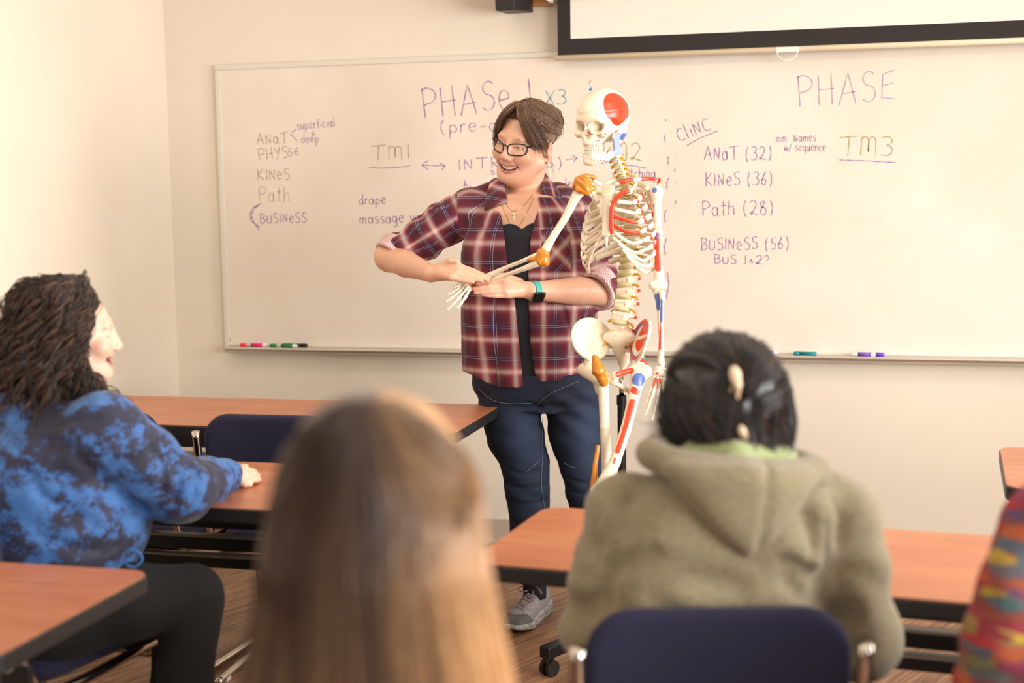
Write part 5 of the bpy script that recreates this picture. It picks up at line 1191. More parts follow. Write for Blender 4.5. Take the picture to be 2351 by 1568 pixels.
# --- shoulder girdle
SHL, SHR = S_(1336, 430, -.02), S_(1507, 441, .0)
for s_, tip, cols in ((1, S_(1350, 410, -.03), None), (-1, S_(1508, 411, .0), RED)):
    a = RW(s_*.022, .07, .128); m_ = (a+tip)/2; pts = spline([a, a*.66+tip*.34+Mr@V(0, .014, .006), a*.3+tip*.7+Mr@V(0, -.008, .006), tip], 6)
    flat_tube(pts, .006, .0055, tuple(BONE), 'clavicle', M_bone, (lambda fr, sd: tuple(RED) if (.12 < fr < .42 or fr > .62) else tuple(BONE)) if cols is not None else None)
def scapula(sd, glen, acr, rules):
    s = SDF(); ang = RW(sd*.085, -.105, -.045); med = RW(sd*.055, -.112, .10); g = glen
    def fn(p):
        A, B, C = ang, med, g; n = np.cross(B-A, C-A); n /= np.linalg.norm(n); h = (p-A)@n; q = p-h[:, None]*n
        ds = []
        for (u, w, o) in ((A, B, C), (B, C, A), (C, A, B)):
            e = w-u; e = e/np.linalg.norm(e); m = np.cross(n, e); m = m if (o-u)@m > 0 else -m; ds.append(-((q-u)@m))
        d = np.sqrt(np.maximum(smax(smax(ds[0], ds[1], .01), ds[2], .01), 0)**2+h**2)-.0032
        spn = segd(p, med*.7+ang*.3, acr); d = smin(d, spn-.0055, .006); d = smin(d, segd(p, g, acr)-.006, .01) if False else d
        d = smin(d, np.linalg.norm(p-g, axis=1)-.014, .01); return smin(d, segd(p, g+V(0, 0, .006), g+Mr@V(0, .035, .012))-.006, .01)
    c = (ang+med+g+acr)/4; bone('scapula', fn, c, .14, .0035, rules)
scapula(1, SHL+Mr@V(-.022, -.01, 0), S_(1340, 408, .0), [(lambda v: np.linalg.norm(v-S_(1345, 415, -.01), axis=1), .030, .001, ORG)])
scapula(-1, SHR+Mr@V(.022, -.01, 0), S_(1514, 412, .01), [(lambda v: segd(v, S_(1470, 420, .05), S_(1514, 412, .01)), .012, .001, RED), (lambda v: np.linalg.norm(v-S_(1488, 455, .04), axis=1), .022, .001, RED*.7)])
s = SDF(); s.chain([S_(1317, 432, -.03), S_(1324, 412, -.04), S_(1345, 403, -.04), S_(1366, 408, -.03)], [.006, .007, .007, .006], k=.01); s.chain([S_(1325, 436, -.05), S_(1345, 440, -.05), S_(1362, 432, -.04)], [.008, .011, .009], k=.01); s.chain([S_(1340, 412, -.05), S_(1345, 430, -.055)], [.006, .007], k=.008); s.ell(S_(1340, 424, -.04), (.024, .02, .018), k=.012); s.disp(lambda p, d: d-.0025*vnoise(p*120, 2))
bone('shoulder_ligament', s.ev, S_(1342, 420, -.04), .06, .0026, [], ORG)
# --- arms
def long_bone(name, pts, rad, rules=(), h=.003, extra=None, k_=.012):
    s = SDF(); s.chain(pts, rad, k=k_)
    if extra: extra(s)
    pts = np.array(pts); lo, hi = pts.min(0)-.04, pts.max(0)+.04; v, f = surf(s.ev, lo, hi, h)
    return link(name, np_mesh(name, v, f, colors=colorize(v, [(d(v), r, q, c) for d, r, q, c in rules], BONE)), M_bone, sk)
long_bone('humerus', [SHL, S_(1322, 452, -.02), S_(1298, 500, -.01), S_(1272, 540, .0), S_(1254, 570, .01)], [.0215, .0145, .0115, .011, .014])
s = SDF(); s.box(S_(1245, 590, +.02), (.018, .02, .026), .012, k=.01, rot=frame(FH, V(.1, 0, 1))); s.cap(S_(1252, 578, +.02), S_(1254, 604, +.02), .012, .011, k=.01); s.cap(S_(1238, 592, +.02), S_(1215, 596, +.02), .013, .005, k=.008); s.disp(lambda p, d: d-.002*vnoise(p*110, 4))
bone('elbow_ligament', s.ev, S_(1243, 590, +.02), .06, .0026, [], ORG)
long_bone('radius', [S_(1232, 586, .02), S_(1205, 597, .04), S_(1160, 615, .10), S_(1108, 640, .155)], [.009, .0065, .0065, .011])
long_bone('ulna', [S_(1234, 604, .02), S_(1205, 616, .045), S_(1160, 632, .105), S_(1104, 652, .16)], [.012, .0085, .0065, .007])
s = SDF(); [s.ell(S_(x, y, z), (.009, .010, .0075), k=.004) for x, y, z in ((1092, 645, .16), (1088, 653, .16), (1084, 646, .155), (1080, 654, .16), (1078, 647, .16))]; bone('wrist_bones', s.ev, S_(1086, 650, .16), .04, .0022, [(lambda v: np.linalg.norm(v-S_(1088, 652, .15), axis=1), .011, .002, ORG)])
def fingers(bases, tips, zs, dark=True, rs=1.1):
    for i, (b0, t0) in enumerate(zip(bases, tips)):
        a = S_(*b0); t = S_(*t0); fr = (0, .46, .74, .9, 1.0) if i else (0, .42, .75, 1.0)
        bend = V(0, 0, -.004)+FH*(-.006)
        P_ = [a+(t-a)*q+bend*4*q*(1-q) for q in fr]
        for j in range(len(P_)-1):
            d = P_[j+1]-P_[j]; s = SDF(); r0 = (.0048, .0040, .0034, .003)[j]*rs; A, B = P_[j]+d*.06, P_[j+1]-d*.08; s.chain([A, A+(B-A)*.5, B], [r0, r0*.62, r0*.95], k=.004)
            bone('metacarpal' if j == 0 else 'finger_bone', s.ev, (A+B)/2, np.abs(B-A)/2+.008, .0016, [(lambda v, B=B: np.linalg.norm(v-B, axis=1), .0022, .0008, (.25, .18, .12))] if dark else [])
fingers([(1080, 662, .13), (1075, 658, .13), (1071, 654, .14), (1068, 650, .15), (1064, 647, .155)], [(1050, 708, .10), (1028, 711, .11), (1025, 692, .12), (1029, 676, .13), (1036, 660, .14)], 0, True, 1.35)
RLN = lambda a, b: (lambda v: segd(v, a, b))
long_bone('humerus', [SHR, S_(1508, 462, -.0), S_(1510, 520, -.0), S_(1511, 590, -.0), S_(1513, 640, 0)], [.0215, .0145, .0112, .0112, .0165],
          [(RLN(S_(1508, 543, -.02), S_(1510, 612, -.02)), .0165, .0008, RED), (RLN(S_(1503, 532, -.02), S_(1508, 542, -.02)), .011, .0008, BLU), (RLN(S_(1499, 470, -.01), S_(1501, 520, -.01)), .004, .0008, BLU), (lambda v: np.linalg.norm(v-S_(1502, 436, -.02), axis=1), .009, .0008, BLU)],
          extra=lambda s: s.cap(S_(1500, 655, 0), S_(1522, 655, 0), .0145, k=.01))
long_bone('ulna', [S_(1508, 662, .01), S_(1512, 690, 0), S_(1516, 760, 0), S_(1521, 836, 0)], [.0155, .0095, .0062, .0075], [(RLN(S_(1510, 680, -.0), S_(1513, 705, -.01)), .011, .001, BLU)])
long_bone('radius', [S_(1520, 672, -.015), S_(1520, 700, -.02), S_(1519, 760, -.025), S_(1517, 832, -.02)], [.0095, .006, .0062, .0115], [(RLN(S_(1519, 690, -.03), S_(1518, 735, -.03)), .0075, .001, BLU), (RLN(S_(1514, 740, -.03), S_(1515, 800, -.03)), .0045, .001, RED)])
s = SDF(); [s.ell(S_(x, y, z), (.010, .0085, .010), k=.003) for x, y, z in ((1510, 846, -.01), (1518, 845, -.01), (1525, 850, -.0), (1508, 857, -.01), (1516, 857, -.01), (1523, 860, -.0))]
bone('wrist_bones', s.ev, S_(1516, 852, -.01), .045, .0022, [(lambda v: np.linalg.norm(v-S_(1509, 858, -.025), axis=1), .009, .0008, RED), (lambda v: np.linalg.norm(v-S_(1520, 850, -.025), axis=1), .006, .0008, RED)])
fingers([(1527, 866, .01), (1503, 864, -.01), (1510, 866, -.02), (1517, 867, -.02), (1523, 867, -.01)], [(1540, 912, .01), (1479, 942, -.02), (1482, 953, -.03), (1497, 964, -.03), (1512, 950, -.02)], 0)
s = SDF(); s.chain([S_(1506, 868, -.025), S_(1499, 888, -.028)], [.003, .002], k=.002); s.chain([S_(1511, 870, -.03), S_(1509, 890, -.033)], [.003, .002], k=.002); s.chain([S_(1517, 870, -.03), S_(1519, 890, -.033)], [.003, .002], k=.002)
bone('palm_muscle', s.ev, S_(1509, 879, -.03), .03, .0018, [], RED)
# --- pelvis
PC = S_(1412, 815, .04); th = R(22); Mp = frame(-FH*cos(th)-RH*sin(th), V(0, 0, 1)); PW = lambda *q: PC+Mp@V(*q)
def plate(pts_c, n_, size, thick, p): return None
def hip(sd):
    def fn(pw):
        q = (pw-PC)@Mp; x = q[:, 0]*sd; y = q[:, 1]; z = q[:, 2]
        # iliac wing: a curved fan
        c = V(.086, -.012, .045); nrm_ = V(.80, -.50, -.33); nrm_ = nrm_/np.linalg.norm(nrm_); Q = np.stack([x, y, z], 1)-c; h = Q@nrm_; T = Q-h[:, None]*nrm_
        up = V(.25, .0, .96); up -= nrm_*(up@nrm_); up /= np.linalg.norm(up); sd_ = np.cross(nrm_, up); u = T@sd_; w = T@up
        h = h+3.2*(u**2)*.5+1.2*w**2
        rad = np.sqrt((u/.072)**2+((w)/.062)**2); wing = np.sqrt(np.maximum((rad-1)*.055, 0)**2+h**2)-.0042-.003*np.exp(-((rad-1)/.12)**2)
        Q3 = np.stack([x, y, z], 1)
        d = smin(wing, segd(Q3, (.055, -.055, .03), (.082, -.005, -.03))-.014, .02)
        d = smin(d, np.linalg.norm(Q3-V(.080, .0, -.045), axis=1)-.031, .015)
        d = smin(d, segd(Q3, (.075, .01, -.035), (.018, .055, -.055))-.0095, .012)
        d = smin(d, segd(Q3, (.018, .055, -.055), (.012, .052, -.075))-.0105, .01)
        d = smin(d, segd(Q3, (.014, .05, -.078), (.052, -.002, -.115))-.0075, .008)
        d = smin(d, segd(Q3, (.072, -.012, -.06), (.055, -.012, -.115))-.0135, .012)
        d = smax(d, -(np.linalg.norm(Q3-V(.100, .008, -.048), axis=1)-.0245), .004)
        return d
    red = []
    if sd < 0:
        def inner(v):
            q = (v-PC)@Mp; x = -q[:, 0]; c = V(.086, -.012, .045); nrm_ = V(.80, -.50, -.33); nrm_ = nrm_/np.linalg.norm(nrm_); Q = np.stack([x, q[:, 1], q[:, 2]], 1)-c; T = Q-(Q@nrm_)[:, None]*nrm_; up = V(.25, 0, .96); up -= nrm_*(up@nrm_); up /= np.linalg.norm(up); return T@np.cross(nrm_, up), T@up
        def r1(v): u, w = inner(v); return np.maximum(np.sqrt((u/.9)**2+((w-.01))**2)-.045, .006-np.abs(w-.012+.4*u))
        def r2(v): u, w = inner(v); return np.abs(np.sqrt((u/.072)**2+(w/.062)**2)-.98)
        def r3(v): u, w = inner(v); return np.abs(np.sqrt((u/.072)**2+(w/.062)**2)-.86)
        red = [(r3, .05, .01, BLU), (r2, .075, .01, RED), (r1, .0, .0008, RED), (lambda v: segd((v-PC)@Mp, (-.03, .06, -.05), (-.06, .035, -.042)), .011, .001, RED)]
    else: red = [(lambda v: np.linalg.norm(v-S_(1378, 838, -.02), axis=1), .034, .001, ORG)]
    bone('hip_bone', fn, PW(sd*.08, 0, -.01), (.13, .13, .14), .0032, red)
hip(1); hip(-1)
s = SDF(Mp, PC); s.cap((0, -.055, .045), (0, -.088, -.03), .04, .018, k=.02); s.cap((0, -.088, -.03), (0, -.075, -.07), .012, .006, k=.01); s.box((0, -.045, .05), (.048, .02, .014), .01, k=.015)
for z in (.02, 0, -.02):
    for q in (-1, 1): s.ell((q*.022, -.045-.3*(.03-z), z), (.006, .014, .005), k=.003, sub=True)
bone('sacrum', s.ev, PW(0, -.07, 0), .11, .0034)
s = SDF(Mp, PC); s.ell((0, .055, -.065), (.008, .009, .018), k=.005); bone('pubic_disc', s.ev, PW(0, .055, -.065), .03, .002, [], DISC)
for q in (-1, 1):
    mb = MB(); o_ = PW(q*.03, -.05, .035); mb.tube(spline([o_, o_+Mp@V(q*.025, .02, -.015), o_+Mp@V(q*.04, .03, -.04)], 5), .0035, 8); mb.build('nerve_root', M_nerve, sk, smooth=True)
# --- legs
hL = S_(1384, 858, .0); hR = S_(1447, 862, .01)
long_bone('femur', [PW(.098, .008, -.048), S_(1381, 872, .0), S_(1386, 905, 0), S_(1389, 980, 0), S_(1393, 1060, .02), S_(1397, 1118, .04)], [.022, .0225, .0165, .0155, .0165, .022], (), .0036, extra=lambda s: (s.cap(S_(1386, 1135, .04), S_(1412, 1135, .05), .026, k=.02)))
long_bone('femur', [PW(-.098, .008, -.048), S_(1462, 868, 0), S_(1461, 890, -.01), S_(1437, 985, -.04), S_(1412, 1060, -.07), S_(1388, 1110, -.09)], [.0235, .0215, .018, .0165, .017, .024],
          [(RLN(S_(1452, 925, -.05), S_(1418, 1030, -.09)), .0195, .001, RED), (RLN(S_(1450, 893, -.03), S_(1462, 900, -.03)), .011, .001, RED), (lambda v: np.linalg.norm(v-S_(1466, 872, -.02), axis=1), .021, .001, BLU), (RLN(S_(1468, 895, -.01), S_(1446, 965, -.04)), .006, .001, BLU), (RLN(S_(1411, 1052, -.09), S_(1409, 1062, -.095)), .007, .001, RED)], .0036,
          extra=lambda s: (s.ell(S_(1467, 872, 0), (.018, .018, .024), k=.012), s.cap(S_(1372, 1132, -.09), S_(1394, 1122, -.08), .026, .024, k=.02)))
s = SDF(); s.chain([S_(1366, 822, -.04), S_(1374, 850, -.045), S_(1387, 878, -.035)], [.010, .020, .013], k=.01); s.disp(lambda p, d: d-.002*vnoise(p*90, 6)); bone('hip_ligament', s.ev, S_(1376, 850, -.04), (.05, .05, .07), .0028, [], ORG)
s = SDF(); s.chain([S_(1373, 1026, -.04), S_(1366, 1070, -.05), S_(1363, 1120, -.06)], [.007, .008, .012], k=.01); bone('knee_ligament', s.ev, S_(1368, 1074, -.05), (.05, .05, .09), .0028, [], ORG)
long_bone('tibia', [S_(1374, 1168, -.09), S_(1378, 1190, -.08), S_(1384, 1270, -.04), S_(1388, 1370, .0)], [.026, .018, .0125, .016], (), .004); long_bone('tibia', [S_(1400, 1172, .05), S_(1402, 1195, .05), S_(1408, 1270, .05), S_(1415, 1375, .06)], [.026, .018, .0125, .016], (), .004)
long_bone('fibula', [S_(1360, 1185, -.06), S_(1366, 1270, -.02), S_(1376, 1372, .01)], [.008, .0055, .008], (), .004)
for a in ((1388, 1395, 0), (1415, 1400, .06)):
    c = S_(*a); fw = -FH*.93-RH*.36; s = SDF(); s.cap(c+fw*-.03+V(0, 0, -.03), c+fw*.03+V(0, 0, -.015), .018, .016, k=.01)
    for i in range(5): o_ = np.cross(fw, V(0, 0, 1))*(i-2)*.013; s.chain([c+fw*.04+o_*.6+V(0, 0, -.018), c+fw*.11+o_+V(0, 0, -.038), c+fw*.165+o_*1.1+V(0, 0, -.042)], [.009, .0065, .005], k=.005)
    bone('foot_bones', s.ev, c+fw*.07+V(0, 0, -.02), (.13, .13, .06), .004)
# --- stand
bx, by = sk.location.x, sk.location.y; bp = V(bx, by, 0)
pt = onz(1432, 1490, 0)
pole_x = P(1427, 880, ZS+.08); PX, PY = pole_x[0], pole_x[1]; M_pole = mat('black_stand_pole', srgb(30, 30, 34), .3, .3)
zt = P(1428, 908, ZS+.08)[2]; mb = MB(); mb.tube([(PX, PY, .10), (PX, PY, zt)], .0135, 16); mb.tube([(PX, PY, zt-.03), (PX, PY, zt)], .0155, 16); mb.build('stand_pole', M_pole, sk, smooth=False)
mb = MB(); q = PW(0, -.06, -.05); mb.tube([(PX, PY, zt-.02), (PX, PY, q[2])], .0075, 12); mb.build('stand_rod', M_chrome, sk, smooth=True)
mb = MB(); mb.lathe([(.03, .055), (.034, .075), (.03, .10), (.018, .13)], (PX, PY, 0)); 
ct = onz(1255, 1553, 0); a0 = math.atan2(ct[1]-PY, ct[0]-PX); Lr = math.hypot(ct[1]-PY, ct[0]-PX)
for i in range(3):
    a = a0+2*pi*i/3; d = V(cos(a), sin(a), 0); n_ = V(-sin(a), cos(a), 0); A = V(PX, PY, .09); B = V(PX, PY, .075)+d*(Lr+.01)
    v = [A+n_*.022+V(0, 0, .02), A-n_*.022+V(0, 0, .02), A-n_*.022-V(0, 0, .02), A+n_*.022-V(0, 0, .02), B+n_*.02+V(0, 0, .018), B-n_*.02+V(0, 0, .018), B-n_*.02-V(0, 0, .018), B+n_*.02-V(0, 0, .018)]
    mb.add(v, [(0, 1, 2, 3), (7, 6, 5, 4), (0, 4, 5, 1), (1, 5, 6, 2), (2, 6, 7, 3), (3, 7, 4, 0)])
sb_ = mb.build('stand_base', M_pole, sk, bevel=.004)
for i in range(3):
    a = a0+2*pi*i/3; d = V(cos(a), sin(a), 0); n_ = V(-sin(a), cos(a), 0); c = V(PX, PY, .025)+d*(Lr-.012); mb = MB()
    for q in (-.013, .013): mb.lathe([(.012, -.006), (.025, -.006), (.025, .006), (.012, .006)], c+n_*q, n_, 20)
    mb.tube([c+V(0, 0, .02)-d*.012, c+V(0, 0, .045)-d*.012], .007, 10); mb.box((-.012, -.008, .018), (.020, .008, .034), None, mathutils.Matrix.Translation(c) @ mathutils.Matrix.Rotation(a, 4, 'Z')); cs_ = mb.build('caster', M_blk, sk)
# ------------------------------------------------------------------ seated people
def merge(parts):
    n0 = 0; vs, fs, cs = [], [], []
    for v, f, c in parts: vs.append(v); fs.append(f+n0); cs.append(c); n0 += len(v)
    return np.concatenate(vs), np.concatenate(fs), np.concatenate(cs)
def person(x, y, label):
    e = empty('person', (x, y, 0)); tag(e, label, 'person'); return e
M_pants = m_cloth('black_knit_trousers', srgb(18, 18, 20), srgb(12, 12, 14), 600, .92, .25, .02)

# --- 1: tie-dye hoodie, curly hair, sitting sideways at the middle left table
ZB = 3.12; bp_ = onz(110, 1560, 0); BM = np.stack([RH, FH, V(0, 0, 1)], 1); B0 = P(150, 1150, ZB)*V(1, 1, 0)
def BL(px, py, dz=0): return (P(px, py, ZB+dz)-B0)@BM
bw = person(B0[0], B0[1], 'person with long curly brown hair in blue tie-dye hoodie, one hand on table')
HB = P(172, 767, ZB+.02); BS = .91; hB = head_sdf(HB, RH*cos(R(14))+FH*sin(R(14))+V(0, 0, -.05), V(0, 0, 1)+RH*.06, BS, True, 1.05)
def brow_(py, x0, x1, ry, cy=0): a, b = BL(x0, py), BL(x1, py); return (a[2], (a[0]+b[0])/2, cy, (b[0]-a[0])/2, ry)
brs = sorted([brow_(1440, -110, 262, .20), brow_(1340, -115, 285, .21), brow_(1250, -105, 325, .205), brow_(1180, -100, 342, .20), brow_(1090, -95, 338, .19, .0), brow_(1010, -70, 325, .17, .0), brow_(950, -30, 285, .125, .0), brow_(915, 20, 240, .085)])
SHB, ELB, WRB = BL(235, 1000, -.10), BL(412, 1118, -.02), BL(503, 1096, .26)
tb = SDF(BM, B0); tb.loft(brs, k=.02, p=2.3)
hB_sl = SDF(BM, B0); hB_sl.chain([SHB, SHB*.45+ELB*.55, ELB], [.098, .088, .070], k=.05); hB_sl.chain([ELB, ELB*.4+WRB*.6, WRB], [.066, .056, .043], k=.04)
hB_sl.cap(WRB, BL(517, 1094, .285), .043, .036, k=.02); hB_sl.chain([BL(150, 1000, .20), BL(330, 1100, .33), BL(400, 1080, .42)], [.08, .065, .05], k=.05)
def f_hoodB(pw):
    p = tb.loc(pw); d = tb.ev(pw); s_ = hB_sl.ev(pw); dd = smin(d, s_, .035)
    # soft folded collar / hood rolled at the nape
    nk_ = BL(120, 915, 0); q = p-nk_; r_ = np.sqrt((q[:, 0]/1.25)**2+q[:, 1]**2); ring = np.sqrt((r_-.085)**2+((q[:, 2]+.018+.25*q[:, 0]))**2*.8)-.038; dd = smin(dd, ring, .02)
    t_ = vnoise(np.stack([p[:, 0]*5, p[:, 1]*5, p[:, 2]*14-p[:, 0]*6], 1), 21); dd = dd-.010*t_-.004*vnoise(p*V(14, 14, 30), 22)
    u = (p-ELB)@(WRB-ELB)/np.linalg.norm(WRB-ELB)**2; dS = np.linalg.norm(p-ELB-np.clip(u, -.3, 1)[:, None]*(WRB-ELB), axis=1)
    dd = dd-.005*np.sin(u*26+p[:, 1]*20)*np.exp(-(np.maximum(dS-.05, 0)/.03)**2)*sstep(-.2, .1, u)
    for a_, b_ in (((60, 1050), (345, 1178)), ((345, 1178), (300, 1130))): dd = smax(dd, -(segd(p, BL(*a_, -.235), BL(*b_, -.16))-.012), .03)
    return np.maximum(dd, -(p[:, 2]-BL(0, 1405)[2]))
f_hoodB = creased(f_hoodB, ZB, [([(110, 1010), (175, 1040), (240, 1110), (345, 1178)], .010, .022), ([(180, 1060), (240, 1088)], .006, .018), ([(350, 1030), (375, 1075), (372, 1130)], .006, .016), ([(390, 1050), (410, 1090), (400, 1150)], .006, .014), ([(430, 1068), (452, 1100), (440, 1150)], .005, .014), ([(470, 1062), (488, 1090), (484, 1130)], .005, .012), ([(500, 1070), (510, 1092), (508, 1118)], .004, .010), ([(60, 1080), (110, 1150), (210, 1200)], .005, .02), ([(90, 1230), (180, 1262), (270, 1258)], .006, .02), ([(40, 960), (110, 975), (215, 955)], .008, .016), ([(300, 1180), (290, 1230), (250, 1270)], .005, .02)])
v, f = surf(f_hoodB, B0+V(-.55, -.45, .38), B0+V(.62, .55, 1.12), .008)
m = mat('tie_dye_fleece', (.1, .2, .5), .8); t = NT(m); o = t.obj(); n1 = t.noise(o, 8, 9, .72, (1, 1, 1.15)); n2 = t.noise(o, 15, 6, .75)
fac = t.math('ADD', t.math('MULTIPLY', n1, .75), t.math('MULTIPLY', n2, .25))
t.col(t.ramp(fac, [(.46, srgb(32, 34, 56)), (.502, srgb(38, 42, 72)), (.52, srgb(44, 82, 140)), (.575, srgb(60, 110, 174)), (.68, srgb(52, 98, 164))])); t.b.inputs['Sheen Weight'].default_value = .15; t.b.inputs['Roughness'].default_value = .7
t.bump(t.noise(o, 9, 4, .55, (1, 1, 2.2)), .5, .02); link('tie_dye_hoodie', np_mesh('h', v, f), m, bw)
# trousers: sits facing along the room, thighs level
tr = SDF(BM, B0); tr.chain([BL(130, 1400, -.06), BL(290, 1380, -.03), BL(438, 1368, .06)], [.112, .086, .070], k=.04); tr.chain([BL(438, 1372, .06), BL(432, 1450, .05), BL(420, 1640, .02), BL(418, 1860, .04)], [.074, .068, .06, .055], k=.02)
tr.chain([BL(120, 1400, .12), BL(300, 1390, .24), BL(420, 1372, .34)], [.12, .095, .072], k=.04); tr.chain([BL(420, 1372, .34), BL(400, 1640, .3), BL(395, 1800, .3)], [.072, .06, .055], k=.02); tr.ell(BL(110, 1400, .02), (.17, .17, .10), k=.05)
f_tr = lambda pw: np.maximum(tr.ev(pw)-.004*vnoise(tr.loc(pw)*V(12, 12, 20), 5), -(pw[:, 2]-.07))
v, f = surf(f_tr, B0+V(-.4, -.5, .05), B0+V(.5, .6, .62), .008); link('black_trousers', np_mesh('t', v, f), M_pants, bw)
for (x, y, dz) in ((418, 1895, .06), (395, 1830, .3)):
    q = BL(x, y, dz)@BM.T+B0; s = SDF(); d_ = RH*.8+FH*.5; s.cap(V(q[0], q[1], .045)-d_*.05, V(q[0], q[1], .035)+d_*.15, .045, .036, k=.02); fs_ = lambda pw: smax(s.ev(pw), -(pw[:, 2]-.001), .004)
    v, f = surf(fs_, V(q[0]-.2, q[1]-.2, -.01), V(q[0]+.26, q[1]+.2, .12), .006); link('shoe', np_mesh('s', v, f), M_toe, bw)
# body
tz_ = lambda px, py, h=.0: (onz(px, py, .737+.009+h)-B0)@BM
bB = SDF(BM, B0); bB.loft([(z, a, b, c*.82, d*.8) for z, a, b, c, d in brs], k=.02); nbB = bB.loc(hB.world((0, -.03, -.06))[None])[0]; bB.cap(BL(125, 930), nbB, .068, .056, k=.03)
W_ = tz_(530, 1092, .022); bB.chain([SHB, ELB, W_], [.05, .045, .027], k=.02)
hh_ = SDF(BM, B0)
hh_.cap(W_, tz_(543, 1092, .018), .028, .024, k=.01)
hand(hh_, tz_(540, 1092, .014), [tz_(566, 1097, .012), tz_(565, 1089, .016), tz_(562, 1081, .016), tz_(557, 1074, .012)], [tz_(582, 1100, .008), tz_(580, 1090, .012), tz_(574, 1082, .012), tz_(566, 1072, .008)], [tz_(594, 1100, .0), tz_(592, 1092, .0), tz_(585, 1083, .0), tz_(574, 1071, .0)], [tz_(548, 1104, .008), tz_(561, 1109, .004), tz_(573, 1111, .0)], r=.0088, wr=.022)
f_bB = lambda pw: smin(smin(bB.ev(pw), hh_.ev(pw), .01), hB.ev(pw), .018)
v, f = surf(f_bB, B0+V(-.35, -.35, .70), B0+V(.66, .5, 1.30), .0035)
link('body', np_mesh('b', v, f, colors=head_colors(hB, v, srgb(232, 188, 164), BS)), M_skin, bw); eyes(hB, bw, sc=BS)
rng = np.random.default_rng(5); hw2 = lambda *q: hB.world(V(q)*.93)
def f_hb(pw):
    q = hB.loc(pw)/.93; d = np.linalg.norm((q-V(0, -.03, .035))/V(.092, .107, .098), axis=1)*.09-.09; d = smax(d, q[:, 1]-(.035-.25*np.abs(q[:, 0])+.5*np.maximum(0, q[:, 2]-.07)), .02)
    d = smin(d, pathd(q, [(0, -.07, .0), (0, -.08, -.08), (0, -.06, -.13)])-.075, .03); return d-.006*vnoise(q*V(45, 45, 45), 6)
v, f = surf(f_hb, HB-.26, HB+.2, .006); cb = np.array(srgb(54, 39, 32)); PT = [(v, f, np.tile(cb*.5, (len(v), 1)))]
gs = []
for i in range(26):
    a = R(-38-i*(284/25)); ca, sa = -cos(a), sin(a)       # from the far temple round the back to the near temple
    sx, sy = sin(R(-150+300*i/25)), -cos(R(-150+300*i/25)); 
    near = abs(i-12.5)/12.5; gs.append([hw2(.01*sx, -.0+.02*sy, .122), hw2(.078*sx, -.03+.085*sy*(1 if sy < 0 else .5), .10), hw2(.112*sx, -.03+.112*sy*(1 if sy < 0 else .28), .03), hw2(.125*sx, -.045+.12*sy*(1 if sy < 0 else .05), -.05), hw2(.125*sx, -.06+.125*sy*(1 if sy < 0 else .0), -.12-.02*rng.random()), hw2(.11*sx, -.065+.12*sy*(1 if sy < 0 else -.1), -.185-.05*rng.random())])
S = guides_to_strands(gs, 6500, 34, rng, .007, .022, 4.5, .013, clumps=1000); PT.append(strands('h', S, .0013, vary(rng, len(S), cb, .35, srgb(112, 80, 58), .16), None, None))
gs2 = [[hw2(.05, .03, .09), hw2(.095, .02, .03), hw2(.098, .012, -.05), hw2(.09, .04, -.11), hw2(.075, .075, -.15), hw2(.07, .10, -.175)], [hw2(.04, .0, .11), hw2(.1, -.0, .03), hw2(.105, -.01, -.05), hw2(.1, .02, -.11), hw2(.085, .05, -.16), hw2(.075, .09, -.19)], [hw2(.02, .03, .12), hw2(.06, .045, .095), hw2(.088, .03, .04), hw2(.1, .0, -.04), hw2(.1, .0, -.10), hw2(.1, .03, -.17)]]
S = guides_to_strands(gs2, 2000, 34, rng, .007, .014, 4.5, .011, clumps=300); PT.append(strands('h', S, .0013, vary(rng, len(S), cb, .35, srgb(112, 80, 58), .16), None, None))
v, f, c = merge(PT); link('curly_hair', np_mesh('hair', v, f, colors=c), M_hair, bw)
# drawstring loop at the hem
mb = MB(); mb.tube(spline([BL(292, 1262, -.19)@BM.T+B0, BL(318, 1268, -.19)@BM.T+B0, BL(326, 1285, -.19)@BM.T+B0, BL(310, 1302, -.19)@BM.T+B0, BL(290, 1298, -.19)@BM.T+B0], 6), .0028, 8); mb.build('hem_cord', mat('blue_cord', srgb(50, 105, 170), .7), bw, smooth=True)

# --- 2: olive hoodie, dark hair with two claw clips
ZO = 2.26; OM = BM; O0 = P(1690, 1300, ZO)*V(1, 1, 0)
def OL(px, py, dz=0): return (P(px, py, ZO+dz)-O0)@OM
ow = person(O0[0], O0[1], 'person in olive green hoodie with dark clipped-up hair, seen from behind')
def orow(py, x0, x1, ry, cy=0): a, b = OL(x0, py), OL(x1, py); return (a[2], (a[0]+b[0])/2, cy, (b[0]-a[0])/2, ry)
ors = sorted([orow(1600, 1350, 1895, .15, .02), orow(1500, 1362, 1900, .15, .02), orow(1400, 1375, 1905, .15, .01), orow(1300, 1385, 1905, .145), orow(1220, 1395, 1920, .14), orow(1160, 1420, 1915, .13), orow(1110, 1470, 1880, .115, .0), orow(1075, 1540, 1830, .09, .0)])
to = SDF(OM, O0); to.loft(ors, k=.02, p=2.4)
ar = SDF(OM, O0); ar.chain([OL(1450, 1200, .03), OL(1400, 1320, .02), OL(1375, 1440, .05)], [.088, .062, .052], k=.04); ar.chain([OL(1375, 1440, .05), OL(1420, 1380, .30), OL(1500, 1330, .42)], [.055, .05, .045], k=.04)
ar.chain([OL(1900, 1200, .03), OL(1952, 1330, .0), OL(1968, 1470, .02)], [.088, .068, .060], k=.04); ar.chain([OL(1968, 1470, .02), OL(1940, 1400, .28), OL(1850, 1340, .42)], [.06, .05, .045], k=.04)
HO = P(1664, 893, ZO+.03)
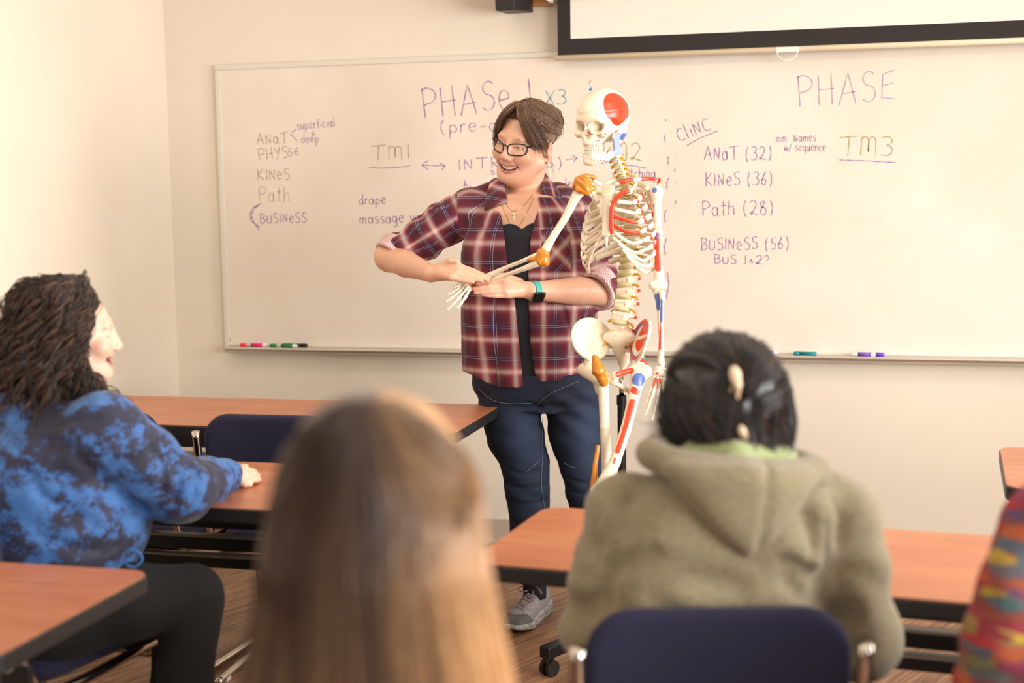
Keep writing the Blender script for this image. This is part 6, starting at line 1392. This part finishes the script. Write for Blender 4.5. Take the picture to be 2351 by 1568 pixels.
def f_oh(pw):
    p = to.loc(pw); d = to.ev(pw); a = ar.ev(pw); d = smin(d, a, .022)
    c1 = OL(1395, 1400, -.16), OL(1410, 1290, -.17); c2 = OL(1905, 1568, -.16), OL(1895, 1320, -.16)
    for (u, w), r_ in ((c1, .016), (c2, .016), ((OL(1410, 1290, -.17), OL(1520, 1250, -.17)), .006), ((OL(1895, 1320, -.16), OL(1800, 1250, -.17)), .008), ((OL(1890, 1410, -.16), OL(1760, 1330, -.17)), .007)): d = smax(d, -(segd(p, u, w)-r_), .035)
    # folds radiating from the armpits
    for cx, cz in ((OL(1890, 1300)[0], OL(0, 1300)[2]), (OL(1405, 1320)[0], OL(0, 1320)[2])):
        rr = np.hypot(p[:, 0]-cx, p[:, 2]-cz); an = np.arctan2(p[:, 2]-cz, p[:, 0]-cx); d = d-.004*np.sin(an*7+rr*20)*np.exp(-((rr-.09)/.05)**2)
    d = d-.006*vnoise(np.stack([p[:, 0]*5, p[:, 1]*5, p[:, 2]*11], 1), 31)-.003*vnoise(p*V(16, 16, 22), 33)
    return np.maximum(d, -(p[:, 2]-.50))
f_oh = creased(f_oh, ZO, [([(1395, 1395), (1400, 1330), (1412, 1290)], .008, .022), ([(1402, 1310), (1450, 1285), (1500, 1270)], .005, .022), ([(1904, 1560), (1898, 1440), (1885, 1340)], .010, .022), ([(1890, 1350), (1850, 1310), (1800, 1290)], .006, .022), ([(1895, 1390), (1850, 1372), (1810, 1340)], .006, .022), ([(1895, 1330), (1905, 1270), (1900, 1210)], .006, .022), ([(1870, 1260), (1860, 1215), (1850, 1180)], .005, .022), ([(1925, 1240), (1930, 1190), (1915, 1150)], .004, .020), ([(1380, 1250), (1400, 1190), (1440, 1150)], .004, .022), ([(1890, 1450), (1840, 1440), (1780, 1470)], .005, .024), ([(1500, 1350), (1600, 1330), (1700, 1350)], .003, .03), ([(1985, 1480), (1960, 1500), (1930, 1510)], .004, .018)])
v, f = surf(f_oh, O0+V(-.36, -.32, .44), O0+V(.36, .62, 1.12), .0075)
M_ol = m_cloth('olive_fleece', srgb(146, 134, 108), srgb(126, 115, 90), 160, .95, .2, .25); t = NT(M_ol); link('olive_hoodie', np_mesh('o', v, f), M_ol, ow)
# hood lying on the back: a pouch with a V-shaped lower edge and an opening rim
hoodc = OL(1682, 1100, -.10)
def f_hood(pw):
    p = to.loc(pw); x = p[:, 0]-OL(1682, 1100)[0]; z = p[:, 2]; zt_ = OL(0, 1045)[2]-.16*np.maximum(x, 0); zb_ = OL(0, 1252)[2]+1.05*np.abs(x)**1.25*1.6
    back_ = -.118-.035*np.exp(-(x/.12)**2)*sstep(zb_.min(), OL(0, 1100)[2], z)-.03*sstep(OL(0, 1250)[2], OL(0, 1090)[2], z); y = p[:, 1]
    d = smax(smax(z-zt_, (zb_-z)*.62, .03), np.abs(x)-.152, .03); sh_ = np.abs(y-(-.075-.05*np.clip(1-(x/.16)**2, 0, 1)))-.040*np.clip(1.0-(x/.2)**2, .35, 1)
    d = smax(d, sh_, .035); seam = np.exp(-((x-.02-.12*(z-OL(0, 1150)[2]))/.006)**2)*.004
    d = d+seam-.003*vnoise(p*V(12, 12, 16), 41)
    # rim roll around the neck
    q = p-OL(1682, 1062, -.02); r_ = np.sqrt((q[:, 0]/1.52)**2+(q[:, 1]/1.1)**2); rim = np.sqrt((r_-.082)**2+((q[:, 2]+.11*q[:, 0])*.8)**2)-.021; return smin(d, rim, .02)
v, f = surf(f_hood, O0+V(-.3, -.34, .85), O0+V(.3, .2, 1.15), .006); link('hood', np_mesh('hood', v, f), M_ol, ow)
M_li = m_cloth('green_hood_lining', srgb(158, 168, 120), srgb(140, 150, 104), 200, .95, .2, .3)
s = SDF(OM, O0); s.chain([OL(1560, 1055, .06), OL(1600, 1046, -.04), OL(1690, 1050, -.09), OL(1780, 1060, -.05), OL(1830, 1075, .03)], [.022, .026, .026, .03, .022], k=.02); s.cap(OL(1745, 1060, .0), OL(1800, 1070, .03), .035, .028, k=.02)
v, f = surf(s.ev, O0+V(-.25, -.25, .9), O0+V(.25, .25, 1.15), .006); link('hood_lining', np_mesh('l', v, f), M_li, ow)
hO = head_sdf(P(1664, 950, ZO+.06), FH*.97-RH*.12, V(0, 0, 1), .98, False, 1.0)
bO = SDF(OM, O0); bO.loft([(z, a, b, c*.8, d*.8) for z, a, b, c, d in ors], k=.02); bO.cap(OL(1682, 1090, .02), bO.loc(hO.world((0, -.03, -.06))[None])[0], .066, .056, k=.03)
bO.chain([OL(1450, 1200, .03), OL(1375, 1440, .05), OL(1520, 1325, .44)], [.05, .04, .027], k=.02); bO.chain([OL(1900, 1200, .03), OL(1968, 1470, .02), OL(1835, 1335, .44)], [.05, .04, .027], k=.02)
for s_, b0 in ((1, OL(1535, 1322, .45)), (-1, OL(1820, 1332, .45))):
    u = V(s_, .25, 0)*.9; u /= np.linalg.norm(u); w = V(-u[1]*s_, u[0]*s_, 0)
    hd2 = SDF(OM, O0); hand(bO, b0, [b0+u*.075+w*(.033-.021*i) for i in range(4)], [b0+u*(.075+.035)+w*(.033-.021*i)+V(0, 0, .003) for i in range(4)], [b0+u*(.075+.068-.006*abs(i-1))+w*(.033-.021*i)-V(0, 0, .004) for i in range(4)], [b0+u*.02+w*.035, b0+u*.045+w*.058, b0+u*.07+w*.062])
f_bO = lambda pw: smin(bO.ev(pw), hO.ev(pw), .018)
v, f = surf(f_bO, O0+V(-.36, -.25, .66), O0+V(.36, .62, 1.26), .0042)
link('body', np_mesh('b', v, f, colors=head_colors(hO, v, srgb(205, 158, 128), .98, smile=False)), M_skin, ow)
tq = SDF(OM, O0); hz = .50
tq.ell((OL(1640, 0)[0], 0, .56), (.20, .17, .12), k=.05)
for s_ in (-1, 1): tq.chain([(OL(1640, 0)[0]+s_*.09, .02, .55), (OL(1640, 0)[0]+s_*.12, .42, .53)], [.095, .07], k=.03); tq.chain([(OL(1640, 0)[0]+s_*.12, .42, .53), (OL(1640, 0)[0]+s_*.12, .40, .08)], [.068, .05], k=.02)
v, f = surf(lambda pw: np.maximum(tq.ev(pw), .06-pw[:, 2]), O0+V(-.4, -.3, .04), O0+V(.35, .62, .7), .01); link('dark_trousers', np_mesh('t', v, f), M_pants, ow)
for s_ in (-1, 1):
    q = V(OL(1640, 0)[0]+s_*.12, .42, 0)@OM.T+O0; s = SDF(); s.cap(q+FH*-.04+V(0, 0, .045), q+FH*.14+V(0, 0, .035), .044, .036, k=.02); fs_ = lambda pw: smax(s.ev(pw), .001-pw[:, 2], .004)
    v, f = surf(fs_, q-V(.2, .2, .01), q+V(.2, .26, .12), .007); link('shoe', np_mesh('s', v, f), M_toe, ow)
# hair
rng = np.random.default_rng(9)
def f_ho(pw):
    q = (pw-HO)@OM; d = (np.linalg.norm((q-V(0, -.002, .004))/V(.090, .108, .087), axis=1)-1)*.088
    d = smin(d, (np.linalg.norm((q-V(.010, -.045, -.045))/V(.078, .065, .062), axis=1)-1)*.062, .03); d = smin(d, (np.linalg.norm((q-V(.022, -.06, -.082))/V(.042, .04, .030), axis=1)-1)*.03, .015)
    d = smin(d, (np.linalg.norm((q-V(.072, -.01, -.035))/V(.030, .05, .05), axis=1)-1)*.03, .02)
    return d-.0022*vnoise(np.stack([np.arctan2(q[:, 0], .05+q[:, 2]*0+np.abs(q[:, 1]))*14, q[:, 2]*14, q[:, 1]*10], 1), 3)
v, f = surf(f_ho, HO-.17, HO+.16, .005); cbk = np.array(srgb(28, 21, 20)); PT = [(v, f, np.tile(cbk*.8, (len(v), 1)))]
hl = lambda *q: OM@V(*q)+HO
gs = []
zs_ = lambda x, y: .001+.0865*math.sqrt(max(.02, 1-(x/.0935)**2-((y+.002)/.1115)**2))
for i in range(26):
    sx = -1+2*i/25; q3 = [(.078*sx, .055), (.088*sx, -.002), (.070*sx+.006, -.055), (.036*sx+.012, -.088)]
    gs.append([hl(x, y, zs_(x, y)) for x, y in q3]+[hl(.018, -.112, .012)])
for i in range(12):
    s_ = -1 if i < 6 else 1; j = i % 6; gs.append([hl(s_*.070, .045-.004*j, .045-.014*j), hl(s_*.095, -.015, .025-.016*j), hl(s_*.078, -.068, .008-.010*j), hl(.018+s_*.02, -.108, -.002-.006*j)])
S = guides_to_strands(gs, 5200, 16, rng, .0028, .004, clumps=1400); PT.append(strands('h', S, .0012, vary(rng, len(S), cbk, .4, srgb(86, 58, 48), .12), None, None))
gs = []
for i in range(18):
    a = R(-95+190*i/17); sx = sin(a); gs.append([hl(.094*sx, -.02-.06*cos(a), .0), hl(.098*sx, -.03-.075*cos(a), -.035), hl(.078*sx+.01, -.045-.07*cos(a), -.07), hl(.03*sx+.02, -.07-.03*cos(a), -.095)])
S = guides_to_strands(gs, 3200, 14, rng, .0055, .014, clumps=700); PT.append(strands('h', S, .0012, vary(rng, len(S), cbk, .4, srgb(90, 58, 48), .14), None, None))
gs = [[hl(-.085, .0, -.05), hl(-.098, -.0, -.07), hl(-.105, -.0, -.095)], [hl(-.08, -.02, -.06), hl(-.088, -.02, -.09), hl(-.075, -.02, -.11)], [hl(-.088, .0, -.04), hl(-.105, .02, -.06), hl(-.115, .03, -.062)]]
S = guides_to_strands(gs, 200, 16, rng, .006, .012, 1.5, .007); PT.append(strands('h', S, .0009, vary(rng, len(S), cbk, .3), None, None))
gs = [[hl(.08, .0, -.05), hl(.09, -.0, -.08), hl(.075, -.0, -.12)], [hl(.075, -.02, -.06), hl(.085, -.02, -.09), hl(.06, -.02, -.125)]]
S = guides_to_strands(gs, 70, 14, rng, .005, .012, 1, .004); PT.append(strands('h', S, .0008, vary(rng, len(S), cbk, .3), None, None))
v, f, c = merge(PT); M_dark = hair_mat('black_brown_hair', .33); link('dark_hair', np_mesh('hair', v, f, colors=c), M_dark, ow)
M_clip = mat('cream_claw_clip', srgb(228, 200, 168), .25)
for nm, (px, py), sc_, rot_ in (('claw_clip', (1690, 876), 1.0, 12), ('claw_clip', (1707, 1000), .7, 18)):
    dr = ray(px, py); ts = np.linspace(1.9, 2.5, 400); pp = CC+ts[:, None]*dr; k_ = np.argmax(f_ho(pp) < .002); c = pp[k_]-dr*.011; fr_ = frame(-FH, V(0, 0, 1)-RH*sin(R(rot_))); s = SDF(fr_, c)
    s.ell((0, .004, .010*sc_), (.0095*sc_, .007, .016*sc_), k=.003); s.cap((-.001, .004, -.006*sc_), (.003*sc_, .002, -.026*sc_), .006*sc_, .0025, k=.004)
    for q in (-1, 1): s.chain([(q*.006*sc_, .003, -.002), (q*.011*sc_, -.002, -.012*sc_), (q*.009*sc_, -.008, -.02*sc_)], [.0022, .0019, .0012], k=.002)
    v, f = surf(s.ev, c-.045, c+.045, .0018); link(nm, np_mesh(nm, v, f), M_clip, ow)

# --- 3: long straight hair, nearest the camera
ZH = 1.22; H0_ = P(858, 1200, ZH)*V(1, 1, 0); NM = BM
nw = person(H0_[0], H0_[1], 'person with long straight brown-to-blonde hair in the foreground, back to camera')
def NL(px, py, dz=0): return (P(px, py, ZH+dz)-H0_)@NM
sil = [(922, 800, 905), (930, 770, 940), (950, 728, 980), (985, 690, 1012), (1040, 662, 1048), (1110, 640, 1078), (1200, 622, 1094), (1300, 608, 1102), (1420, 592, 1125), (1568, 562, 1158), (1800, 530, 1200), (1950, 560, 1180)]
HN = P(856, 1075, ZH+.03); hN = head_sdf(P(856, 1250, ZH+.075), FH, V(0, 0, 1), .97, False)
nrs = sorted([(NL(0, y)[2], (NL(a, y)[0]+NL(b, y)[0])/2, NL(0, 1075)[1]+.02 if y < 1250 else NL(0, 1075)[1]-.0, (NL(b, y)[0]-NL(a, y)[0])/2, min(.100, (NL(b, y)[0]-NL(a, y)[0])/2*1.12) if y < 1300 else .085) for y, a, b in sil])
ns = SDF(NM, H0_); ns.loft(nrs, k=.01, p=2.1)
def f_nh(pw):
    p = ns.loc(pw); d = ns.ev(pw); yc = NL(0, 1075)[1]+.02; th_ = np.arctan2(p[:, 0]-NL(858, 1100)[0], -(p[:, 1]-yc)); low = sstep(NL(0, 930)[2], NL(0, 1300)[2]-.1, p[:, 2])
    part = np.exp(-((p[:, 0]-NL(838, 930)[0])/.009)**2)*sstep(NL(0, 1000)[2], NL(0, 930)[2], p[:, 2])*.013
    d = d+part-.0035*vnoise(np.stack([th_*7, p[:, 2]*2.2+0*th_, th_*0+3.3], 1), 8)-.0018*vnoise(np.stack([th_*22, p[:, 2]*3, th_*0+1.3], 1), 12)
    face = np.maximum(p[:, 1]-(yc+.03), -(p[:, 2]-NL(0, 1400)[2])); face = np.maximum(p[:, 1]-(yc+.055), 0*face-1); return np.maximum(d, face)
v, f = surf(f_nh, H0_+V(-.2, -.2, .72), H0_+V(.2, .26, 1.30), .005)
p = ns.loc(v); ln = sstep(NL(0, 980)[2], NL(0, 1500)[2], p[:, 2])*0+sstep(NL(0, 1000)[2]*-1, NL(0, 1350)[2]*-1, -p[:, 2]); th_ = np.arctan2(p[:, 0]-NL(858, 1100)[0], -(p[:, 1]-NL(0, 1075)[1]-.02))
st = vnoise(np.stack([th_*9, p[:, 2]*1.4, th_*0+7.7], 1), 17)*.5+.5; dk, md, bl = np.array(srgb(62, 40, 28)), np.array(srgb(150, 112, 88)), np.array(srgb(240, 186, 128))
side = sstep(-.1, 1.05, th_); mixb = np.clip(ln*(st-.3)*.9+sstep(.05, .75, th_)*sstep(.0, .4, ln+.2)*.95, 0, 1)[:, None]; base = dk*(1-ln[:, None]*.6)+md*ln[:, None]*.6  # blonde streaks down the lengths, plus sunlight on the right painted as gold
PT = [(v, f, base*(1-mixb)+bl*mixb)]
rng = np.random.default_rng(3); n = 3800; k_ = 26; thr = rng.uniform(-1.9, 1.9, n); zz = np.array([r_[0] for r_ in nrs]); cx_, cy_, rx_, ry_ = [np.array([r_[i] for r_ in nrs]) for i in (1, 2, 3, 4)]
tz = np.linspace(0, 1, k_)[None, :]; z0 = NL(0, 926)[2]-.004*rng.random((n, 1)); zl = .74+.08*rng.random((n, 1)); Z_ = z0+(zl-z0)*(tz**1.35); TH = thr[:, None]*(.35+.65*np.minimum(1, tz*3.5))+.06*np.sin(tz*5+rng.uniform(0, 6, (n, 1)))
off = rng.normal(0, .0022, (n, 1))+.0015; X = np.interp(Z_, zz, cx_)+(np.interp(Z_, zz, rx_)+off)*np.sin(TH); Y = np.interp(Z_, zz, cy_)-(np.interp(Z_, zz, ry_)+off)*np.cos(TH)
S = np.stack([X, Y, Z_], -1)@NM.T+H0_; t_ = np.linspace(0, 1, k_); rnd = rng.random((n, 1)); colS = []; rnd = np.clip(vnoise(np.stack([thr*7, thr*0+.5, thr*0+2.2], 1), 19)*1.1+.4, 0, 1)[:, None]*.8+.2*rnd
lnS = np.clip((t_-.12)/.8, 0, 1)[None, :]; litS = sstep(.05, .8, thr)[:, None]; mx = np.clip(lnS*(rnd-.25)*.8+litS*np.clip(lnS+.15, 0, 1)*.9, 0, 1)[..., None]; bs = dk*(1-lnS[..., None]*.6)+md*lnS[..., None]*.6; cS = (bs*(1-mx)+bl*mx)*rng.uniform(.75, 1.2, (n, 1, 1))  # right-hand strands also turned golden to paint in the window light
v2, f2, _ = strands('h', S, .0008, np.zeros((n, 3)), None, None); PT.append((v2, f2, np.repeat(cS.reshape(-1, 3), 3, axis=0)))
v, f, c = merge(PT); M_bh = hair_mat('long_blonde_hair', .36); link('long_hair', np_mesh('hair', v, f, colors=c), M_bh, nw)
cxn = NL(858, 1100)[0]; cyn = NL(0, 1075)[1]+.03
bN = SDF(NM, H0_); bN.loft([(.45, cxn, cyn, .17, .13), (.6, cxn, cyn, .16, .12), (.8, cxn, cyn, .15, .10), (.93, cxn, cyn, .15, .09), (.985, cxn, cyn, .10, .06)], k=.02); bN.cap((cxn, cyn, .98), bN.loc(hN.world((0, -.03, -.06))[None])[0], .06, .052, k=.03)
v, f = surf(lambda pw: smin(bN.ev(pw), hN.ev(pw), .02), H0_+V(-.2, -.22, .9), H0_+V(.2, .25, 1.30), .005); link('body', np_mesh('b', v, f, colors=head_colors(hN, v, srgb(225, 180, 155), .97, smile=False)), M_skin, nw)
cN = SDF(NM, H0_); cN.loft([(.44, cxn, cyn, .18, .14), (.6, cxn, cyn, .17, .13), (.8, cxn, cyn, .16, .11), (.92, cxn, cyn, .155, .098), (.975, cxn, cyn, .11, .07)], k=.02, p=2.4)
for s_ in (-1, 1): cN.chain([(cxn+s_*.145, cyn, .905), (cxn+s_*.17, cyn+.04, .72), (cxn+s_*.15, cyn+.24, .74)], [.058, .048, .04], k=.03)
v, f = surf(cN.ev, H0_+V(-.32, -.25, .4), H0_+V(.32, .45, 1.02), .008); link('sweater', np_mesh('s', v, f), m_cloth('charcoal_sweater', srgb(60, 56, 60)), nw)
cT = SDF(NM, H0_)
for s_ in (-1, 1): cT.chain([(cxn+s_*.09, cyn, .52), (cxn+s_*.11, cyn+.42, .52), (cxn+s_*.11, cyn+.42, .08)], [.095, .068, .05], k=.03)
v, f = surf(lambda pw: np.maximum(cT.ev(pw), .0-pw[:, 2]), H0_+V(-.35, -.3, -.02), H0_+V(.35, .75, .66), .011); link('dark_trousers', np_mesh('t', v, f), M_pants, nw)

# --- 4: multicoloured knit sweater at the right edge
ZR = 1.95; R0_ = P(2480, 1400, ZR)*V(1, 1, 0)
rw = person(R0_[0], R0_[1], 'person in multicoloured space-dyed knit sweater, cut off by the right frame edge')
def RL(px, py, dz=0): return (P(px, py, ZR+dz)-R0_)@BM
c0 = RL(2520, 1300); tR = SDF(BM, R0_); tR.loft([(.44, c0[0]+.02, 0, .17, .14), (.6, c0[0]+.02, 0, .17, .14), (.8, c0[0]+.02, 0, .17, .12), (.93, c0[0]+.03, 0, .15, .1), (1.0, c0[0]+.03, 0, .09, .07)], k=.02, p=2.3)
tR.chain([RL(2400, 1215, -.02), RL(2345, 1350, -.03), RL(2300, 1470, -.02), RL(2285, 1580, .0)], [.062, .058, .052, .05], k=.03); tR.chain([RL(2285, 1580, .0), RL(2330, 1540, .25)], [.05, .042], k=.03); tR.chain([(c0[0]+.2, 0, .93), (c0[0]+.23, .02, .75), (c0[0]+.15, .25, .72)], [.06, .052, .045], k=.03)
v, f = surf(lambda pw: tR.ev(pw)-.005*vnoise(tR.loc(pw)*14, 3)-.002*vnoise(tR.loc(pw)*V(60, 60, 60), 4), R0_+V(-.4, -.25, .4), R0_+V(.42, .45, 1.08), .008)
m = mat('space_dyed_knit', (.4, .2, .2), .95); t = NT(m); o = t.obj(); mp = t.n('ShaderNodeMapping'); mp.inputs['Scale'].default_value = (9, 9, 34); mp.inputs['Rotation'].default_value = (R(-20), R(38), 0); t.l(o, mp.inputs[0])
vo = t.n('ShaderNodeTexVoronoi', _Scale=1.9); vo.inputs['Randomness'].default_value = 1; t.l(mp.outputs[0], vo.inputs['Vector']); sp_ = t.n('ShaderNodeSeparateColor'); t.l(vo.outputs['Color'], sp_.inputs[0])
base = t.ramp(sp_.outputs[0], [(0, srgb(128, 52, 72)), (.18, srgb(196, 46, 44)), (.34, srgb(110, 76, 90)), (.48, srgb(206, 104, 44)), (.6, srgb(96, 62, 84)), (.7, srgb(206, 180, 52)), (.78, srgb(72, 138, 128)), (.88, srgb(78, 80, 118)), (1, srgb(160, 58, 92))], 'LINEAR')
t.col(t.mix(t.math('MULTIPLY', t.noise(o, 22, 4), 1.15), srgb(104, 54, 58), base)); t.bump(t.noise(o, 180, 2), .4, .004); link('knit_sweater', np_mesh('k', v, f), m, rw)
hR_ = head_sdf(R0_+BM@V(c0[0]+.03, .02, 1.15), FH, V(0, 0, 1), .97, False); tC = SDF(BM, R0_); tC.cap((c0[0]+.03, .0, .99), (c0[0]+.03, 0, 1.08), .06, .052, k=.02)
v, f = surf(lambda pw: smin(tC.ev(pw), hR_.ev(pw), .02), R0_+BM@V(c0[0], 0, 1.12)-.2, R0_+BM@V(c0[0], 0, 1.12)+.2, .006); link('body', np_mesh('b', v, f, colors=head_colors(hR_, v, srgb(220, 175, 150), .97, smile=False)), M_skin, rw)
hq = lambda p: np.maximum((np.linalg.norm(((p-R0_)@BM-V(c0[0]+.03, -.005, 1.185))/V(.09, .105, .1), axis=1)-1)*.09, (p-R0_)@BM@V(0, 1, 0)-.07); v, f = surf(lambda p: hq(p)-.003*vnoise(p*40, 3), R0_+BM@V(c0[0], 0, 1.2)-.18, R0_+BM@V(c0[0], 0, 1.2)+.18, .007); link('short_hair', np_mesh('h', v, f, colors=np.tile(np.array(srgb(70, 50, 40)), (len(v), 1))), M_dark, rw)
cT = SDF(BM, R0_)
for s_ in (-1, 1): cT.chain([(c0[0]+.02+s_*.09, 0, .52), (c0[0]+.02+s_*.11, .42, .52), (c0[0]+.02+s_*.11, .42, .08)], [.095, .068, .05], k=.03)
v, f = surf(lambda pw: np.maximum(cT.ev(pw), .0-pw[:, 2]), R0_+V(-.35, -.3, -.02), R0_+V(.4, .75, .66), .011); link('dark_jeans', np_mesh('t', v, f), m_cloth('dark_blue_denim', srgb(52, 54, 80)), rw)

# --- their chairs (origin between the rear feet, seat runs forward)
def chair_under(px_c, Zc, yaw_fwd, label, back=.22):
    q = P(px_c, 1300, Zc)*V(1, 1, 0); a = math.atan2(yaw_fwd[1], yaw_fwd[0])-pi/2; d = V(yaw_fwd)/np.linalg.norm(yaw_fwd); q = q-d*back
    return chair(q[0], q[1], a, label)
chair_under(1610, 2.26, FH*.96+RH*.0-V(0, 0, 0), 'navy upholstered chair directly behind the olive-hoodie person', .10)
A_ = onz(150, 1568, .41); B_ = onz(375, 1467, .41); dd_ = (B_-A_)*V(1, 1, 0); dd_ /= np.linalg.norm(dd_)
nrm = V(-dd_[1], dd_[0], 0); cq = B_*V(1, 1, 0)-dd_*.40+nrm*.21
chair(cq[0], cq[1], math.atan2(dd_[1], dd_[0])-pi/2, 'navy chair with chrome side rail under the blue tie-dye hoodie person')
chair(H0_[0]+cxn, H0_[1]+cyn-.2, YAW, 'navy chair under the foreground person with long hair')
chair(R0_[0]+.06, R0_[1]-.2, YAW, 'navy chair under the person in the multicoloured sweater')
